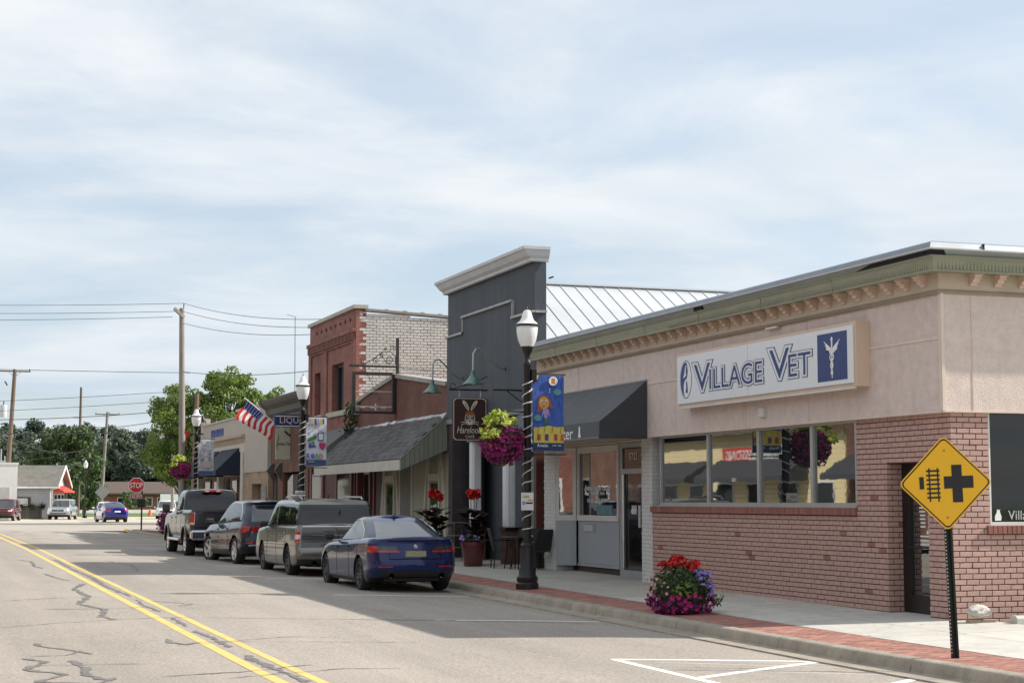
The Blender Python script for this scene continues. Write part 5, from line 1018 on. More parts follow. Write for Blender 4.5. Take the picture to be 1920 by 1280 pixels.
art(b1, [('sand', [(0, .15), (1, .15), (1, .46), (.75, .45), (.5, .48), (.25, .45), (0, .44)], yel), ('footer', rect(0, 0, 1, .15), dkb),
 ('sun', [(0, 1.44), (0, 1.3), (.06, 1.32), (.13, 1.36), (.17, 1.44)], yel), ('thought_bubble', ell(.65, 1.33, .17, .1, 20) , ink), ('thought_bubble', ell(.65, 1.33, .15, .09, 20), wht), ('bubble_book', rect(.59, 1.28, .71, 1.38), org), ('bubble_dot', ell(.53, 1.17, .02, .015, 8), wht), ('bubble_dot', ell(.52, 1.12, .018, .014, 8), wht),
 ('hair', [(.09, .72), (.14, .8), (.13, .95), (.2, 1.04), (.33, 1.06), (.46, 1.04), (.55, .96), (.6, .86), (.68, .81), (.6, .8), (.5, .83), (.3, .78), (.2, .74)], hair), ('face', ell(.34, .91, .17, .12, 20), skin), ('eye', ell(.27, .94, .035, .028, 10), wht), ('eye', ell(.42, .94, .035, .028, 10), wht), ('pupil', ell(.275, .93, .02, .018, 8), grn), ('pupil', ell(.42, .93, .02, .018, 8), grn), ('mouth', stroke([(.27, .845), (.33, .84), (.36, .855)], .02), rdd),
 ('jumper', [(.3, .8), (.48, .8), (.53, .66), (.5, .65), (.46, .72), (.45, .62), (.34, .62), (.33, .72), (.29, .65), (.26, .66)], prp), ('trousers', [(.35, .62), (.45, .62), (.47, .48), (.42, .48), (.4, .56), (.38, .48), (.34, .48)], grn),
 ('turtle', ell(.78, 1.12, .13, .06, 16), tealc), ('turtle', ell(.13, .62, .12, .06, 16), tealc)] + [('book', [(x, .2), (x + .11, .19), (x + .12, .31), (x + .01, .32)], c) for x, c in ((.1, rdd), (.36, vio), (.66, rdd), (.88, C('orange_red', (.5, .12, .03))))] + [('string', stroke([(x, .46), (x - .03, .33)], .012), ink) for x in (.15, .36, .62, .9)])
text('lettering', 'Amelia', (.29, -.05, 2.72), FS, whitep, b1, width=.22, height=.06); text('lettering', 'PreK - 2nd', (.58, -.05, 2.72), FS, whitep, b1, width=.17, height=.03)
b2 = banner('pale banner with READ in coloured letters on the middle lamp post', 1, M('banner_pale', (.62, .65, .72), .8, var=.08)); grc = C('grass_green', (.06, .25, .08)); pik = C('raspberry', (.42, .04, .12)); gld = C('gold', (.5, .38, .12))
art(b2, [('footer', rect(0, 0, 1, .17), C('slate_blue', (.05, .09, .22))), ('header', rect(0, 1.2, 1, 1.205), ink)] + [('header_letters', rect(.14 + k * .13, 1.22 + .02 * (k % 2), .24 + k * .13, 1.40), c) for k, c in enumerate((C('grey_print', (.3, .3, .32)), gld, vio, prp, gld, grn))] + [('bunting', [(.06 + k * .14, .95 - .05 * math.sin(k)), (.17 + k * .14, .97 + .05 * math.sin(k)), (.11 + k * .14, .86)], (prp, wht, tealc)[k % 3]) for k in range(6)] +
 [('bunting_line', stroke([(.02, .95), (.3, 1.03), (.45, 1.18), (.6, 1.05), (.98, .95)], .012), ink), ('caterpillar', stroke([(.04, .74), (.2, .79), (.36, .82), (.5, .87)], .11), grc), ('book', rect(.57, .73, .86, .98), C('indigo', (.14, .10, .34))), ('book_page', rect(.61, .77, .83, .95), wht), ('top_hat', [(.12, .66), (.38, .72), (.4, .6), (.5, .58), (.48, .55), (.1, .52)], C('royal', (.06, .09, .28))), ('hat_star', ell(.28, .64, .05, .03, 8), C('lime', (.42, .5, .08))),
  ('heart', [(.62, .62), (.66, .69), (.74, .68), (.79, .66), (.85, .69), (.95, .67), (.98, .6), (.9, .52), (.8, .46), (.68, .53)], pik)])
for k, (ch, c) in enumerate((('R', C('purple', (.2, .1, .42))), ('e', C('blue', (.12, .15, .5))), ('a', C('leafgreen', (.2, .4, .15))), ('D', C('tomato', (.55, .2, .08))))): text('lettering', ch, (.18 + k * .13, -.05, 2.9), FS, c, b2, width=.11, height=.15, offset=.03)
text('lettering', 'Carter', (.28, -.05, 2.735), FS, whitep, b2, width=.18, height=.05)
b3 = banner('busy black and white doodle banner on the far lamp post', 2, M('doodle_white', (.55, .57, .62), .8, var=.1)); rr = random.Random(14); sh = [('footer', rect(0, 0, 1, .13), C('slate_blue', (.05, .09, .22)))]
for i in range(70):
    x, yv = rr.uniform(.05, .95), rr.uniform(.2, 1.38); a = rr.uniform(0, 6.28); l = rr.uniform(.03, .1)
    sh.append(('doodle', stroke([(max(.02, min(.98, x + l * math.cos(a + t))), max(.16, min(1.42, yv + l * math.sin(a + t)))) for t in (0, .8, 1.7, 2.6)], .02), rr.choice((ink, ink, ink, dkb, C('grey_print', (.3, .3, .32)), hair, gld))))
sh += [('doodle_arch', stroke(ell(.5, .5, .4, .22, 16, 0, 180), .03), C('rose_grey', (.3, .18, .2))), ('doodle_sign', rect(.18, .25, .82, .5), C('pale_rose', (.45, .38, .4)))]
art(b3, sh)
# notice taped to the near post
nt_ = thing('notice', 'white paper notice taped to the nearest lamp post', 'poster', (LX - .04, 30.42, 1.62)); MB().box(-.13, -.012, 0, .115, -.006, .33).build('paper', wht, nt_)
for r_, c in ((rect(-.1, .23, .03, .27), gld), (rect(-.0, .17, .1, .2), gld), (rect(-.11, .1, -.05, .17), C('grey_print', (.3, .3, .32))), (rect(-.04, .12, .1, .15), ink)): flat('print', r_, (0, -.012, 0), FS, c, nt_)
# ---------------------------------------------------------------- flower masses
def petal_mass(rng, n, f, size, five=True, up=.4):
    b = MB()
    for i in range(n):
        p, nrm = f(rng); p = Vector(p); nrm = (Vector(nrm) + Vector((rng.gauss(0, .35), rng.gauss(0, .35), rng.gauss(0, .35)))).normalized(); a = nrm.orthogonal().normalized(); c = nrm.cross(a); s = size * rng.uniform(.7, 1.25)
        ctr = len(b.v); b.v.append(tuple(p - nrm * s * .35)); k = 5; r0 = rng.uniform(0, 6)
        for j in range(k * 2):
            t = r0 + math.pi * j / k; rr_ = s * (1 if j % 2 == 0 else .72); b.v.append(tuple(p + (a * math.cos(t) + c * math.sin(t)) * rr_ + nrm * (.0 if j % 2 else .12 * s)))
        for j in range(k * 2): b.f.append((ctr, ctr + 1 + j, ctr + 1 + (j + 1) % (k * 2))); b.mi.append(0)
    return b
def leaf_mass(rng, n, f, size, asp=.5):
    b = MB()
    for i in range(n):
        p, nrm = f(rng); p = Vector(p); nrm = (Vector(nrm) * .8 + Vector((rng.gauss(0, .6), rng.gauss(0, .6), rng.gauss(0, .5) + .2))).normalized(); a = nrm.orthogonal(); a.rotate(Matrix.Rotation(rng.uniform(0, 6.28), 3, nrm)); a.normalize(); c = nrm.cross(a); s = size * rng.uniform(.6, 1.3)
        b.add([p - a * s, p + c * s * asp - nrm * s * .1, p + a * s + nrm * s * .15, p - c * s * asp - nrm * s * .1], [(0, 1, 2, 3)])
    return b
def shell(c, r, zmin=-1, zmax=1, amin=0, amax=360, thick=.25):
    def f(rng):
        while True:
            u = rng.uniform(zmin, zmax); a = R(rng.uniform(amin, amax)); h = math.sqrt(max(0, 1 - u * u)); k = 1 - thick * rng.random() ** 2
            n_ = Vector((h * math.cos(a), h * math.sin(a), u)); k *= 1 + .05 * math.sin(5 * n_.x + 3 * n_.z + c[0] * 9) + .045 * math.sin(7 * n_.y - 4 * n_.z) + rng.uniform(-.03, .05); return (c[0] + n_.x * r[0] * k, c[1] + n_.y * r[1] * k, c[2] + n_.z * r[2] * k), n_
    return f
def core(c, r, n=12):
    b = MB(); P = [(math.sin(math.pi * i / 8) * r[0] * .88 + (.0 if 0 < i < 8 else 0), -math.cos(math.pi * i / 8) * r[2] * .88) for i in range(9)]
    b.lathe(P, c, n); return b
mag, mag2, redf, lil, pinkf = [M('petal_' + k, c, .6, var=.3, scale=14) for k, c in (('magenta', (.34, .008, .14)), ('plum', (.17, .006, .11)), ('red', (.52, .012, .008)), ('lilac', (.30, .23, .60)), ('pale_pink', (.6, .3, .32)))]
def hanging_basket(label, loc, r=(.43, .43, .44), seed=1, lime=True):
    t = thing('hanging_basket', label, 'flower basket', loc, 0, 'hanging petunia baskets'); rng = random.Random(seed)
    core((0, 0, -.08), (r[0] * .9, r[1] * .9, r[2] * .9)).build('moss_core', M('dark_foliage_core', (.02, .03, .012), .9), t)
    leaf_mass(rng, 260, shell((0, 0, -.02), r, thick=.4), .045).build('leaves', MATS['leaf_dark'], t, kind='stuff')
    petal_mass(rng, 560, shell((0, 0, -.05), r, -.95, .6, thick=.25), .036).build('magenta_petals', mag, t, kind='stuff'); petal_mass(rng, 330, shell((0, 0, -.08), r, -1, .3, thick=.3), .035).build('plum_petals', mag2, t, kind='stuff')
    leaf_mass(rng, 130, shell((-.08, -.05, .10), (r[0] * .9, r[1] * .9, r[2] * .88), .45, 1, thick=.35), .075, .62).build('lime_leaves', MATS['leaf_lime'], t, kind='stuff')
    leaf_mass(rng, 30, shell((-.1, -.1, .02), (r[0] * .95, r[1] * .9, r[2] * .8), -.1, .5, 190, 250), .07, .6).build('lime_leaves', MATS['leaf_lime'], t, kind='stuff')
    leaf_mass(rng, 10, shell((.05, 0, -.12), (r[0] * .7, r[1] * .7, r[2]), -1, -.8), .07, .6).build('trailing_leaves', MATS['leaf_bright'], t, kind='stuff')
    b = MB(); b.tube([(.5, 0, .5), (.1, 0, .52), (0, 0, .5)], .016, 6)
    for a in (0, 2.1, 4.2): b.tube([(0, 0, .5), (.22 * math.cos(a), .22 * math.sin(a), .15)], .006, 4)
    b.build('hanger', blackm, t); return t
hanging_basket('round petunia basket with lime leaves beside the cafe sign', (10.44, 30.5, 2.97))
hanging_basket('round petunia basket beside the tall utility pole', (10.36, 71.3, 3.18), seed=2)
# kerbside planter
pt = thing('flower_planter', 'kerbside planter overflowing with red, lilac and magenta flowers', 'planter', (10.98, 23.75, SZ(10.98, 23.75))); rng = random.Random(6); c0, r0 = (0, 0, .34), (.5, .48, .42)
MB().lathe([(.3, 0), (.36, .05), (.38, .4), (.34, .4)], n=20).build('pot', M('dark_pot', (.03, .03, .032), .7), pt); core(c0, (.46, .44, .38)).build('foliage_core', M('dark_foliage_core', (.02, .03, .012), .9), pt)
leaf_mass(rng, 900, shell((0, 0, .36), (.5, .48, .42), -.75, 1, thick=.4), .04).build('leaves', MATS['leaf_dark'], pt, kind='stuff'); leaf_mass(rng, 260, shell((0, 0, .42), (.46, .44, .36), .1, 1, thick=.3), .04).build('green_leaves', MATS['leaf_mid'], pt, kind='stuff')
for k in range(26):
    a = rng.uniform(0, 6.28); q = rng.uniform(.0, .36); cx, cy, czz = -.06 + q * math.cos(a), q * math.sin(a) * .9, .72 + .1 * (1 - q / .36) + rng.uniform(-.04, .06); petal_mass(rng, 22, shell((cx, cy, czz), (.07, .07, .055), -.3, 1), .026).build('red_flower_head', redf, pt)
    if k < 14: MB().tube([(cx * .6, cy * .6, .5), (cx, cy, czz)], .006, 4).build('stem', MATS['leaf_mid'], pt)
for k in range(46): 
    p, n_ = shell((.02, 0, .38), (.53, .5, .40), -.25, .75, -75, 45, .05)(rng); petal_mass(rng, 9, shell(p, (.036, .036, .03), -.2, 1), .02).build('lilac_flower_head', lil, pt)
leaf_mass(rng, 170, shell((-.08, -.36, .36), (.2, .12, .16), -.8, 1), .035, .6).build('lime_leaves', MATS['leaf_bright'], pt, kind='stuff')
petal_mass(rng, 130, shell((0, 0, .3), (.56, .54, .42), -.72, .02, thick=.1), .045).build('magenta_petals', mag, pt, kind='stuff'); petal_mass(rng, 110, shell((0, 0, .28), (.55, .53, .4), -.75, -.1, thick=.15), .04).build('plum_petals', mag2, pt, kind='stuff'); petal_mass(rng, 26, shell((-.04, 0, .42), (.54, .5, .4), -.2, .6, 130, 230), .028).build('pink_petals', pinkf, pt, kind='stuff')
b = MB()
for k in range(7): 
    a = R(-50 + k * 16); b.tube([(.42 * math.cos(a), .42 * math.sin(a), .4), (.58 * math.cos(a), .56 * math.sin(a), .26), (.66 * math.cos(a), .6 * math.sin(a), .12)], .006, 4)
b.build('trailing_stem', MATS['leaf_mid'], pt); pt.scale = (.93, .93, .95); leaf_mass(rng, 60, shell((.1, -.05, .22), (.58, .52, .16), -.8, .6, -60, 50, .1), .03).build('trailing_leaves', MATS['leaf_dark'], pt, kind='stuff')
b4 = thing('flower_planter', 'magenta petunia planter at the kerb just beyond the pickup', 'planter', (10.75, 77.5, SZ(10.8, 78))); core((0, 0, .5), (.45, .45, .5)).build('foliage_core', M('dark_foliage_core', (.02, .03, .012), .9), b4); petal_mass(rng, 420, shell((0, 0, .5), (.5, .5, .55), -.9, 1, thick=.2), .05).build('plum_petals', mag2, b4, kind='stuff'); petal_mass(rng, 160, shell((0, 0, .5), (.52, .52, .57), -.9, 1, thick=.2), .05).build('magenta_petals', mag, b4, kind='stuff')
# canna pots outside the cafe
claf = leafmat('leaf_canna', (.018, .011, .012), (.05, .025, .022), 4)
def canna(label, loc, seed, small=False):
    t = thing('potted_canna', label, 'plant', loc, 0, 'canna pots outside the cafe'); t.scale = (.88, .88, .95); rng = random.Random(seed)
    MB().lathe([(.19, 0), (.21, .03), (.28, .5), (.31, .5), (.31, .58), (.26, .58)], n=20).build('pot', M('oxblood_pot', (.075, .018, .02), .35, var=.2, coat=.3), t, smooth=True)
    b = MB()
    for i in range(95):
        a = rng.uniform(0, 6.28); z = .5 + rng.uniform(0, .8); l = rng.uniform(.3, .55); w_ = l * .26; d = Vector((math.cos(a), math.sin(a), 0)); sd = Vector((-math.sin(a), math.cos(a), 0)); p = Vector((rng.gauss(0, .13), rng.gauss(0, .13), z)); up_ = rng.uniform(.2, .9)
        q = [p, p + d * l * .35 + Vector((0, 0, l * .35 * up_)), p + d * l * .75 + Vector((0, 0, l * .5 * up_)), p + d * l + Vector((0, 0, l * .4 * up_))]
        b.add([q[0], q[1] - sd * w_, q[1] + sd * w_, q[2] - sd * w_ * .8, q[2] + sd * w_ * .8, q[3]], [(0, 1, 2), (1, 3, 4, 2), (3, 5, 4)])
    b.build('leaves', claf, t, kind='stuff')
    if seed == 1: leaf_mass(rng, 120, shell((-.05, -.1, .62), (.28, .28, .28), -.5, 1), .05).build('olive_leaves', MATS['leaf_mid'], t, kind='stuff')
    for k in range(3): 
        a = rng.uniform(0, 6.28); e = (.14 * math.cos(k * 2.4 + seed), .16 * math.sin(k * 2.4 + seed), 1.75 + rng.uniform(-.06, .1)); MB().tube([(0, 0, .6), (e[0] * .6, e[1] * .6, 1.2), e], .012, 5).build('stem', MATS['leaf_mid'], t); petal_mass(rng, 26, shell(e, (.1, .1, .12), -1, 1, thick=.5), .07).build('red_flower', redf, t)
    return t
canna('tall red canna in a dark pot against the mansard shop corner', (13.05, 43.6, SZ(13.1, 43)), 1); canna('tall red canna in a dark pot between the two white columns', (12.95, 40.0, SZ(13, 40)), 2)
sp = thing('flower_pot', 'round red pot with small lilac pansies before the cafe', 'plant', (12.72, 39.35, SZ(12.8, 39))); MB().lathe([(.2, 0), (.22, .02), (.28, .5), (.3, .5), (.3, .58), (.25, .58)], n=20).build('pot', M('red_pot', (.12, .025, .026), .4, coat=.3), sp, smooth=True); leaf_mass(rng, 60, shell((-.05, 0, .62), (.26, .26, .14), -.2, 1), .05).build('leaves', MATS['leaf_dark'], sp, kind='stuff'); petal_mass(rng, 18, shell((-.1, 0, .64), (.25, .25, .15), -.1, 1), .045).build('lilac_petals', lil, sp, kind='stuff')
# pavement cafe furniture
cm_ = M('charcoal_mesh', (.028, .028, .03), .6, var=.15)
def chair(label, loc, rz):
    t = thing('cafe_chair', label, 'chair', loc, rz, 'cafe chairs on the pavement')
    for s_ in (-1, 1):
        MB().tube([(s_ * .25, -.25, 0), (s_ * .25, -.24, .42), (s_ * .25, -.22, .64)], .014, 6).build('leg', blackm, t); MB().tube([(s_ * .25, .25, 0), (s_ * .25, .22, .42), (s_ * .24, .28, .7), (s_ * .23, .34, .92)], .014, 6).build('leg', blackm, t)
        MB().tube([(s_ * .25, -.23, .64), (s_ * .26, 0, .655), (s_ * .25, .25, .64)], .016, 6).build('arm', blackm, t)
    MB().bbox(-.24, -.24, .41, .24, .22, .435, .008).build('seat', cm_, t); MB().prism([(.2, .46), (.22, .44), (.35, .92), (.335, .93)], 'x', -.225, .225).build('backrest', cm_, t); return t
chair('charcoal cafe chair right of the lamp post by the clinic bay', (13.35, 36.6, SZ(13.4, 36.6)), R(200)); chair('charcoal cafe chair left of the lamp post at the small table', (13.05, 38.1, SZ(13, 38)), R(80)); chair('charcoal cafe chair half hidden behind the lamp post', (13.4, 37.25, SZ(13.4, 37)), R(-20)) 
tb = thing('cafe_table', 'small round black cafe table behind the lamp post', 'table', (13.2, 37.6, SZ(13.2, 37.6))); MB().lathe([(.36, .70), (.37, .71), (.37, .73), (.36, .74)], n=24).build('top', blackm, tb)
for a in range(4): MB().tube([(.3 * math.cos(a * 1.57 + .8), .3 * math.sin(a * 1.57 + .8), 0), (.2 * math.cos(a * 1.57 + .8), .2 * math.sin(a * 1.57 + .8), .7)], .014, 6).build('leg', blackm, tb)
st = thing('plant_stand', 'thin wire plant stand below the cafe window', 'stand', (13.2, 42.1, SZ(13.2, 42))); b = MB()
for (xx, yy) in ((-.2, -.3), (.2, -.3), (-.2, .3), (.2, .3)): b.tube([(xx, yy, 0), (xx, yy, 1.0)], .012, 5)
b.build('frame', M('rusty_wire', (.2, .13, .1), .7), st)
for z in (.35, .65, .98): MB().box(-.21, -.31, z, .21, .31, z + .015).build('shelf', M('rusty_wire', (.2, .13, .1), .7), st)
ho = thing('garden_hose', 'coiled green garden hose beside the clinic bay', 'hose', (13.72, 37.35, SZ(13.7, 37.3))); MB().tube([(.02 * math.sin(i), .18 * math.cos(i * .5), .3 + .22 * math.sin(i * .5)) for i in range(60)], .014, 5).build('coil', M('green_hose', (.02, .09, .07), .5), ho)
# warning sign
ws = thing('warning_sign', 'yellow diamond sign with railway crossing and side road symbol', 'road sign', (10.86, 16.35, SZ(10.9, 16.3)), R(-19)); yw = M('sign_yellow', (.78, .43, .004), .4, var=.03); bk_ = M('sign_black', (.008, .008, .009), .5)
po = MB(); po.box(-.026, .0, -.1, -.02, .035, 2.1); po.box(.02, .0, -.1, .026, .035, 2.1); po.box(-.026, .03, -.1, .026, .036, 2.1)
po.box(-.046, -.003, -.1, -.025, .003, 2.1); po.box(.025, -.003, -.1, .046, .003, 2.1); po = po.build('post', M('green_black_steel', (.018, .024, .02), .5, .4), ws)
hm = MB().lathe([(.0075, 0), (.0075, .002)], n=8, axis='y').mesh('hole', M('hole_light', (.55, .54, .5), .8))
ln = -.075
for i in range(44): o = link('post_hole', hm, ws); o.location = (-.0355, -.0055, .06 + i * .04)
hd = .53; dz = 1.92
def rdia(h, r_=.05):
    P = []
    for k, (cx, cz) in enumerate(((h, 0), (0, h), (-h, 0), (0, -h))):
        for j in range(5):
            a = R(-45 + k * 90 + j * 22.5); ox = -r_ * 1.414 if k == 0 else r_ * 1.414 if k == 2 else 0; oz = -r_ * 1.414 if k == 1 else r_ * 1.414 if k == 3 else 0
            P.append((cx + ox + r_ * math.cos(a), cz + oz + r_ * math.sin(a)))
    return P
b = MB(); b.prism([(x, z + dz) for x, z in rdia(hd, .06)], 'y', -.008, -.004); pl_ = b.build('panel', yw, ws)
O = (0, -.008, dz); flat('border', rdia(hd - .02, .05), O, FS, bk_, pl_); flat('field', rdia(hd - .04, .045), O, FS, yw, pl_, .002)
for r_ in (rect(-.02, -.06, .31, .075), rect(.07, -.215, .185, .2), rect(-.295, -.06, -.245, .075)): flat('road_symbol', r_, O, FS, bk_, pl_, .0045 if r_[0][0] > 0 else .006)
for xx in (-.19, -.095): flat('rail_symbol', rect(xx, -.2, xx + .017, .17), O, FS, bk_, pl_, .0045)
for i in range(7): flat('tie_symbol', rect(-.215, -.165 + i * .049, -.065, -.145 + i * .049), O, FS, bk_, pl_, .0065)
for z in (.36, -.38): MB().lathe([(.012, 0), (.012, -.006), (0, -.008)], (0, -.012, dz + z), 8, 'y').build('bolt', M('bolt_brown', (.3, .18, .05), .5), ws)
ws.rotation_euler = (0, R(-1.9), R(-17))
# stop sign
ss = thing('stop_sign', 'red octagonal STOP sign with ALL WAY plate at the corner', 'road sign', (11.0, 89.3, .3), R(-8)); MB().box(-.04, 0, 0, .04, .08, 2.6).build('post', blackm, ss); stx = -.28
oc = lambda r_: [(r_ * math.cos(R(22.5 + 45 * k)), r_ * math.sin(R(22.5 + 45 * k))) for k in range(8)]
rd = M('sign_red', (.45, .012, .012), .4); b = MB(); b.prism([(x + stx, z + 2.28) for x, z in oc(.42)], 'y', -.03, -.02); pl_ = b.build('panel', whitep, ss); flat('field', oc(.39), (stx, -.03, 2.28), FS, rd, pl_); text('lettering', 'STOP', (stx, -.036, 2.28), FS, whitep, pl_, width=.62, height=.28)
b = MB(); b.box(stx - .3, -.03, 1.62, stx + .28, -.02, 1.82); q = b.build('plate', whitep, ss); flat('field', rect(-.28, -.085, .26, .085), (stx, -.03, 1.72), FS, rd, q); text('lettering', 'ALL WAY', (stx, -.036, 1.72), FS, whitep, q, width=.44, height=.1); MB().bbox(-.24, -.12, 1.18, .22, .15, 1.6, .05).build('sign_back_box', blackm, ss)
# rocks and wheel stop
rk = thing('rock', 'pale boulder on paver scraps at the clinic corner', 'rock', (13.75, 20.12, .13)); b = MB(); rr = random.Random(2); P = [(0.001, 0)] + [(math.sin(math.pi * i / 7), -math.cos(math.pi * i / 7)) for i in range(1, 7)] + [(.001, 1)]
b.lathe([(r_ * .17, h * .09) for r_, h in P], (0, 0, .17), 12)
for i in range(len(b.v)): x, y_, z = b.v[i]; k = 1 + .16 * math.sin(i * 2.3) + rr.uniform(-.06, .06); b.v[i] = (x * k, y_ * k * .8, .17 + (z - .17) * (1 + rr.uniform(-.1, .1)))
b.build('boulder', M('pale_stone', (.55, .53, .49), .9, var=.2, scale=9, bump=.6, bscale=25), rk)
for (xx, yy, a) in ((-.08, .0, .1), (.13, -.02, -.2)): o = MB().bbox(-.1, -.05, 0, .1, .05, .06, .006).build('paver_scrap', M('tan_paver', (.34, .28, .2), .9), rk); o.location = (xx, yy, 0); o.rotation_euler = (0, 0, a)
wst = thing('wheel_stop', 'concrete wheel stop in the side lot at the right edge', 'wheel stop', (14.05, 19.75, .12)); MB().prism([(-.08, 0), (-.08, .1), (-.045, .135), (.045, .135), (.08, .1), (.08, 0)], 'x', 0, 1.9).build('body', conc_new, wst); MB().box(.45, -.09, .0, .8, -.079, .035).build('drain_slot', blackm, wst)
cn = thing('traffic_cone', 'orange traffic cone on the far grass', 'cone', (25.2, 197, .06)); MB().lathe([(.26, .05), (.05, .85), (.03, .85)], n=12).build('cone', M('cone_orange', (.7, .13, .03), .6), cn); MB().box(-.28, -.28, 0, .28, .28, .05).build('base', M('cone_orange', (.7, .13, .03), .6), cn)
fs = thing('roadside_sign', 'white roadside sign beyond the pickup', 'sign', (28.6, 202, .06)); MB().box(-1.6, 0, 1.6, 1.6, .12, 2.5).build('panel', whitep, fs); MB().box(-1.4, .02, 0, -1.2, .1, 1.6).build('post', blackm, fs); MB().box(1.2, .02, 0, 1.4, .1, 1.6).build('post', blackm, fs)
ds = thing('warning_sign', 'bare back of a diamond sign behind the utility pole', 'road sign', (20.2, 200, .06)); MB().prism([(-.85, 2.7), (0, 1.85), (.85, 2.7), (0, 3.55)], 'y', 0, .02).build('panel', M('bare_aluminium', (.3, .3, .3), .5, .4), ds); MB().box(-.05, .02, 0, .05, .08, 2.9).build('post', M('bare_aluminium', (.3, .3, .3), .5, .4), ds)
# ================================================================ vehicles
def interp(tab, x):            # smooth table lookup
    if x <= tab[0][0]: return tab[0][1]
    if x >= tab[-1][0]: return tab[-1][1]
    for k in range(len(tab) - 1):
        (x0, y0), (x1, y1) = tab[k], tab[k + 1]
        if x0 <= x <= x1:
            h = x1 - x0 or 1e-6; t = (x - x0) / h
            m0 = (y1 - tab[k - 1][1]) / (x1 - tab[k - 1][0]) if k > 0 else (y1 - y0) / h
            m1 = (tab[k + 2][1] - y0) / (tab[k + 2][0] - x0) if k + 2 < len(tab) else (y1 - y0) / h
            d = (y1 - y0) / h
            if d == 0 or m0 * d < 0: m0 = 0
            if d == 0 or m1 * d < 0: m1 = 0
            if abs(m0) > 3 * abs(d): m0 = 3 * d
            if abs(m1) > 3 * abs(d): m1 = 3 * d
            t2, t3 = t * t, t * t * t
            return (2 * t3 - 3 * t2 + 1) * y0 + (t3 - 2 * t2 + t) * h * m0 + (-2 * t3 + 3 * t2) * y1 + (t3 - t2) * h * m1
def plan(s, yr, yf, hw, ra, rl, fa, fl, bow_r, bow_f, taper):
    sg = -1 if s < 0 else 1; s = abs(s)
    def side(y): m = (yr + yf) / 2; return 1 - taper * abs((y - m) / ((yf - yr) / 2)) ** 3
    if s <= .2: x = (hw - ra) * s / .2; y = yr + bow_r * (x / hw) ** 2
    elif s <= .35:
        a = (s - .2) / .15 * math.pi / 2; x = hw - ra + ra * math.sin(a); y = yr + bow_r * ((hw - ra) / hw) ** 2 + rl * (1 - math.cos(a))
    elif s <= .65:
        y0 = yr + bow_r * ((hw - ra) / hw) ** 2 + rl; y1 = yf - bow_f * ((hw - fa) / hw) ** 2 - fl; y = y0 + (y1 - y0) * (s - .35) / .3; x = hw
    elif s <= .8:
        a = (.8 - s) / .15 * math.pi / 2; x = hw - fa + fa * math.sin(a); y = yf - bow_f * ((hw - fa) / hw) ** 2 - fl * (1 - math.cos(a))
    else: x = (hw - fa) * (1 - s) / .2; y = yf - bow_f * (x / hw) ** 2
    return sg * x * side(y), y
SS = [i * .2 / 8 for i in range(8)] + [.2 + i * .15 / 7 for i in range(7)] + [.35 + i * .3 / 44 for i in range(44)] + [.65 + i * .15 / 7 for i in range(7)] + [.8 + i * .2 / 8 for i in range(9)]
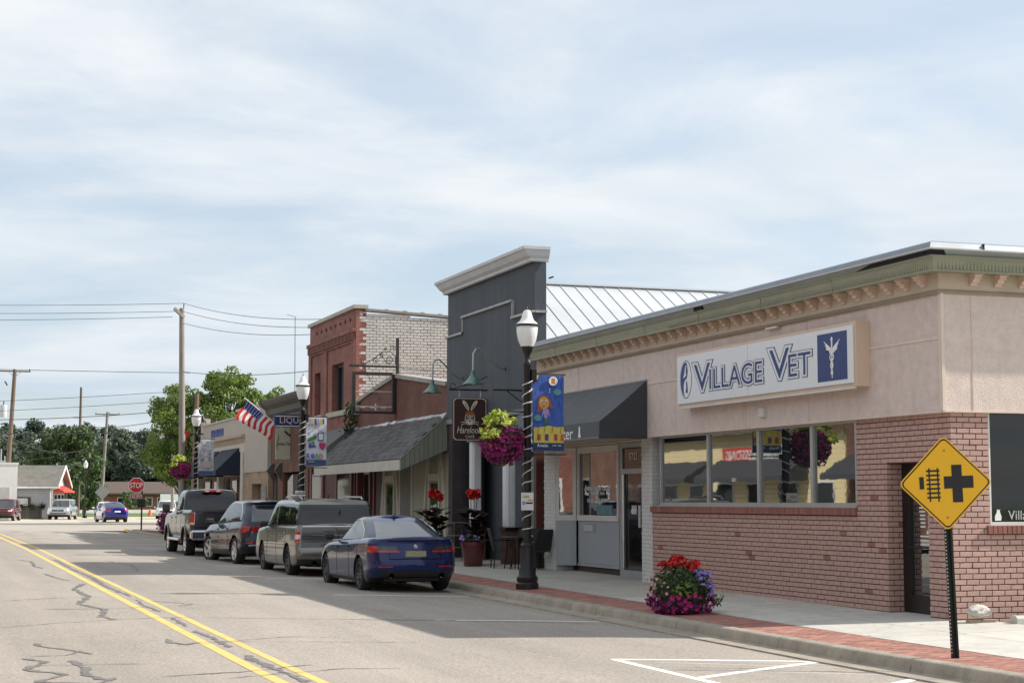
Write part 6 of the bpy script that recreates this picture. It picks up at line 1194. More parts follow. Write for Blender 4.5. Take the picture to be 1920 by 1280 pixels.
class Car:
    def __init__(c, name, label, cat, loc, rz, p, group=None):
        c.p = p; c.t = thing(name, label, cat, loc, rz, group)
    def low(c, s, t):
        p = c.p; yr = -p['ro'] + interp(p['ir'], t); yf = p['L'] - p['ro'] - interp(p['if'], t); hw = p['hw'] - interp(p['is'], t)
        x, y = plan(s, yr, yf, hw, p['ra'], p['rl'], p['fa'], p['fl'], p['br'], p['bf'], p['tp'])
        zb = interp(p['zb'], y); zt = interp(p['zt'], y); return Vector((x, y, zb + (zt - zb) * t))
    def up(c, s, t):
        p = c.p; x, y = plan(s, interp(p['gr'], t), interp(p['gf'], t), interp(p['gw'], t), *p['gc']); z0 = interp(p['zt'], y) - .02; z1 = interp(p['rf'], y); return Vector((x, y, z0 + (z1 - z0) * t))
    def shell(c, fn, rows, crown, M_=6, bottom=False):
        b = MB(); ns = len(SS); K = len(rows)
        full = [s for s in SS] ; ring = full + [-s for s in full[-2:0:-1]]; n = len(ring)
        for t in rows: b.v += [tuple(fn(s, t)) for s in ring]
        return b, ring, n, ns, K
    def body(c, paint, rows, black=0., arch=None, crown=.03):
        p = c.p; b, ring, n, ns, K = c.shell(c.low, rows, crown)
        for j in range(K - 1):
            for i in range(n): b.f.append((j * n + i, j * n + (i + 1) % n, (j + 1) * n + (i + 1) % n, (j + 1) * n + i)); b.mi.append(1 if rows[j + 1] <= black + 1e-6 else 0)
        for (j, flip, cr) in ((K - 1, 0, crown), (0, 1, 0)):
            MM = 6; rowsv = []
            for i in range(ns):
                a = Vector(b.v[j * n + i]); e = Vector(b.v[j * n + (n - i) % n]); r_ = [j * n + i]
                if i in (0, ns - 1): rowsv.append([j * n + i] * (MM + 1)); continue
                for m in range(1, MM):
                    q = a.lerp(e, m / MM); q.z += cr * (1 - (2 * m / MM - 1) ** 2) * min(1, i / 4, (ns - 1 - i) / 4); b.v.append(tuple(q)); r_.append(len(b.v) - 1)
                r_.append(j * n + (n - i) % n); rowsv.append(r_)
            for i in range(ns - 1):
                for m in range(MM):
                    f = [rowsv[i][m], rowsv[i + 1][m], rowsv[i + 1][m + 1], rowsv[i][m + 1]]; g = []
                    for v in f:
                        if v not in g: g.append(v)
                    if len(g) > 2: b.f.append(tuple(g[::-1] if not flip else g)); b.mi.append(1 if flip else 0)
        me = b.mesh('body', [paint, blackm], True); o = link('body', me)
        # wheel arches
        ct = MB()
        for yy in (0, p['wb']):
            for sg in (-1, 1): ct.lathe([(0, sg * (p['hw'] - .36)), (p['wr'] + p['ag'], sg * (p['hw'] - .36)), (p['wr'] + p['ag'], sg * (p['hw'] + .2)), (0, sg * (p['hw'] + .2))], (0, yy, p['wr'] + p.get('al', .0)), 28, 'x', 1)
        import bmesh
        cm2 = ct.mesh('cut', [paint, blackm]); bm = bmesh.new(); bm.from_mesh(cm2); bmesh.ops.remove_doubles(bm, verts=bm.verts, dist=1e-5); bmesh.ops.recalc_face_normals(bm, faces=bm.faces); bm.to_mesh(cm2); bm.free()
        bm = bmesh.new(); bm.from_mesh(me); bmesh.ops.recalc_face_normals(bm, faces=bm.faces); bm.to_mesh(me); bm.free()
        co = link('cut', cm2); md = o.modifiers.new('b', 'BOOLEAN'); md.operation = 'DIFFERENCE'; md.object = co; md.solver = 'EXACT'
        dg = bpy.context.evaluated_depsgraph_get(); dg.update(); m2 = bpy.data.meshes.new_from_object(o.evaluated_get(dg), depsgraph=dg)
        o.modifiers.clear(); o.data = m2; m2.name = 'body'; bpy.data.objects.remove(co); bpy.data.meshes.remove(cm2)
        m2.polygons.foreach_set('use_smooth', [True] * len(m2.polygons)); m2.set_sharp_from_angle(angle=R(32)); o.parent = c.t; c.b = o; return o
    def cabin(c, paint, rows, tg0, tg1, pillars, srear, sfront, gl, crown=.04, wrap=False, pill_mat=None):
        b, ring, n, ns, K = c.shell(c.up, rows, crown); groups = {}
        ps = []          # paint faces
        for j in range(K - 1):
            tm = (rows[j] + rows[j + 1]) / 2
            for i in range(n):
                f = (j * n + i, j * n + (i + 1) % n, (j + 1) * n + (i + 1) % n, (j + 1) * n + i); cen = sum((Vector(b.v[k]) for k in f), Vector()) / 4
                s0, s1 = ring[i], ring[(i + 1) % n]; sm = (abs(s0) + abs(s1)) / 2; key = None
                if tg0 < tm < tg1:
                    if sm < srear: key = 'rear_window'
                    elif sm > sfront: key = 'windscreen'
                    elif .3 < sm < .72 or wrap:
                        seg = None
                        for k, (ya, yb) in enumerate(pillars):
                            if ya <= cen.y <= yb: seg = k
                        if seg is not None: key = 'side_window%s%d' % ('L' if cen.x < 0 else 'R', seg)
                groups.setdefault(key, []).append(f)
        MM = 6; j = K - 1; rv = []
        for i in range(ns):
            if i in (0, ns - 1): rv.append([j * n + i] * (MM + 1)); continue
            a = Vector(b.v[j * n + i]); e = Vector(b.v[j * n + (n - i) % n]); r_ = [j * n + i]
            for m in range(1, MM):
                q = a.lerp(e, m / MM); q.z += crown * (1 - (2 * m / MM - 1) ** 2) * min(1, i / 4, (ns - 1 - i) / 4); b.v.append(tuple(q)); r_.append(len(b.v) - 1)
            r_.append(j * n + (n - i) % n); rv.append(r_)
        for i in range(ns - 1):
            for m in range(MM):
                g = []
                for v in (rv[i][m], rv[i + 1][m], rv[i + 1][m + 1], rv[i][m + 1]):
                    if v not in g: g.append(v)
                if len(g) > 2: groups.setdefault(None, []).append(tuple(g[::-1]))
        for key, fs in groups.items():
            used = sorted({v for f in fs for v in f}); mp_ = {v: k for k, v in enumerate(used)}; q = MB(); q.v = [b.v[v] for v in used]; q.f = [tuple(mp_[v] for v in f) for f in fs]; q.mi = [0] * len(q.f)
            nm = 'roof' if key is None else key.rstrip('0123456789').rstrip('LR') if key.startswith('side') else key
            q.build(nm, paint if key is None else gl, c.t, smooth=True)
    def patch(c, name, s0, s1, t0, t1, mat, off=.006, fn=None, n=(10, 3), par=None, both=False, wob=None):
        fn = fn or c.low; out = []
        for sg in ((1, -1) if both else (1,)):
            b = MB(); a, m = n
            def P(s, t):
                e = 1e-3; q = fn(s, t); du = fn(s + e, t) - fn(s - e, t) if abs(s) > 2e-3 else Vector((1, 0, 0)); dv = fn(s, t + e) - fn(s, t - e); nn = du.cross(dv)
                nn = nn.normalized() if nn.length > 1e-9 else Vector((0, -1, 0))
                cen = Vector((0, c.p['wb'] / 2, q.z)); 
                if nn.dot(q - cen) < 0: nn = -nn
                return q, nn
            for j in range(m + 1):
                for i in range(a + 1):
                    s = (s0 + (s1 - s0) * i / a); t = t0 + (t1 - t0) * j / m
                    if wob: t = wob(i / a, j / m)
                    q, nn = P(s, t); v = q + nn * off
                    b.v.append((v.x * sg, v.y, v.z))
            for j in range(m):
                for i in range(a):
                    f = (j * (a + 1) + i, j * (a + 1) + i + 1, (j + 1) * (a + 1) + i + 1, (j + 1) * (a + 1) + i); b.f.append(f)
            # rim back to the body
            ed = [i for i in range(a + 1)] + [k * (a + 1) + a for k in range(1, m + 1)] + [m * (a + 1) + i for i in range(a - 1, -1, -1)] + [k * (a + 1) for k in range(m - 1, 0, -1)]
            base = len(b.v)
            for k in ed:
                i, j = k % (a + 1), k // (a + 1); s = s0 + (s1 - s0) * i / a; t = wob(i / a, j / m) if wob else t0 + (t1 - t0) * j / m
                q, nn = P(s, t); q = q - nn * .004; b.v.append((q.x * sg, q.y, q.z))
            L_ = len(ed)
            for k in range(L_): b.f.append((ed[k], ed[(k + 1) % L_], base + (k + 1) % L_, base + k))
            b.mi = [0] * len(b.f); out.append(b.build(name, mat, par or c.t, smooth=True))
        return out
    def wheels(c, rimm, spokes=10, sw=.03, steer=0., dish=.02):
        p = c.p; wr = p['wr']; tw = p.get('tw', .22); rr_ = wr * p.get('rim', .70)
        tyre = MB().lathe([(rr_, -tw / 2 + .015), (rr_ + .02, -tw / 2), (wr - .04, -tw / 2 - .004), (wr - .012, -tw / 2 + .015), (wr, -tw / 2 + .045), (wr, tw / 2 - .045), (wr - .012, tw / 2 - .015), (wr - .04, tw / 2 + .004), (rr_ + .02, tw / 2), (rr_, tw / 2 - .015)], n=30, axis='x', cap=False).mesh('tyre', M('tyre_rubber', (.018, .018, .019), .85, var=.15), True)
        r = MB(); r.lathe([(rr_, tw / 2 - .01), (rr_ - .012, tw / 2 - .004), (rr_ - .03, tw / 2 - .03), (rr_ - .035, -.02)], n=30, axis='x', cap=False); rim = r.mesh('rim', rimm, True)
        s = MB()
        for k in range(spokes):
            a = 2 * math.pi * k / spokes; ca, sa = math.cos(a), math.sin(a)
            def pt(u, v, x): return (x, u * ca - v * sa, u * sa + v * ca)
            r0, r1 = .05, rr_ - .012; x1, x0 = tw / 2 - .012, tw / 2 - .012 - dish
            s.add([pt(r0, -sw * .8, x0), pt(r1, -sw * .5, x1), pt(r1, sw * .5, x1), pt(r0, sw * .8, x0), pt(r0, -sw, x0 - .04), pt(r1, -sw, x1 - .05), pt(r1, sw, x1 - .05), pt(r0, sw, x0 - .04)], [(0, 1, 2, 3), (0, 4, 5, 1), (2, 6, 7, 3), (1, 5, 6, 2)])
        s.lathe([(0, tw / 2 - .002 - dish), (.045, tw / 2 - .004 - dish), (.065, tw / 2 - .03 - dish), (.065, tw / 2 - .08)], n=14, axis='x'); sp_ = s.mesh('spokes', rimm, True)
        disc = MB().lathe([(0, tw / 2 - .11), (rr_ - .03, tw / 2 - .11)], n=24, axis='x').mesh('brake', M('dark_hub', (.012, .012, .013), .7))
        for yy in (0, p['wb']):
            for sg in (-1, 1):
                wh = bpy.data.objects.new('wheel', None); col.objects.link(wh); wh.parent = c.t; wh.location = (sg * (p['hw'] - tw / 2 - p.get('wi', .03)), yy, wr); wh.rotation_euler = (0, 0, (R(180) if sg < 0 else 0) + (steer if yy > 0 else 0))
                for nm, me in (('tyre', tyre), ('rim', rim), ('spokes', sp_), ('hub', disc)): link(nm, me, wh)
        b = MB(); b.box(-p['hw'] + .36, -p['ro'] + .35, p['wr'] * .62, p['hw'] - .36, p['L'] - p['ro'] - .4, p['wr'] * .95); b.build('underbody', blackm, c.t)
    def mirrors(c, y, z, mat, sz=(.095, .065, .07), off=.09):
        for sg in (-1, 1):
            b = MB(); b.bbox(-sz[0], -sz[1] * .6, -sz[2], sz[0], sz[1], sz[2], min(sz) * .55); o = b.build('mirror', mat, c.t); o.location = (sg * (c.p['hw'] + off), y, z)
            MB().box(-.09 * sg, -.01, -.05, -.2 * sg, .05, -.02).build('mirror_arm', mat, o)
    def pipes(c, xs, y, z, r_=.045):
        for x in xs: MB().lathe([(r_, -.06), (r_, .1), (r_ * .82, .1), (r_ * .82, -.04)][::-1], (x, y, z), 16, 'y', cap=False).build('exhaust_tip', M('chrome', (.6, .6, .61), .12, 1., var=.05), c.t, smooth=True); MB().lathe([(0, .0), (r_ * .85, .0)], (x, y, z), 12, 'y').build('exhaust_bore', blackm, c.t)
paint_navy = M('navy_metallic_paint', (.006, .018, .095), .22, .3, var=.06, coat=.75, ior=1.25); paint_ink = M('ink_blue_paint', (.010, .017, .045), .22, .3, var=.06, coat=.75, ior=1.25); paint_taupe = M('grey_taupe_paint', (.165, .16, .15), .25, .6, var=.05, coat=.75, ior=1.25); paint_char = M('charcoal_paint', (.028, .026, .03), .22, .3, var=.06, coat=.75, ior=1.25)
paint_red = M('dark_red_paint', (.13, .006, .014), .22, .4, var=.05, coat=1.); paint_silver = M('silver_paint', (.42, .44, .45), .3, .6, var=.04, coat=.8); paint_blue = M('bright_blue_paint', (.012, .018, .24), .25, .4, var=.05, coat=1.); paint_white = M('white_car_paint', (.68, .68, .68), .3, var=.03, coat=.8)
cgl = M('car_glass', (.025, .032, .036), .03, var=0, ior=2.1); cgl_b = M('car_rear_glass', (.07, .085, .09), .03, var=0, ior=3.0); privacy = M('privacy_glass', (.006, .007, .009), .04, var=0, ior=1.6)  # saloon rear pane: reflected sky partly put into a lighter base colour
chrome = M('chrome', (.6, .6, .61), .12, 1., var=.05); taill = M('tail_lamp_red', (.42, .012, .012), .15, var=.2, scale=12, coat=.8); smoke = M('smoked_lamp', (.02, .015, .016), .12, var=.2, coat=1.); clearl = M('clear_lamp', (.62, .62, .62), .15, var=.15, scale=20, coat=1.); plast = M('black_plastic', (.02, .02, .021), .55, var=.1)
darkrim = M('dark_alloy', (.07, .07, .075), .3, .7, var=.05); silv = M('silver_alloy', (.5, .5, .51), .28, .8, var=.05); plate_y = M('yellow_blue_plate', (.3, .27, .15), .5, var=.3, scale=25); gap = M('panel_gap', (.004, .004, .005), .9)
rows = [0, .04, .1, .18, .27, .36, .45, .54, .63, .72, .8, .87, .93, .97, 1.]
grow = [0, .06, .14, .25, .4, .55, .7, .8, .87, .93, .97, 1.]
def carz(x, y): return RZ(x, y) 
# --- navy saloon nearest the camera
c = Car('parked_sedan', 'navy blue saloon parked at the kerb, nearest the camera', 'car', (9.14, 32.8, carz(9.14, 32.8)), 0, dict(L=4.71, ro=.98, hw=.915, wb=2.85, wr=.335, ag=.045, tw=.24,
    ir=[(0, .10), (.12, .03), (.3, .0), (.55, .03), (.72, .05), (.9, .07), (.97, .06), (1, .09)], **{'if': [(0, .12), (.3, 0), (.6, .03), (1, .18)]}, **{'is': [(0, .07), (.12, .02), (.35, .005), (.6, .0), (.75, .008), (.9, .03), (.96, .055), (1, .1)]},
    ra=.34, rl=.34, fa=.38, fl=.42, br=.09, bf=.16, tp=.05, zb=[(-1, .30), (-.6, .26), (-.45, .18), (.5, .17), (2.4, .17), (3.4, .2), (3.8, .24)], zt=[(-1, 1.02), (-.85, 1.035), (-.4, 1.04), (.3, 1.02), (1.2, .98), (2.0, .955), (2.4, .94), (3.0, .88), (3.5, .76), (3.75, .62)],
    gr=[(0, -.55), (.25, -.38), (.5, -.15), (.75, .17), (.9, .42), (1, .66)], gf=[(0, 2.45), (.25, 2.25), (.5, 2.02), (.75, 1.75), (.9, 1.55), (1, 1.38)], gw=[(0, .81), (.3, .76), (.6, .69), (.85, .62), (.95, .575), (1, .53)], gc=(.3, .42, .3, .3, .14, .22, .10), rf=[(-.6, 1.30), (-.1, 1.345), (.3, 1.39), (.8, 1.425), (1.2, 1.43), (1.6, 1.415), (2.0, 1.37), (2.5, 1.3)]))
c.body(paint_navy, rows, .05); c.cabin(paint_navy, grow, .05, .9, [(-.1, .36), (.40, 1.12), (1.2, 2.1)], .255, .72, cgl)
for o in kids(c.t):
    if o.name.startswith('rear_window'): o.data.materials[0] = cgl_b
c.wheels(darkrim, 10, .018)
c.patch('tail_light', .135, .335, .66, .80, smoke, .008, both=True, n=(12, 4)); c.patch('tail_light', .12, .33, .645, .685, taill, .013, both=True, n=(12, 2)); c.patch('tail_light', .262, .336, .685, .80, taill, .013, both=True, n=(8, 3))
c.patch('licence_plate', -.075, .075, .53, .68, plate_y, .012, n=(8, 2)); c.patch('boot_seam', -.19, .19, .465, .478, gap, .003, n=(16, 1)); c.patch('boot_crease', -.18, .18, .478, .50, paint_navy, .03, n=(16, 1)); c.patch('boot_lip', -.19, .19, .955, .985, paint_navy, .02, n=(16, 2)); c.patch('boot_seam', .186, .189, .478, .64, gap, .003, both=True, n=(1, 3))
c.patch('reflector', .17, .255, .26, .29, taill, .008, both=True, n=(6, 1)); c.patch('diffuser', -.25, .25, .03, .15, plast, .006, n=(20, 2))
b_ = Vector(c.low(0, .80)); bg2 = thing('x', None, None); bpy.data.objects.remove(bg2)
bd = MB().lathe([(.04, 0), (.04, -.008), (.036, -.012), (0, -.012)], (0, b_.y - .004, b_.z), 18, 'y').build('badge', chrome, c.t); 
for k, (a, cc) in enumerate(((0, navy), (90, whitep), (180, navy), (270, whitep))): MB().add([(0, b_.y - .018, b_.z)] + [(.026 * math.cos(R(a + q * 15)), b_.y - .018, b_.z + .026 * math.sin(R(a + q * 15))) for q in range(7)], [tuple(range(8))]).build('roundel', cc, bd)
for (x, w_) in ((-.52, .16), (.52, .16)): MB().box(x - w_ / 2, -.9, .86, x + w_ / 2, -.895, .885).build('model_badge', chrome, c.t) if False else None
c.pipes((-.5, .5), -.97, .33)
for o in c.patch('door_seam', .4555, .457, .12, .96, gap, .002, both=True, n=(1, 8)): pass
c.patch('door_seam', .535, .5365, .12, .96, gap, .002, both=True, n=(1, 8)); c.patch('door_seam', .405, .4065, .45, .96, gap, .002, both=True, n=(1, 6)); c.patch('sill_trim', .415, .60, .05, .10, plast, .012, both=True, n=(14, 1))
for s in (.462, .535): c.patch('door_handle', s, s + .018, .80, .835, paint_navy, .03, both=True, n=(4, 1))
for sg in (1, -1): MB().tube([c.up(sg * s, t) + Vector((sg * .006, 0, 0)) for s, t in [(.36, .1), (.345, .45), (.355, .75), (.38, .885)] + [(.40 + .02 * k, .9) for k in range(11)] + [(.635, .85)]], .011, 5).build('window_trim', chrome, c.t); MB().tube([c.low(sg * (.40 + .02 * k), .995) + Vector((sg * .004, 0, .008)) for k in range(11)], .01, 5).build('window_trim', chrome, c.t)
c.mirrors(2.05, 1.03, plast); MB().prism([(.62, 1.435), (.84, 1.435), (.80, 1.455), (.70, 1.49), (.65, 1.49)], 'x', -.02, .02).build('antenna_fin', paint_navy, c.t); o = kids(c.t)
# --- grey taupe wagon
c = Car('parked_wagon', 'boxy grey wagon with dark tailgate parked behind the navy saloon', 'car', (9.08, 39.1, carz(9.08, 39.1)), 0, dict(L=5.13, ro=1.1, hw=.965, wb=2.99, wr=.36, ag=.05, tw=.24,
    ir=[(0, .12), (.1, .02), (.3, 0), (.42, .04), (.6, .06), (.85, .07), (1, .1)], **{'if': [(0, .1), (.3, 0), (1, .12)]}, **{'is': [(0, .05), (.12, .01), (.4, 0), (.7, .01), (.9, .025), (1, .05)]}, ra=.13, rl=.13, fa=.2, fl=.2, br=.04, bf=.06, tp=.018, zb=[(-1.1, .33), (-.5, .24), (2.9, .22), (3.9, .26)], zt=[(-1.1, 1.16), (.5, 1.15), (2.6, 1.11), (3.0, 1.08), (3.8, 1.0), (4.05, .92)],
    gr=[(0, -1.0), (.4, -.93), (.8, -.84), (1, -.74)], gf=[(0, 2.85), (.4, 2.55), (.8, 2.2), (1, 1.98)], gw=[(0, .925), (.4, .895), (.8, .855), (.94, .82), (1, .765)], gc=(.1, .1, .22, .2, .04, .12, .03), rf=[(-1, 1.70), (.3, 1.735), (1.6, 1.73), (2.2, 1.69), (2.8, 1.62)]))
c.body(paint_taupe, rows, .06, crown=.05); c.cabin(paint_taupe, grow, .03, .9, [(-.95, .05), (.07, .34), (.36, 1.28), (1.38, 2.35)], .29, .72, privacy, wrap=True)
c.wheels(darkrim, 10, .022)
for t in (.56, .64, .72, .8): c.patch('tailgate_rib', -.21, .21, t, t + .012, gap, .004, n=(16, 1))
c.patch('tailgate', -.215, .215, .43, .97, M('tailgate_grey', (.055, .054, .052), .25, .5, var=.06, coat=1.), .0035, n=(20, 8)); c.patch('chrome_strip', -.215, .215, .965, .985, chrome, .009, n=(16, 1)); c.patch('chrome_strip', -.15, .15, .73, .745, chrome, .012, n=(16, 1)); c.patch('tailgate_seam', -.22, .22, .42, .435, gap, .004, n=(16, 1))
for (t0, t1, m_) in ((.56, .645, taill), (.655, .755, clearl), (.765, .85, taill)): c.patch('tail_light', .235, .335, t0, t1, m_, .014, both=True, n=(8, 2))
c.patch('tail_light_bezel', .228, .342, .55, .86, chrome, .008, both=True, n=(8, 2)); c.pipes((-.55, .55), -1.07, .32, .05); c.patch('bumper_lower', -.3, .3, .0, .1, plast, .006, n=(20, 1))
for s in (.43, .505): c.patch('door_handle', s, s + .02, .80, .83, chrome, .03, both=True, n=(4, 1))
for s in (.42, .485, .555): c.patch('door_seam', s, s + .0015, .1, .98, gap, .002, both=True, n=(1, 8))
for t in (.44, .52, .6): c.patch('side_groove', .41, .6, t, t + .008, gap, .002, both=True, n=(14, 1))
c.mirrors(2.3, 1.16, plast)
for sg in (-1, 1): MB().tube([(sg * .70, -.5, 1.74), (sg * .71, -.35, 1.80), (sg * .71, 1.2, 1.81), (sg * .70, 1.4, 1.76)], .022, 6).build('roof_rail', M('silver_rail', (.35, .36, .37), .35, .6), c.t, smooth=True)
b = MB(); b.bbox(-.82, -.2, 1.80, -.55, .3, 1.86, .02); b.bbox(-.74, -.1, 1.86, -.58, .2, 1.95, .02); b.build('rack_foot', M('silver_rail', (.35, .36, .37), .35, .6), c.t); MB().tube([(.05, -.9, 1.25), (.08, -.93, 1.5)], .014, 5).build('rear_wiper', blackm, c.t); MB().tube([(.0, .0, 1.75), (.0, -.1, 1.85)], .01, 5).build('antenna', blackm, c.t)
# --- dark blue compact suv
c = Car('parked_suv', 'ink blue suv with angular tail lights parked between the wagon and pickup', 'car', (8.92, 45.5, carz(8.92, 45.5)), R(5), dict(L=4.63, ro=.95, hw=.932, wb=2.755, wr=.362, ag=.06, tw=.24,
    ir=[(0, .16), (.12, .05), (.3, 0), (.5, .03), (.7, .06), (.85, .04), (1, .10)], **{'if': [(0, .12), (.3, 0), (.7, .06), (1, .2)]}, **{'is': [(0, .06), (.15, .01), (.35, .0), (.5, .03), (.62, .0), (.8, .025), (1, .10)]}, ra=.32, rl=.36, fa=.36, fl=.4, br=.1, bf=.14, tp=.05, zb=[(-1, .38), (-.5, .28), (2.7, .24), (3.6, .3)], zt=[(-1, 1.12), (-.2, 1.13), (.8, 1.09), (2.2, 1.04), (2.6, 1.02), (3.2, .95), (3.65, .82)],
    gr=[(0, -.82), (.3, -.70), (.6, -.52), (.85, -.34), (1, -.42)], gf=[(0, 2.5), (.3, 2.2), (.6, 1.9), (.85, 1.65), (1, 1.45)], gw=[(0, .83), (.3, .79), (.6, .73), (.85, .665), (.95, .62), (1, .57)], gc=(.28, .36, .28, .28, .1, .2, .06), rf=[(-.8, 1.60), (-.2, 1.645), (.6, 1.67), (1.3, 1.665), (1.8, 1.62), (2.4, 1.55)]))
c.body(paint_ink, rows, .19, crown=.04); c.cabin(paint_ink, grow, .04, .9, [(-.35, .12), (.14, .98), (1.06, 2.1)], .25, .72, cgl)
c.wheels(silv, 5, .045, steer=R(14)); kids(c.t)
c.patch('light_bar', -.2, .2, .82, .875, smoke, .008, n=(16, 1)); 
for (s0, s1) in ((.17, .225), (.245, .315)): c.patch('tail_light', s0, s1, .62, .86, taill, .014, both=True, n=(6, 4), wob=lambda u, v, s0=s0: .62 + .24 * v + (.10 * (1 - u) * (1 - v)))
c.patch('reflector', .17, .27, .28, .33, taill, .012, both=True, n=(8, 1)); c.patch('bumper_trim', -.25, .25, .2, .25, silv, .01, n=(16, 1)); c.patch('licence_plate', -.08, .08, .56, .72, plate_y, .01, n=(4, 1)); text('model_lettering', 'T      S', (0, -.97, .8), FS, chrome, c.t, width=.4, height=.04) if False else None
for s in (.45, .53): c.patch('door_handle', s, s + .02, .80, .83, paint_ink, .028, both=True, n=(4, 1))
for s in (.44, .52): c.patch('door_seam', s, s + .0015, .2, .97, gap, .002, both=True, n=(1, 8))
for sg in (1, -1): MB().tube([c.up(sg * s, t) + Vector((sg * .006, 0, 0)) for s, t in [(.36, .12), (.34, .5), (.345, .8), (.38, .9)] + [(.40 + .02 * k, .91) for k in range(10)]], .014, 5).build('window_trim', chrome, c.t)
c.mirrors(2.1, 1.12, plast, (.11, .07, .08)); MB().prism([(.0, 1.68), (.2, 1.68), (.08, 1.76), (.04, 1.76)], 'x', -.02, .02).build('antenna_fin', blackm, c.t)
# the wheel arches have grey cladding
# --- charcoal pickup
c = Car('parked_pickup', 'charcoal pickup truck with chrome bumper at the head of the parked row', 'truck', (8.6, 51.5, carz(8.6, 51.5)), 0, dict(L=5.8, ro=1.2, hw=1.01, wb=3.57, wr=.40, ag=.075, al=.02, tw=.27, rim=.66,
    ir=[(0, .12), (.2, .06), (.35, .05), (1, .07)], **{'if': [(0, .1), (.3, 0), (1, .1)]}, **{'is': [(0, .06), (.2, .02), (.45, .0), (.7, .01), (.9, .02), (1, .06)]}, ra=.12, rl=.12, fa=.3, fl=.3, br=.02, bf=.12, tp=.02, zb=[(-1.2, .62), (-.6, .55), (-.5, .48), (3.5, .46), (4.6, .5)], zt=[(-1.2, 1.37), (1.0, 1.36), (1.25, 1.33), (3.0, 1.27), (3.3, 1.25), (4.3, 1.18), (4.6, 1.05)],
    gr=[(0, .92), (.5, 1.0), (1, 1.14)], gf=[(0, 3.2), (.5, 2.85), (1, 2.4)], gw=[(0, .91), (.4, .87), (.8, .81), (.95, .76), (1, .71)], gc=(.14, .14, .26, .24, .04, .14, .03), rf=[(.9, 1.91), (1.4, 1.955), (2.2, 1.955), (2.6, 1.92), (3.2, 1.85)]))
c.body(paint_char, rows, .0, crown=.0); c.cabin(paint_char, grow, .06, .86, [(1.12, 1.85), (1.95, 2.75)], .285, .72, privacy)
c.wheels(chrome, 5, .06); 
c.patch('tailgate_seam', .188, .191, .2, .98, gap, .004, both=True, n=(1, 4)); c.patch('tailgate_seam', -.19, .19, .17, .185, gap, .004, n=(12, 1)); c.patch('tailgate_edge', -.19, .19, .93, .985, plast, .012, n=(12, 1)); c.patch('tailgate_step', -.185, .185, .83, .845, gap, .004, n=(12, 1))
c.patch('tail_light', .205, .30, .45, .88, taill, .02, both=True, n=(6, 4)); c.patch('tail_light_bezel', .2, .305, .43, .9, chrome, .012, both=True, n=(6, 2)); c.patch('reverse_light', .21, .295, .46, .51, clearl, .026, both=True, n=(4, 1)); c.patch('nameplate', .11, .17, .3, .34, chrome, .006, n=(4, 1))
b = MB(); b.bbox(-1.0, -1.36, .50, -.42, -1.1, .78, .05); b.bbox(.42, -1.36, .50, 1.0, -1.1, .78, .05); b.bbox(-.42, -1.33, .48, .42, -1.12, .74, .03); b.build('rear_bumper', chrome, c.t); MB().box(-.4, -1.345, .68, .4, -1.1, .79).build('bumper_step', plast, c.t); MB().box(-.16, -1.34, .52, .16, -1.332, .65).build('licence_plate', plate_y, c.t); MB().box(-.1, -1.3, .36, .1, -1.0, .48).build('hitch', blackm, c.t)
c.pipes((-.6,), -1.25, .46, .06); c.mirrors(2.72, 1.42, plast, (.115, .07, .135), .15)
MB().bbox(-.3, 1.02, 1.895, .3, 1.13, 1.955, .012).build('brake_light_housing', taill, c.t)
for sg in (-1, 1): MB().box(-.06 + sg * .17, 1.0, 1.91, .06 + sg * .17, 1.03, 1.945).build('cargo_lamp', clearl, c.t)
for k in range(2): MB().box(-.32 + k * .62, .9, 1.39, -.30 + k * .62, 1.05, 1.84).build('window_divider', blackm, c.t) if False else None
for sg in (-1, 1): MB().bbox(sg * .98, .6, .44, sg * 1.1, 2.9, .52, .02).build('side_step', chrome, c.t); 
for s in (.51, .56): c.patch('door_handle', s, s + .02, .78, .82, chrome, .028, both=True, n=(4, 1))
for s in (.445, .5, .565): c.patch('door_seam', s, s + .0014, .05, .98, gap, .002, both=True, n=(1, 8))
# fender flares
for yy in (0, 3.57):
    for sg in (-1, 1): MB().tube([(sg * 1.0, yy + .5 * math.cos(R(a)), .42 + .5 * math.sin(R(a))) for a in range(-5, 190, 13)], .04, 6).build('wheel_flare', paint_char, c.t, smooth=True)
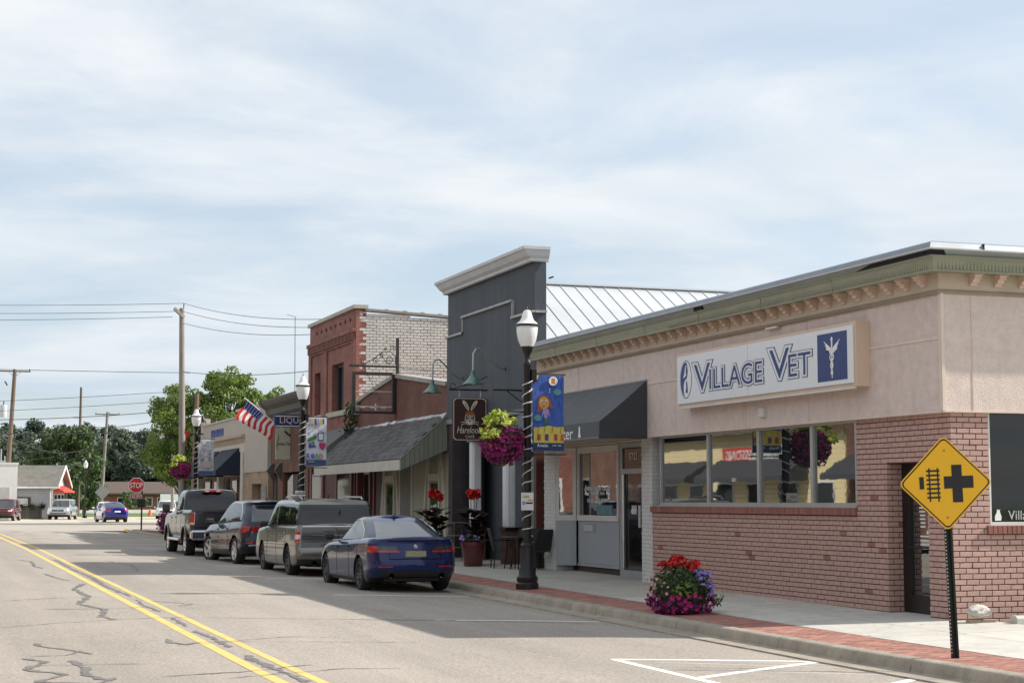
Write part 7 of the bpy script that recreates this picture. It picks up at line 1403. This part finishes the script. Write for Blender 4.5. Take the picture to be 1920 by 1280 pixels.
# --- far cars
def far_car(name, label, cat, loc, rz, paint, kind, front):
    tall = kind == 'suv'
    if tall: p = dict(L=4.6, ro=.9, hw=.95, wb=2.75, wr=.36, ag=.05, ir=[(0, .1), (.3, 0), (1, .12)], **{'if': [(0, .12), (.25, 0), (.7, .04), (1, .12)]}, **{'is': [(0, .05), (.4, 0), (.8, .02), (1, .08)]}, ra=.24, rl=.26, fa=.3, fl=.3, br=.05, bf=.1, tp=.04, zb=[(-1, .33), (2, .28), (3.7, .36)], zt=[(-1, 1.1), (2.4, 1.08), (2.7, 1.06), (3.4, 1.0), (3.7, .92)],
        gr=[(0, -.75), (1, -.5)], gf=[(0, 2.55), (.5, 2.25), (1, 1.95)], gw=[(0, .86), (.5, .81), (.9, .74), (1, .68)], gc=(.2, .24, .26, .24, .06, .16, .04), rf=[(-.8, 1.66), (.6, 1.72), (1.8, 1.70), (2.6, 1.6)])
    else: p = dict(L=4.5, ro=.95, hw=.91, wb=2.65, wr=.32, ag=.05, ir=[(0, .12), (.3, 0), (.8, .05), (1, .1)], **{'if': [(0, .12), (.3, 0), (1, .2)]}, **{'is': [(0, .05), (.4, 0), (.8, .03), (1, .1)]}, ra=.32, rl=.34, fa=.36, fl=.4, br=.1, bf=.14, tp=.05, zb=[(-1, .28), (1.5, .2), (3.5, .25)], zt=[(-1, 1.06), (.5, 1.03), (2.0, .97), (2.4, .94), (3.1, .85), (3.55, .7)],
        gr=[(0, -.6), (.5, -.25), (1, .3)], gf=[(0, 2.35), (.5, 1.95), (1, 1.4)], gw=[(0, .82), (.5, .72), (.9, .62), (1, .56)], gc=(.28, .36, .28, .3, .12, .2, .08), rf=[(-.6, 1.34), (.3, 1.45), (1.1, 1.48), (1.8, 1.43), (2.4, 1.36)])
    c = Car(name, label, cat, loc, rz, p); c.body(paint, rows, .14 if tall else .06); c.cabin(paint, grow, .05, .9, [(-.5, .3), (.38, 1.1), (1.2, 2.2)] if tall else [(.1, .4), (.46, 1.1), (1.2, 2.0)], .255, .745, cgl); c.wheels(silv, 6, .035); c.mirrors(2.0, 1.1 if tall else 1.0, paint)
    if front == 'round': c.patch('grille', .8, .995, .6, .8, gap, .008, n=(8, 2), both=True); c.patch('headlight_ring', .77, .84, .58, .84, clearl, .014, both=True, n=(6, 4))
    else: c.patch('grille', .82, .999, .58, .78, gap, .008, n=(8, 2), both=True); c.patch('headlight', .73, .83, .66, .82, clearl, .012, both=True, n=(6, 2))
    c.patch('lower_intake', .78, .999, .2, .36, plast, .006, n=(8, 2), both=True); c.patch('tail_light', .19, .33, .66, .84, taill, .012, both=True, n=(8, 2)); c.patch('licence_plate', -.08, .08, .6, .74, whitep, .01, n=(4, 1)); c.patch('rear_lower', -.28, .28, .04, .16, plast, .006, n=(14, 1))
    if tall: c.patch('slat', .84, .999, .68, .70, chrome, .014, n=(6, 1), both=True)
    return c
far_car('far_suv', 'dark red suv facing the camera at the left edge', 'car', (7.2, 144.5, .2), R(168), paint_red, 'suv', 'bar')
far_car('far_suv', 'silver boxy suv with round headlights beside the far lamp', 'car', (12.3, 152.0, .2), R(165), paint_silver, 'suv', 'round')
far_car('far_sedan', 'bright blue sedan driving away beyond the stop sign', 'car', (14.1, 130.3, .19), R(6), paint_blue, 'sedan', 'bar')
far_car('far_sedan', 'white car half hidden behind the bright blue sedan', 'car', (15.2, 148, .2), R(175), paint_white, 'sedan', 'bar')
far_car('far_suv', 'white crossover half hidden behind the pickup mirror', 'car', (21.4, 155, .1), R(170), paint_white, 'suv', 'bar')
# ================================================================ trees
def crown(rng, clumps, per, size, flatten=.8):
    b = MB(); V, Fc = b.v, b.f
    for (c, r) in clumps:
        n = int(per * (r ** 2))
        for i in range(n):
            d = Vector((rng.gauss(0, 1), rng.gauss(0, 1), rng.gauss(0, 1))).normalized(); k = r * (1 - .45 * rng.random() ** 2) * rng.uniform(.8, 1.12); p = Vector(c) + Vector((d.x * k, d.y * k, d.z * k * flatten))
            nn = (d + Vector((rng.gauss(0, .6), rng.gauss(0, .6), rng.gauss(0, .6) + .3))).normalized(); a = nn.orthogonal().normalized(); a.rotate(Matrix.Rotation(rng.uniform(0, 6.28), 3, nn)); q = nn.cross(a); s = size * rng.uniform(.55, 1.35); o = len(V)
            V += [tuple(p - a * s), tuple(p + q * s * .6), tuple(p + a * s), tuple(p - q * s * .6)]; Fc.append((o, o + 1, o + 2, o + 3))
    b.mi = [0] * len(Fc); return b
def tree(name, label, loc, h, rad, seed, leaf, clumps=26, per=150, size=.16, trunk=None, group=None, th=None, lo=.3):
    rng = random.Random(seed); t = thing(name, label, 'tree', loc, 0, group); th = th or h * .022
    bark = M('bark', (.10, .08, .065), .95, var=.3, scale=4, bump=.6, bscale=14); tb = MB(); tb.tube([(0, 0, -.2), (.05, .02, h * .25), (-.05, .05, h * .5), (.03, 0, h * .78)], [th, th * .8, th * .5, th * .15], 9); cl = []
    for i in range(clumps):
        a = rng.uniform(0, 6.28); z = h * rng.uniform(lo, .93); k = math.sin(math.pi * min(1, max(.08, (z / h - lo * .75) / (1.04 - lo * .75)))) ** .7; q = rad * k * rng.uniform(.3, .85); r_ = rad * rng.uniform(.22, .40) * (1.05 - .35 * z / h) * (1 if clumps < 50 else .72)
        c = (q * math.cos(a), q * math.sin(a), z); cl.append((c, r_))
        if i % 2 == 0: tb.tube([(0, 0, z * .62), (c[0] * .5, c[1] * .5, z * .82), c], [th * .35, th * .22, .03], 5)
    for k in range(6): a = rng.uniform(0, 6.28); q = rad * rng.uniform(.1, .6); cl.append(((q * math.cos(a), q * math.sin(a), h * rng.uniform(.88, .99)), rad * .16))
    tb.build('trunk', bark, t, smooth=True); crown(rng, cl, per, size).build('crown', leaf, t); return t
tree('maple_tree', 'bright green leafy tree rising behind the utility pole and beige shop', (17.5, 120.5, .1), 9.7, 3.25, 5, MATS['leaf_tree'], 100, 500, .11, lo=.3)
tree('maple_tree', 'taller bright green tree with bare twigs right of the utility pole', (20.6, 119.5, .1), 11.2, 3.5, 6, MATS['leaf_tree'], 115, 480, .11, lo=.14)
tree('maple_tree', 'bright green tree at the right of the group above the flag', (23.2, 121, .1), 9.8, 2.9, 7, MATS['leaf_tree'], 85, 480, .11, lo=.14)
for k, (x, y_, h_) in enumerate(((-9, 132, 9), (-16, 137, 11), (-23, 131, 12), (-30, 136, 12), (-38, 131, 12), (-47, 136, 12), (-56, 132, 12))): tree('street_tree', 'leafy tree across the side street, mirrored in the parked cars', (x, y_, .1), h_, 5.2, 50 + k, MATS['leaf_wood_mid'], 34, 60, .5, group='trees across the side street', lo=.12)
tree('leafy_tree', 'mid green tree behind the grey shingled shop', (16.5, 205, 0), 10.2, 4.6, 11, MATS['leaf_wood_mid'], 30, 80, .3)
tree('leafy_tree', 'yellow green tree peeping over the white building', (1.5, 190, 0), 8.2, 3.0, 12, MATS['leaf_tree'], 20, 90, .25)
tree('cone_tree', 'grey green conical tree left of the far lamp', (20.4, 225, 0), 8.2, 2.9, 13, MATS['leaf_wood_mid'], 26, 90, .26, lo=.1)
tree('shrub', 'round green bush before the brown house', (30.2, 258, 0), 3.0, 2.4, 14, MATS['leaf_mid'], 14, 90, .22, lo=.2)
tree('shrub', 'low pale bush beside the utility pole base', (24.0, 250, 0), 2.6, 1.8, 15, MATS['leaf_mid'], 12, 90, .22, lo=.2)
rng = random.Random(40); wood = MB(); trunks = MB()
def add_tree(x, y, h, rad, per=75, size=.32):
    cl = []
    for i in range(24):
        a = rng.uniform(0, 6.28); z = h * rng.uniform(.1, .92); k = math.sin(math.pi * min(1, max(.15, z / h))) ** .6; q = rad * k * rng.uniform(.2, .8); cl.append(((x + q * math.cos(a), y + q * math.sin(a), z), rad * rng.uniform(.2, .36)))
    cl.append(((x, y, h * .93), rad * .3)); m = crown(rng, cl, per, size); o = len(wood.v); wood.v += m.v; wood.f += [tuple(o + i for i in f) for f in m.f]; trunks.tube([(x, y, 0), (x, y, h * .7)], [.35, .12], 6)
for row, (yy, hh) in enumerate(((292, 9.5), (305, 13.5), (328, 15.5), (352, 17))):
    x = -22 + row * 3
    while x < 78:
        add_tree(x, yy + rng.uniform(-8, 8), hh * rng.uniform(.86, 1.1), rng.uniform(4.6, 6.4)); x += rng.uniform(4.2, 6)
wood.mi = [0] * len(wood.f); wood.build('woodland', MATS['leaf_wood'], kind='stuff'); trunks.build('woodland_trunks', M('dark_bark', (.03, .026, .022), .95), kind='stuff')
b = MB()
for i in range(60): xa = -60 + i * 3; b.add([(xa, 372, 0), (xa + 3, 372, 0), (xa + 3, 372 + rng.uniform(-2, 2), 13 + rng.uniform(-2, 2)), (xa, 372 + rng.uniform(-2, 2), 13 + rng.uniform(-2, 2)), (xa, 380, 0), (xa + 3, 380, 0), (xa + 3, 380, 12), (xa, 380, 12)], [(0, 1, 2, 3), (3, 2, 6, 7), (4, 5, 6, 7)])
b.build('woodland_depth', M('deep_wood', (.012, .02, .010), .95, var=.5, scale=.3), kind='stuff')
# ================================================================ utility poles and wires
pw = M('weathered_pole_wood', (.27, .245, .215), .9, var=.25, scale=3, bump=.4, bscale=20, stretch=(3, 3, .25)); pw2 = M('brown_pole_wood', (.16, .115, .085), .9, var=.25, scale=3, stretch=(3, 3, .25))
def pole(label, base, top, r0, r1, mat, arms=(), extras=None):
    t = thing('utility_pole', label, 'utility pole', base, 0, 'utility poles'); d = Vector(top) - Vector(base); MB().tube([(0, 0, -.3), d * .5, d], [r0, (r0 + r1) / 2, r1], 12).build('pole', mat, t, smooth=True)
    for (z, x0, x1, yaw_) in arms:
        p = d * (z / d.z); cr_ = MB().box(x0, -.06, -.06, x1, .06, .06).build('crossarm', pw2, t); cr_.location = p; cr_.rotation_euler = (0, 0, yaw_)
        for xx in (x0 + .08, (x0 + x1) / 2 + .25, x1 - .08): MB().lathe([(.03, .06), (.05, .1), (.06, .16), (.03, .2), (.02, .24)], (xx, 0, 0), 8).build('insulator', M('brown_porcelain', (.07, .04, .03), .3), cr_)
        for s_ in (-.5, .5): MB().tube([(s_, -.02, -.06), (0, -.05, -.5)], .015, 4).build('brace', blackm, cr_)
    return t, d
p1, d1 = pole('tall pale utility pole standing behind the parked pickup', (12.55, 85.7, .28), (12.3, 85.4, 11.35), .19, .125, pw)
a1 = MB().box(-.55, -.07, -.07, .12, .07, .07).build('crossarm', pw, p1); a1.location = d1 * .965 + Vector((0, -.1, 0)); a1.rotation_euler = (0, R(38), R(20)); MB().tube([d1 + Vector((.08, 0, -.3)), d1 + Vector((.1, 0, .25))], .025, 6).build('ridge_pin', blackm, p1)
for z in (6.95, 6.5): MB().lathe([(.05, -.1), (.07, -.05), (.05, 0), (.07, .05), (.05, .1)], (d1.x * z / 11 - .3, -.1, z), 8).build('insulator', MATS['brown_porcelain'] if 'brown_porcelain' in MATS else M('brown_porcelain', (.07, .04, .03), .3), p1)
MB().lathe([(.24, 3.3), (.24, 3.36)], n=12).build('band', blackm, p1); MB().tube([(.26, -.05, 0), (.26, -.05, 3.6)], .035, 6).build('conduit', M('grey_conduit', (.3, .3, .3), .5), p1)
p2, d2 = pole('leaning brown utility pole with transformer behind the red suv', (7.25, 151.8, .2), (7.75, 151.5, 12.9), .22, .16, pw2, ((12.6, -1.9, 1.3, R(0)),))
b = MB(); b.lathe([(.0, 8.6), (.3, 8.62), (.3, 9.6), (.26, 9.7), (.0, 9.72)], (-.35, -.4, 0), 16); b.build('transformer', M('transformer_grey', (.5, .51, .52), .5), p2, smooth=True); b = MB(); b.tube([(-.35, -.4, 9.7), (-.35, -.4, 10.0)], .05, 6); b.tube([(-.1, -.3, 11.4), (-.3, -.5, 11.7)], .06, 6); b.build('cutout', blackm, p2)
p3, d3 = pole('slim grey utility pole left of the far lamp', (17.95, 205, .1), (18.0, 205, 15), .2, .13, pw2); MB().box(-.8, -.05, 11.3, 0, .05, 11.42).build('arm', pw2, p3)
p4, d4 = pole('pale utility pole with crossarm above the brown house', (22.0, 220, .1), (22.6, 219.7, 12.9), .24, .16, pw, ((12.5, -1.5, 1.5, R(0)),)); MB().bbox(-.22, -.35, 6.4, .05, -.1, 7.0, .04).build('meter', blackm, p4)
p5, d5 = pole('short pale utility pole just left of the tall pole', (21.4, 152, .1), (21.25, 151.6, 7.7), .16, .11, pw)
p6, d6 = pole('weathered pole stub top showing above the far street lamp', (17.4, 114.5, .1), (17.6, 114.5, 8.9), .16, .15, pw2)
m_ = thing('antenna_mast', 'thin antenna mast rising from the liquor shop roof', 'antenna', (14.35, 67.8, 5.2)); MB().tube([(0, 0, 0), (-.02, 0, 4.0)], .025, 6).build('mast', M('galvanised', (.45, .46, .46), .4, .6), m_); MB().tube([(-.35, 0, 4.08), (.02, 0, 4.0)], .015, 5).build('boom', M('galvanised', (.45, .46, .46), .4, .6), m_)
wirem = M('cable_black', (.03, .03, .035), .6, var=0)
def wire(label, a, b_, sag, r=.012, n=16):
    a, b_ = Vector(a), Vector(b_); w_ = thing('overhead_wire', label, 'wire', (0, 0, 0), 0, 'overhead wires'); pts = [a.lerp(b_, i / n) - Vector((0, 0, sag * 4 * (i / n) * (1 - i / n))) for i in range(n + 1)]; MB().tube(pts, r, 5).build('cable', wirem, w_)
T1 = Vector((12.3, 85.4, 11.35))
wire('topmost wire running left from the tall pole', T1 + Vector((.1, 0, .25)), (-12, 96, 12.2), .25); wire('second wire running left from the tall pole', T1 + Vector((-.0, 0, -.15)), (-12, 96, 11.75), .25); wire('third wire running left from the tall pole crossarm', T1 + Vector((-.45, 0, -.45)), (-12.5, 96, 11.3), .25)
wire('topmost wire running right from the tall pole to the roofs', T1 + Vector((.1, 0, .25)), (14.2, 62.3, 8.55), .25); wire('second wire running right from the tall pole to the roofs', T1 + Vector((.05, 0, -.15)), (14.2, 62.3, 8.25), .25); wire('third wire running right from the tall pole to the roofs', T1 + Vector((.1, 0, -.75)), (14.2, 62.3, 8.0), .25)
wire('long level cable crossing behind the tall pole', (-12, 100, 9.3), (13, 87, 8.25), .1, .014); wire('level cable from the tall pole to the brick building', (12.4, 85.6, 8.2), (14.2, 61, 6.6), .2, .014)
wire('thin wire from the upper side insulator leftwards', (12.1, 85.5, 7.2), (-12, 100, 6.9), .3); wire('thin wire from the lower side insulator leftwards', (12.1, 85.5, 6.75), (-12, 100, 6.3), .3)
wire('dark cable between the far left pole and the maple', (-6, 150, 8.6), (21, 150, 9.6), .5, .03); wire('second dark cable between the far left pole and the maple', (-6, 150, 7.6), (21, 150, 7.8), .3, .045)
wire('drooping service wire from the transformer pole', (7.5, 151.6, 7.2), (22.3, 219.8, 9.6), 1.6, .03); wire('steep wire crossing the sky left of the maple', (18, 205, 10.5), (20.5, 121, 8.8), .8, .03)
wire('low wire above the grey shop roof', (-8, 151.5, 3.9 + .9), (22.2, 219.9, 8.4), 1.0, .025); wire('lowest wire above the grey shop roof', (7.3, 151.7, 5.0), (22.3, 219.8, 7.6), .9, .02)
wire('upper wire between the pale pole and the short pole', (22.4, 219.8, 10.5), (21.3, 151.7, 7.3), .9, .02); wire('middle wire between the pale pole and the short pole', (22.3, 219.8, 8.9), (21.3, 151.7, 5.6), .9, .02); wire('lower wire between the pale pole and the short pole', (22.3, 219.8, 8.0), (21.3, 151.7, 4.6), .9, .02)
# ================================================================ anchor each empty at the base of its thing
bpy.context.view_layer.update()
for o in list(bpy.data.objects):
    if o.type == 'EMPTY' and o.parent is None and o.location.length < 1e-6 and o.rotation_euler.z == 0:
        ks = kids(o); P = [k.matrix_world @ Vector(v) for k in ks if k.type == 'MESH' for v in k.bound_box]
        if not P: continue
        lo = Vector((min(p.x for p in P), min(p.y for p in P), min(p.z for p in P))); hi = Vector((max(p.x for p in P), max(p.y for p in P), lo.z)); a = (lo + hi) / 2; a.z = lo.z; o.location = a
        for k in ks: k.location = k.location - a
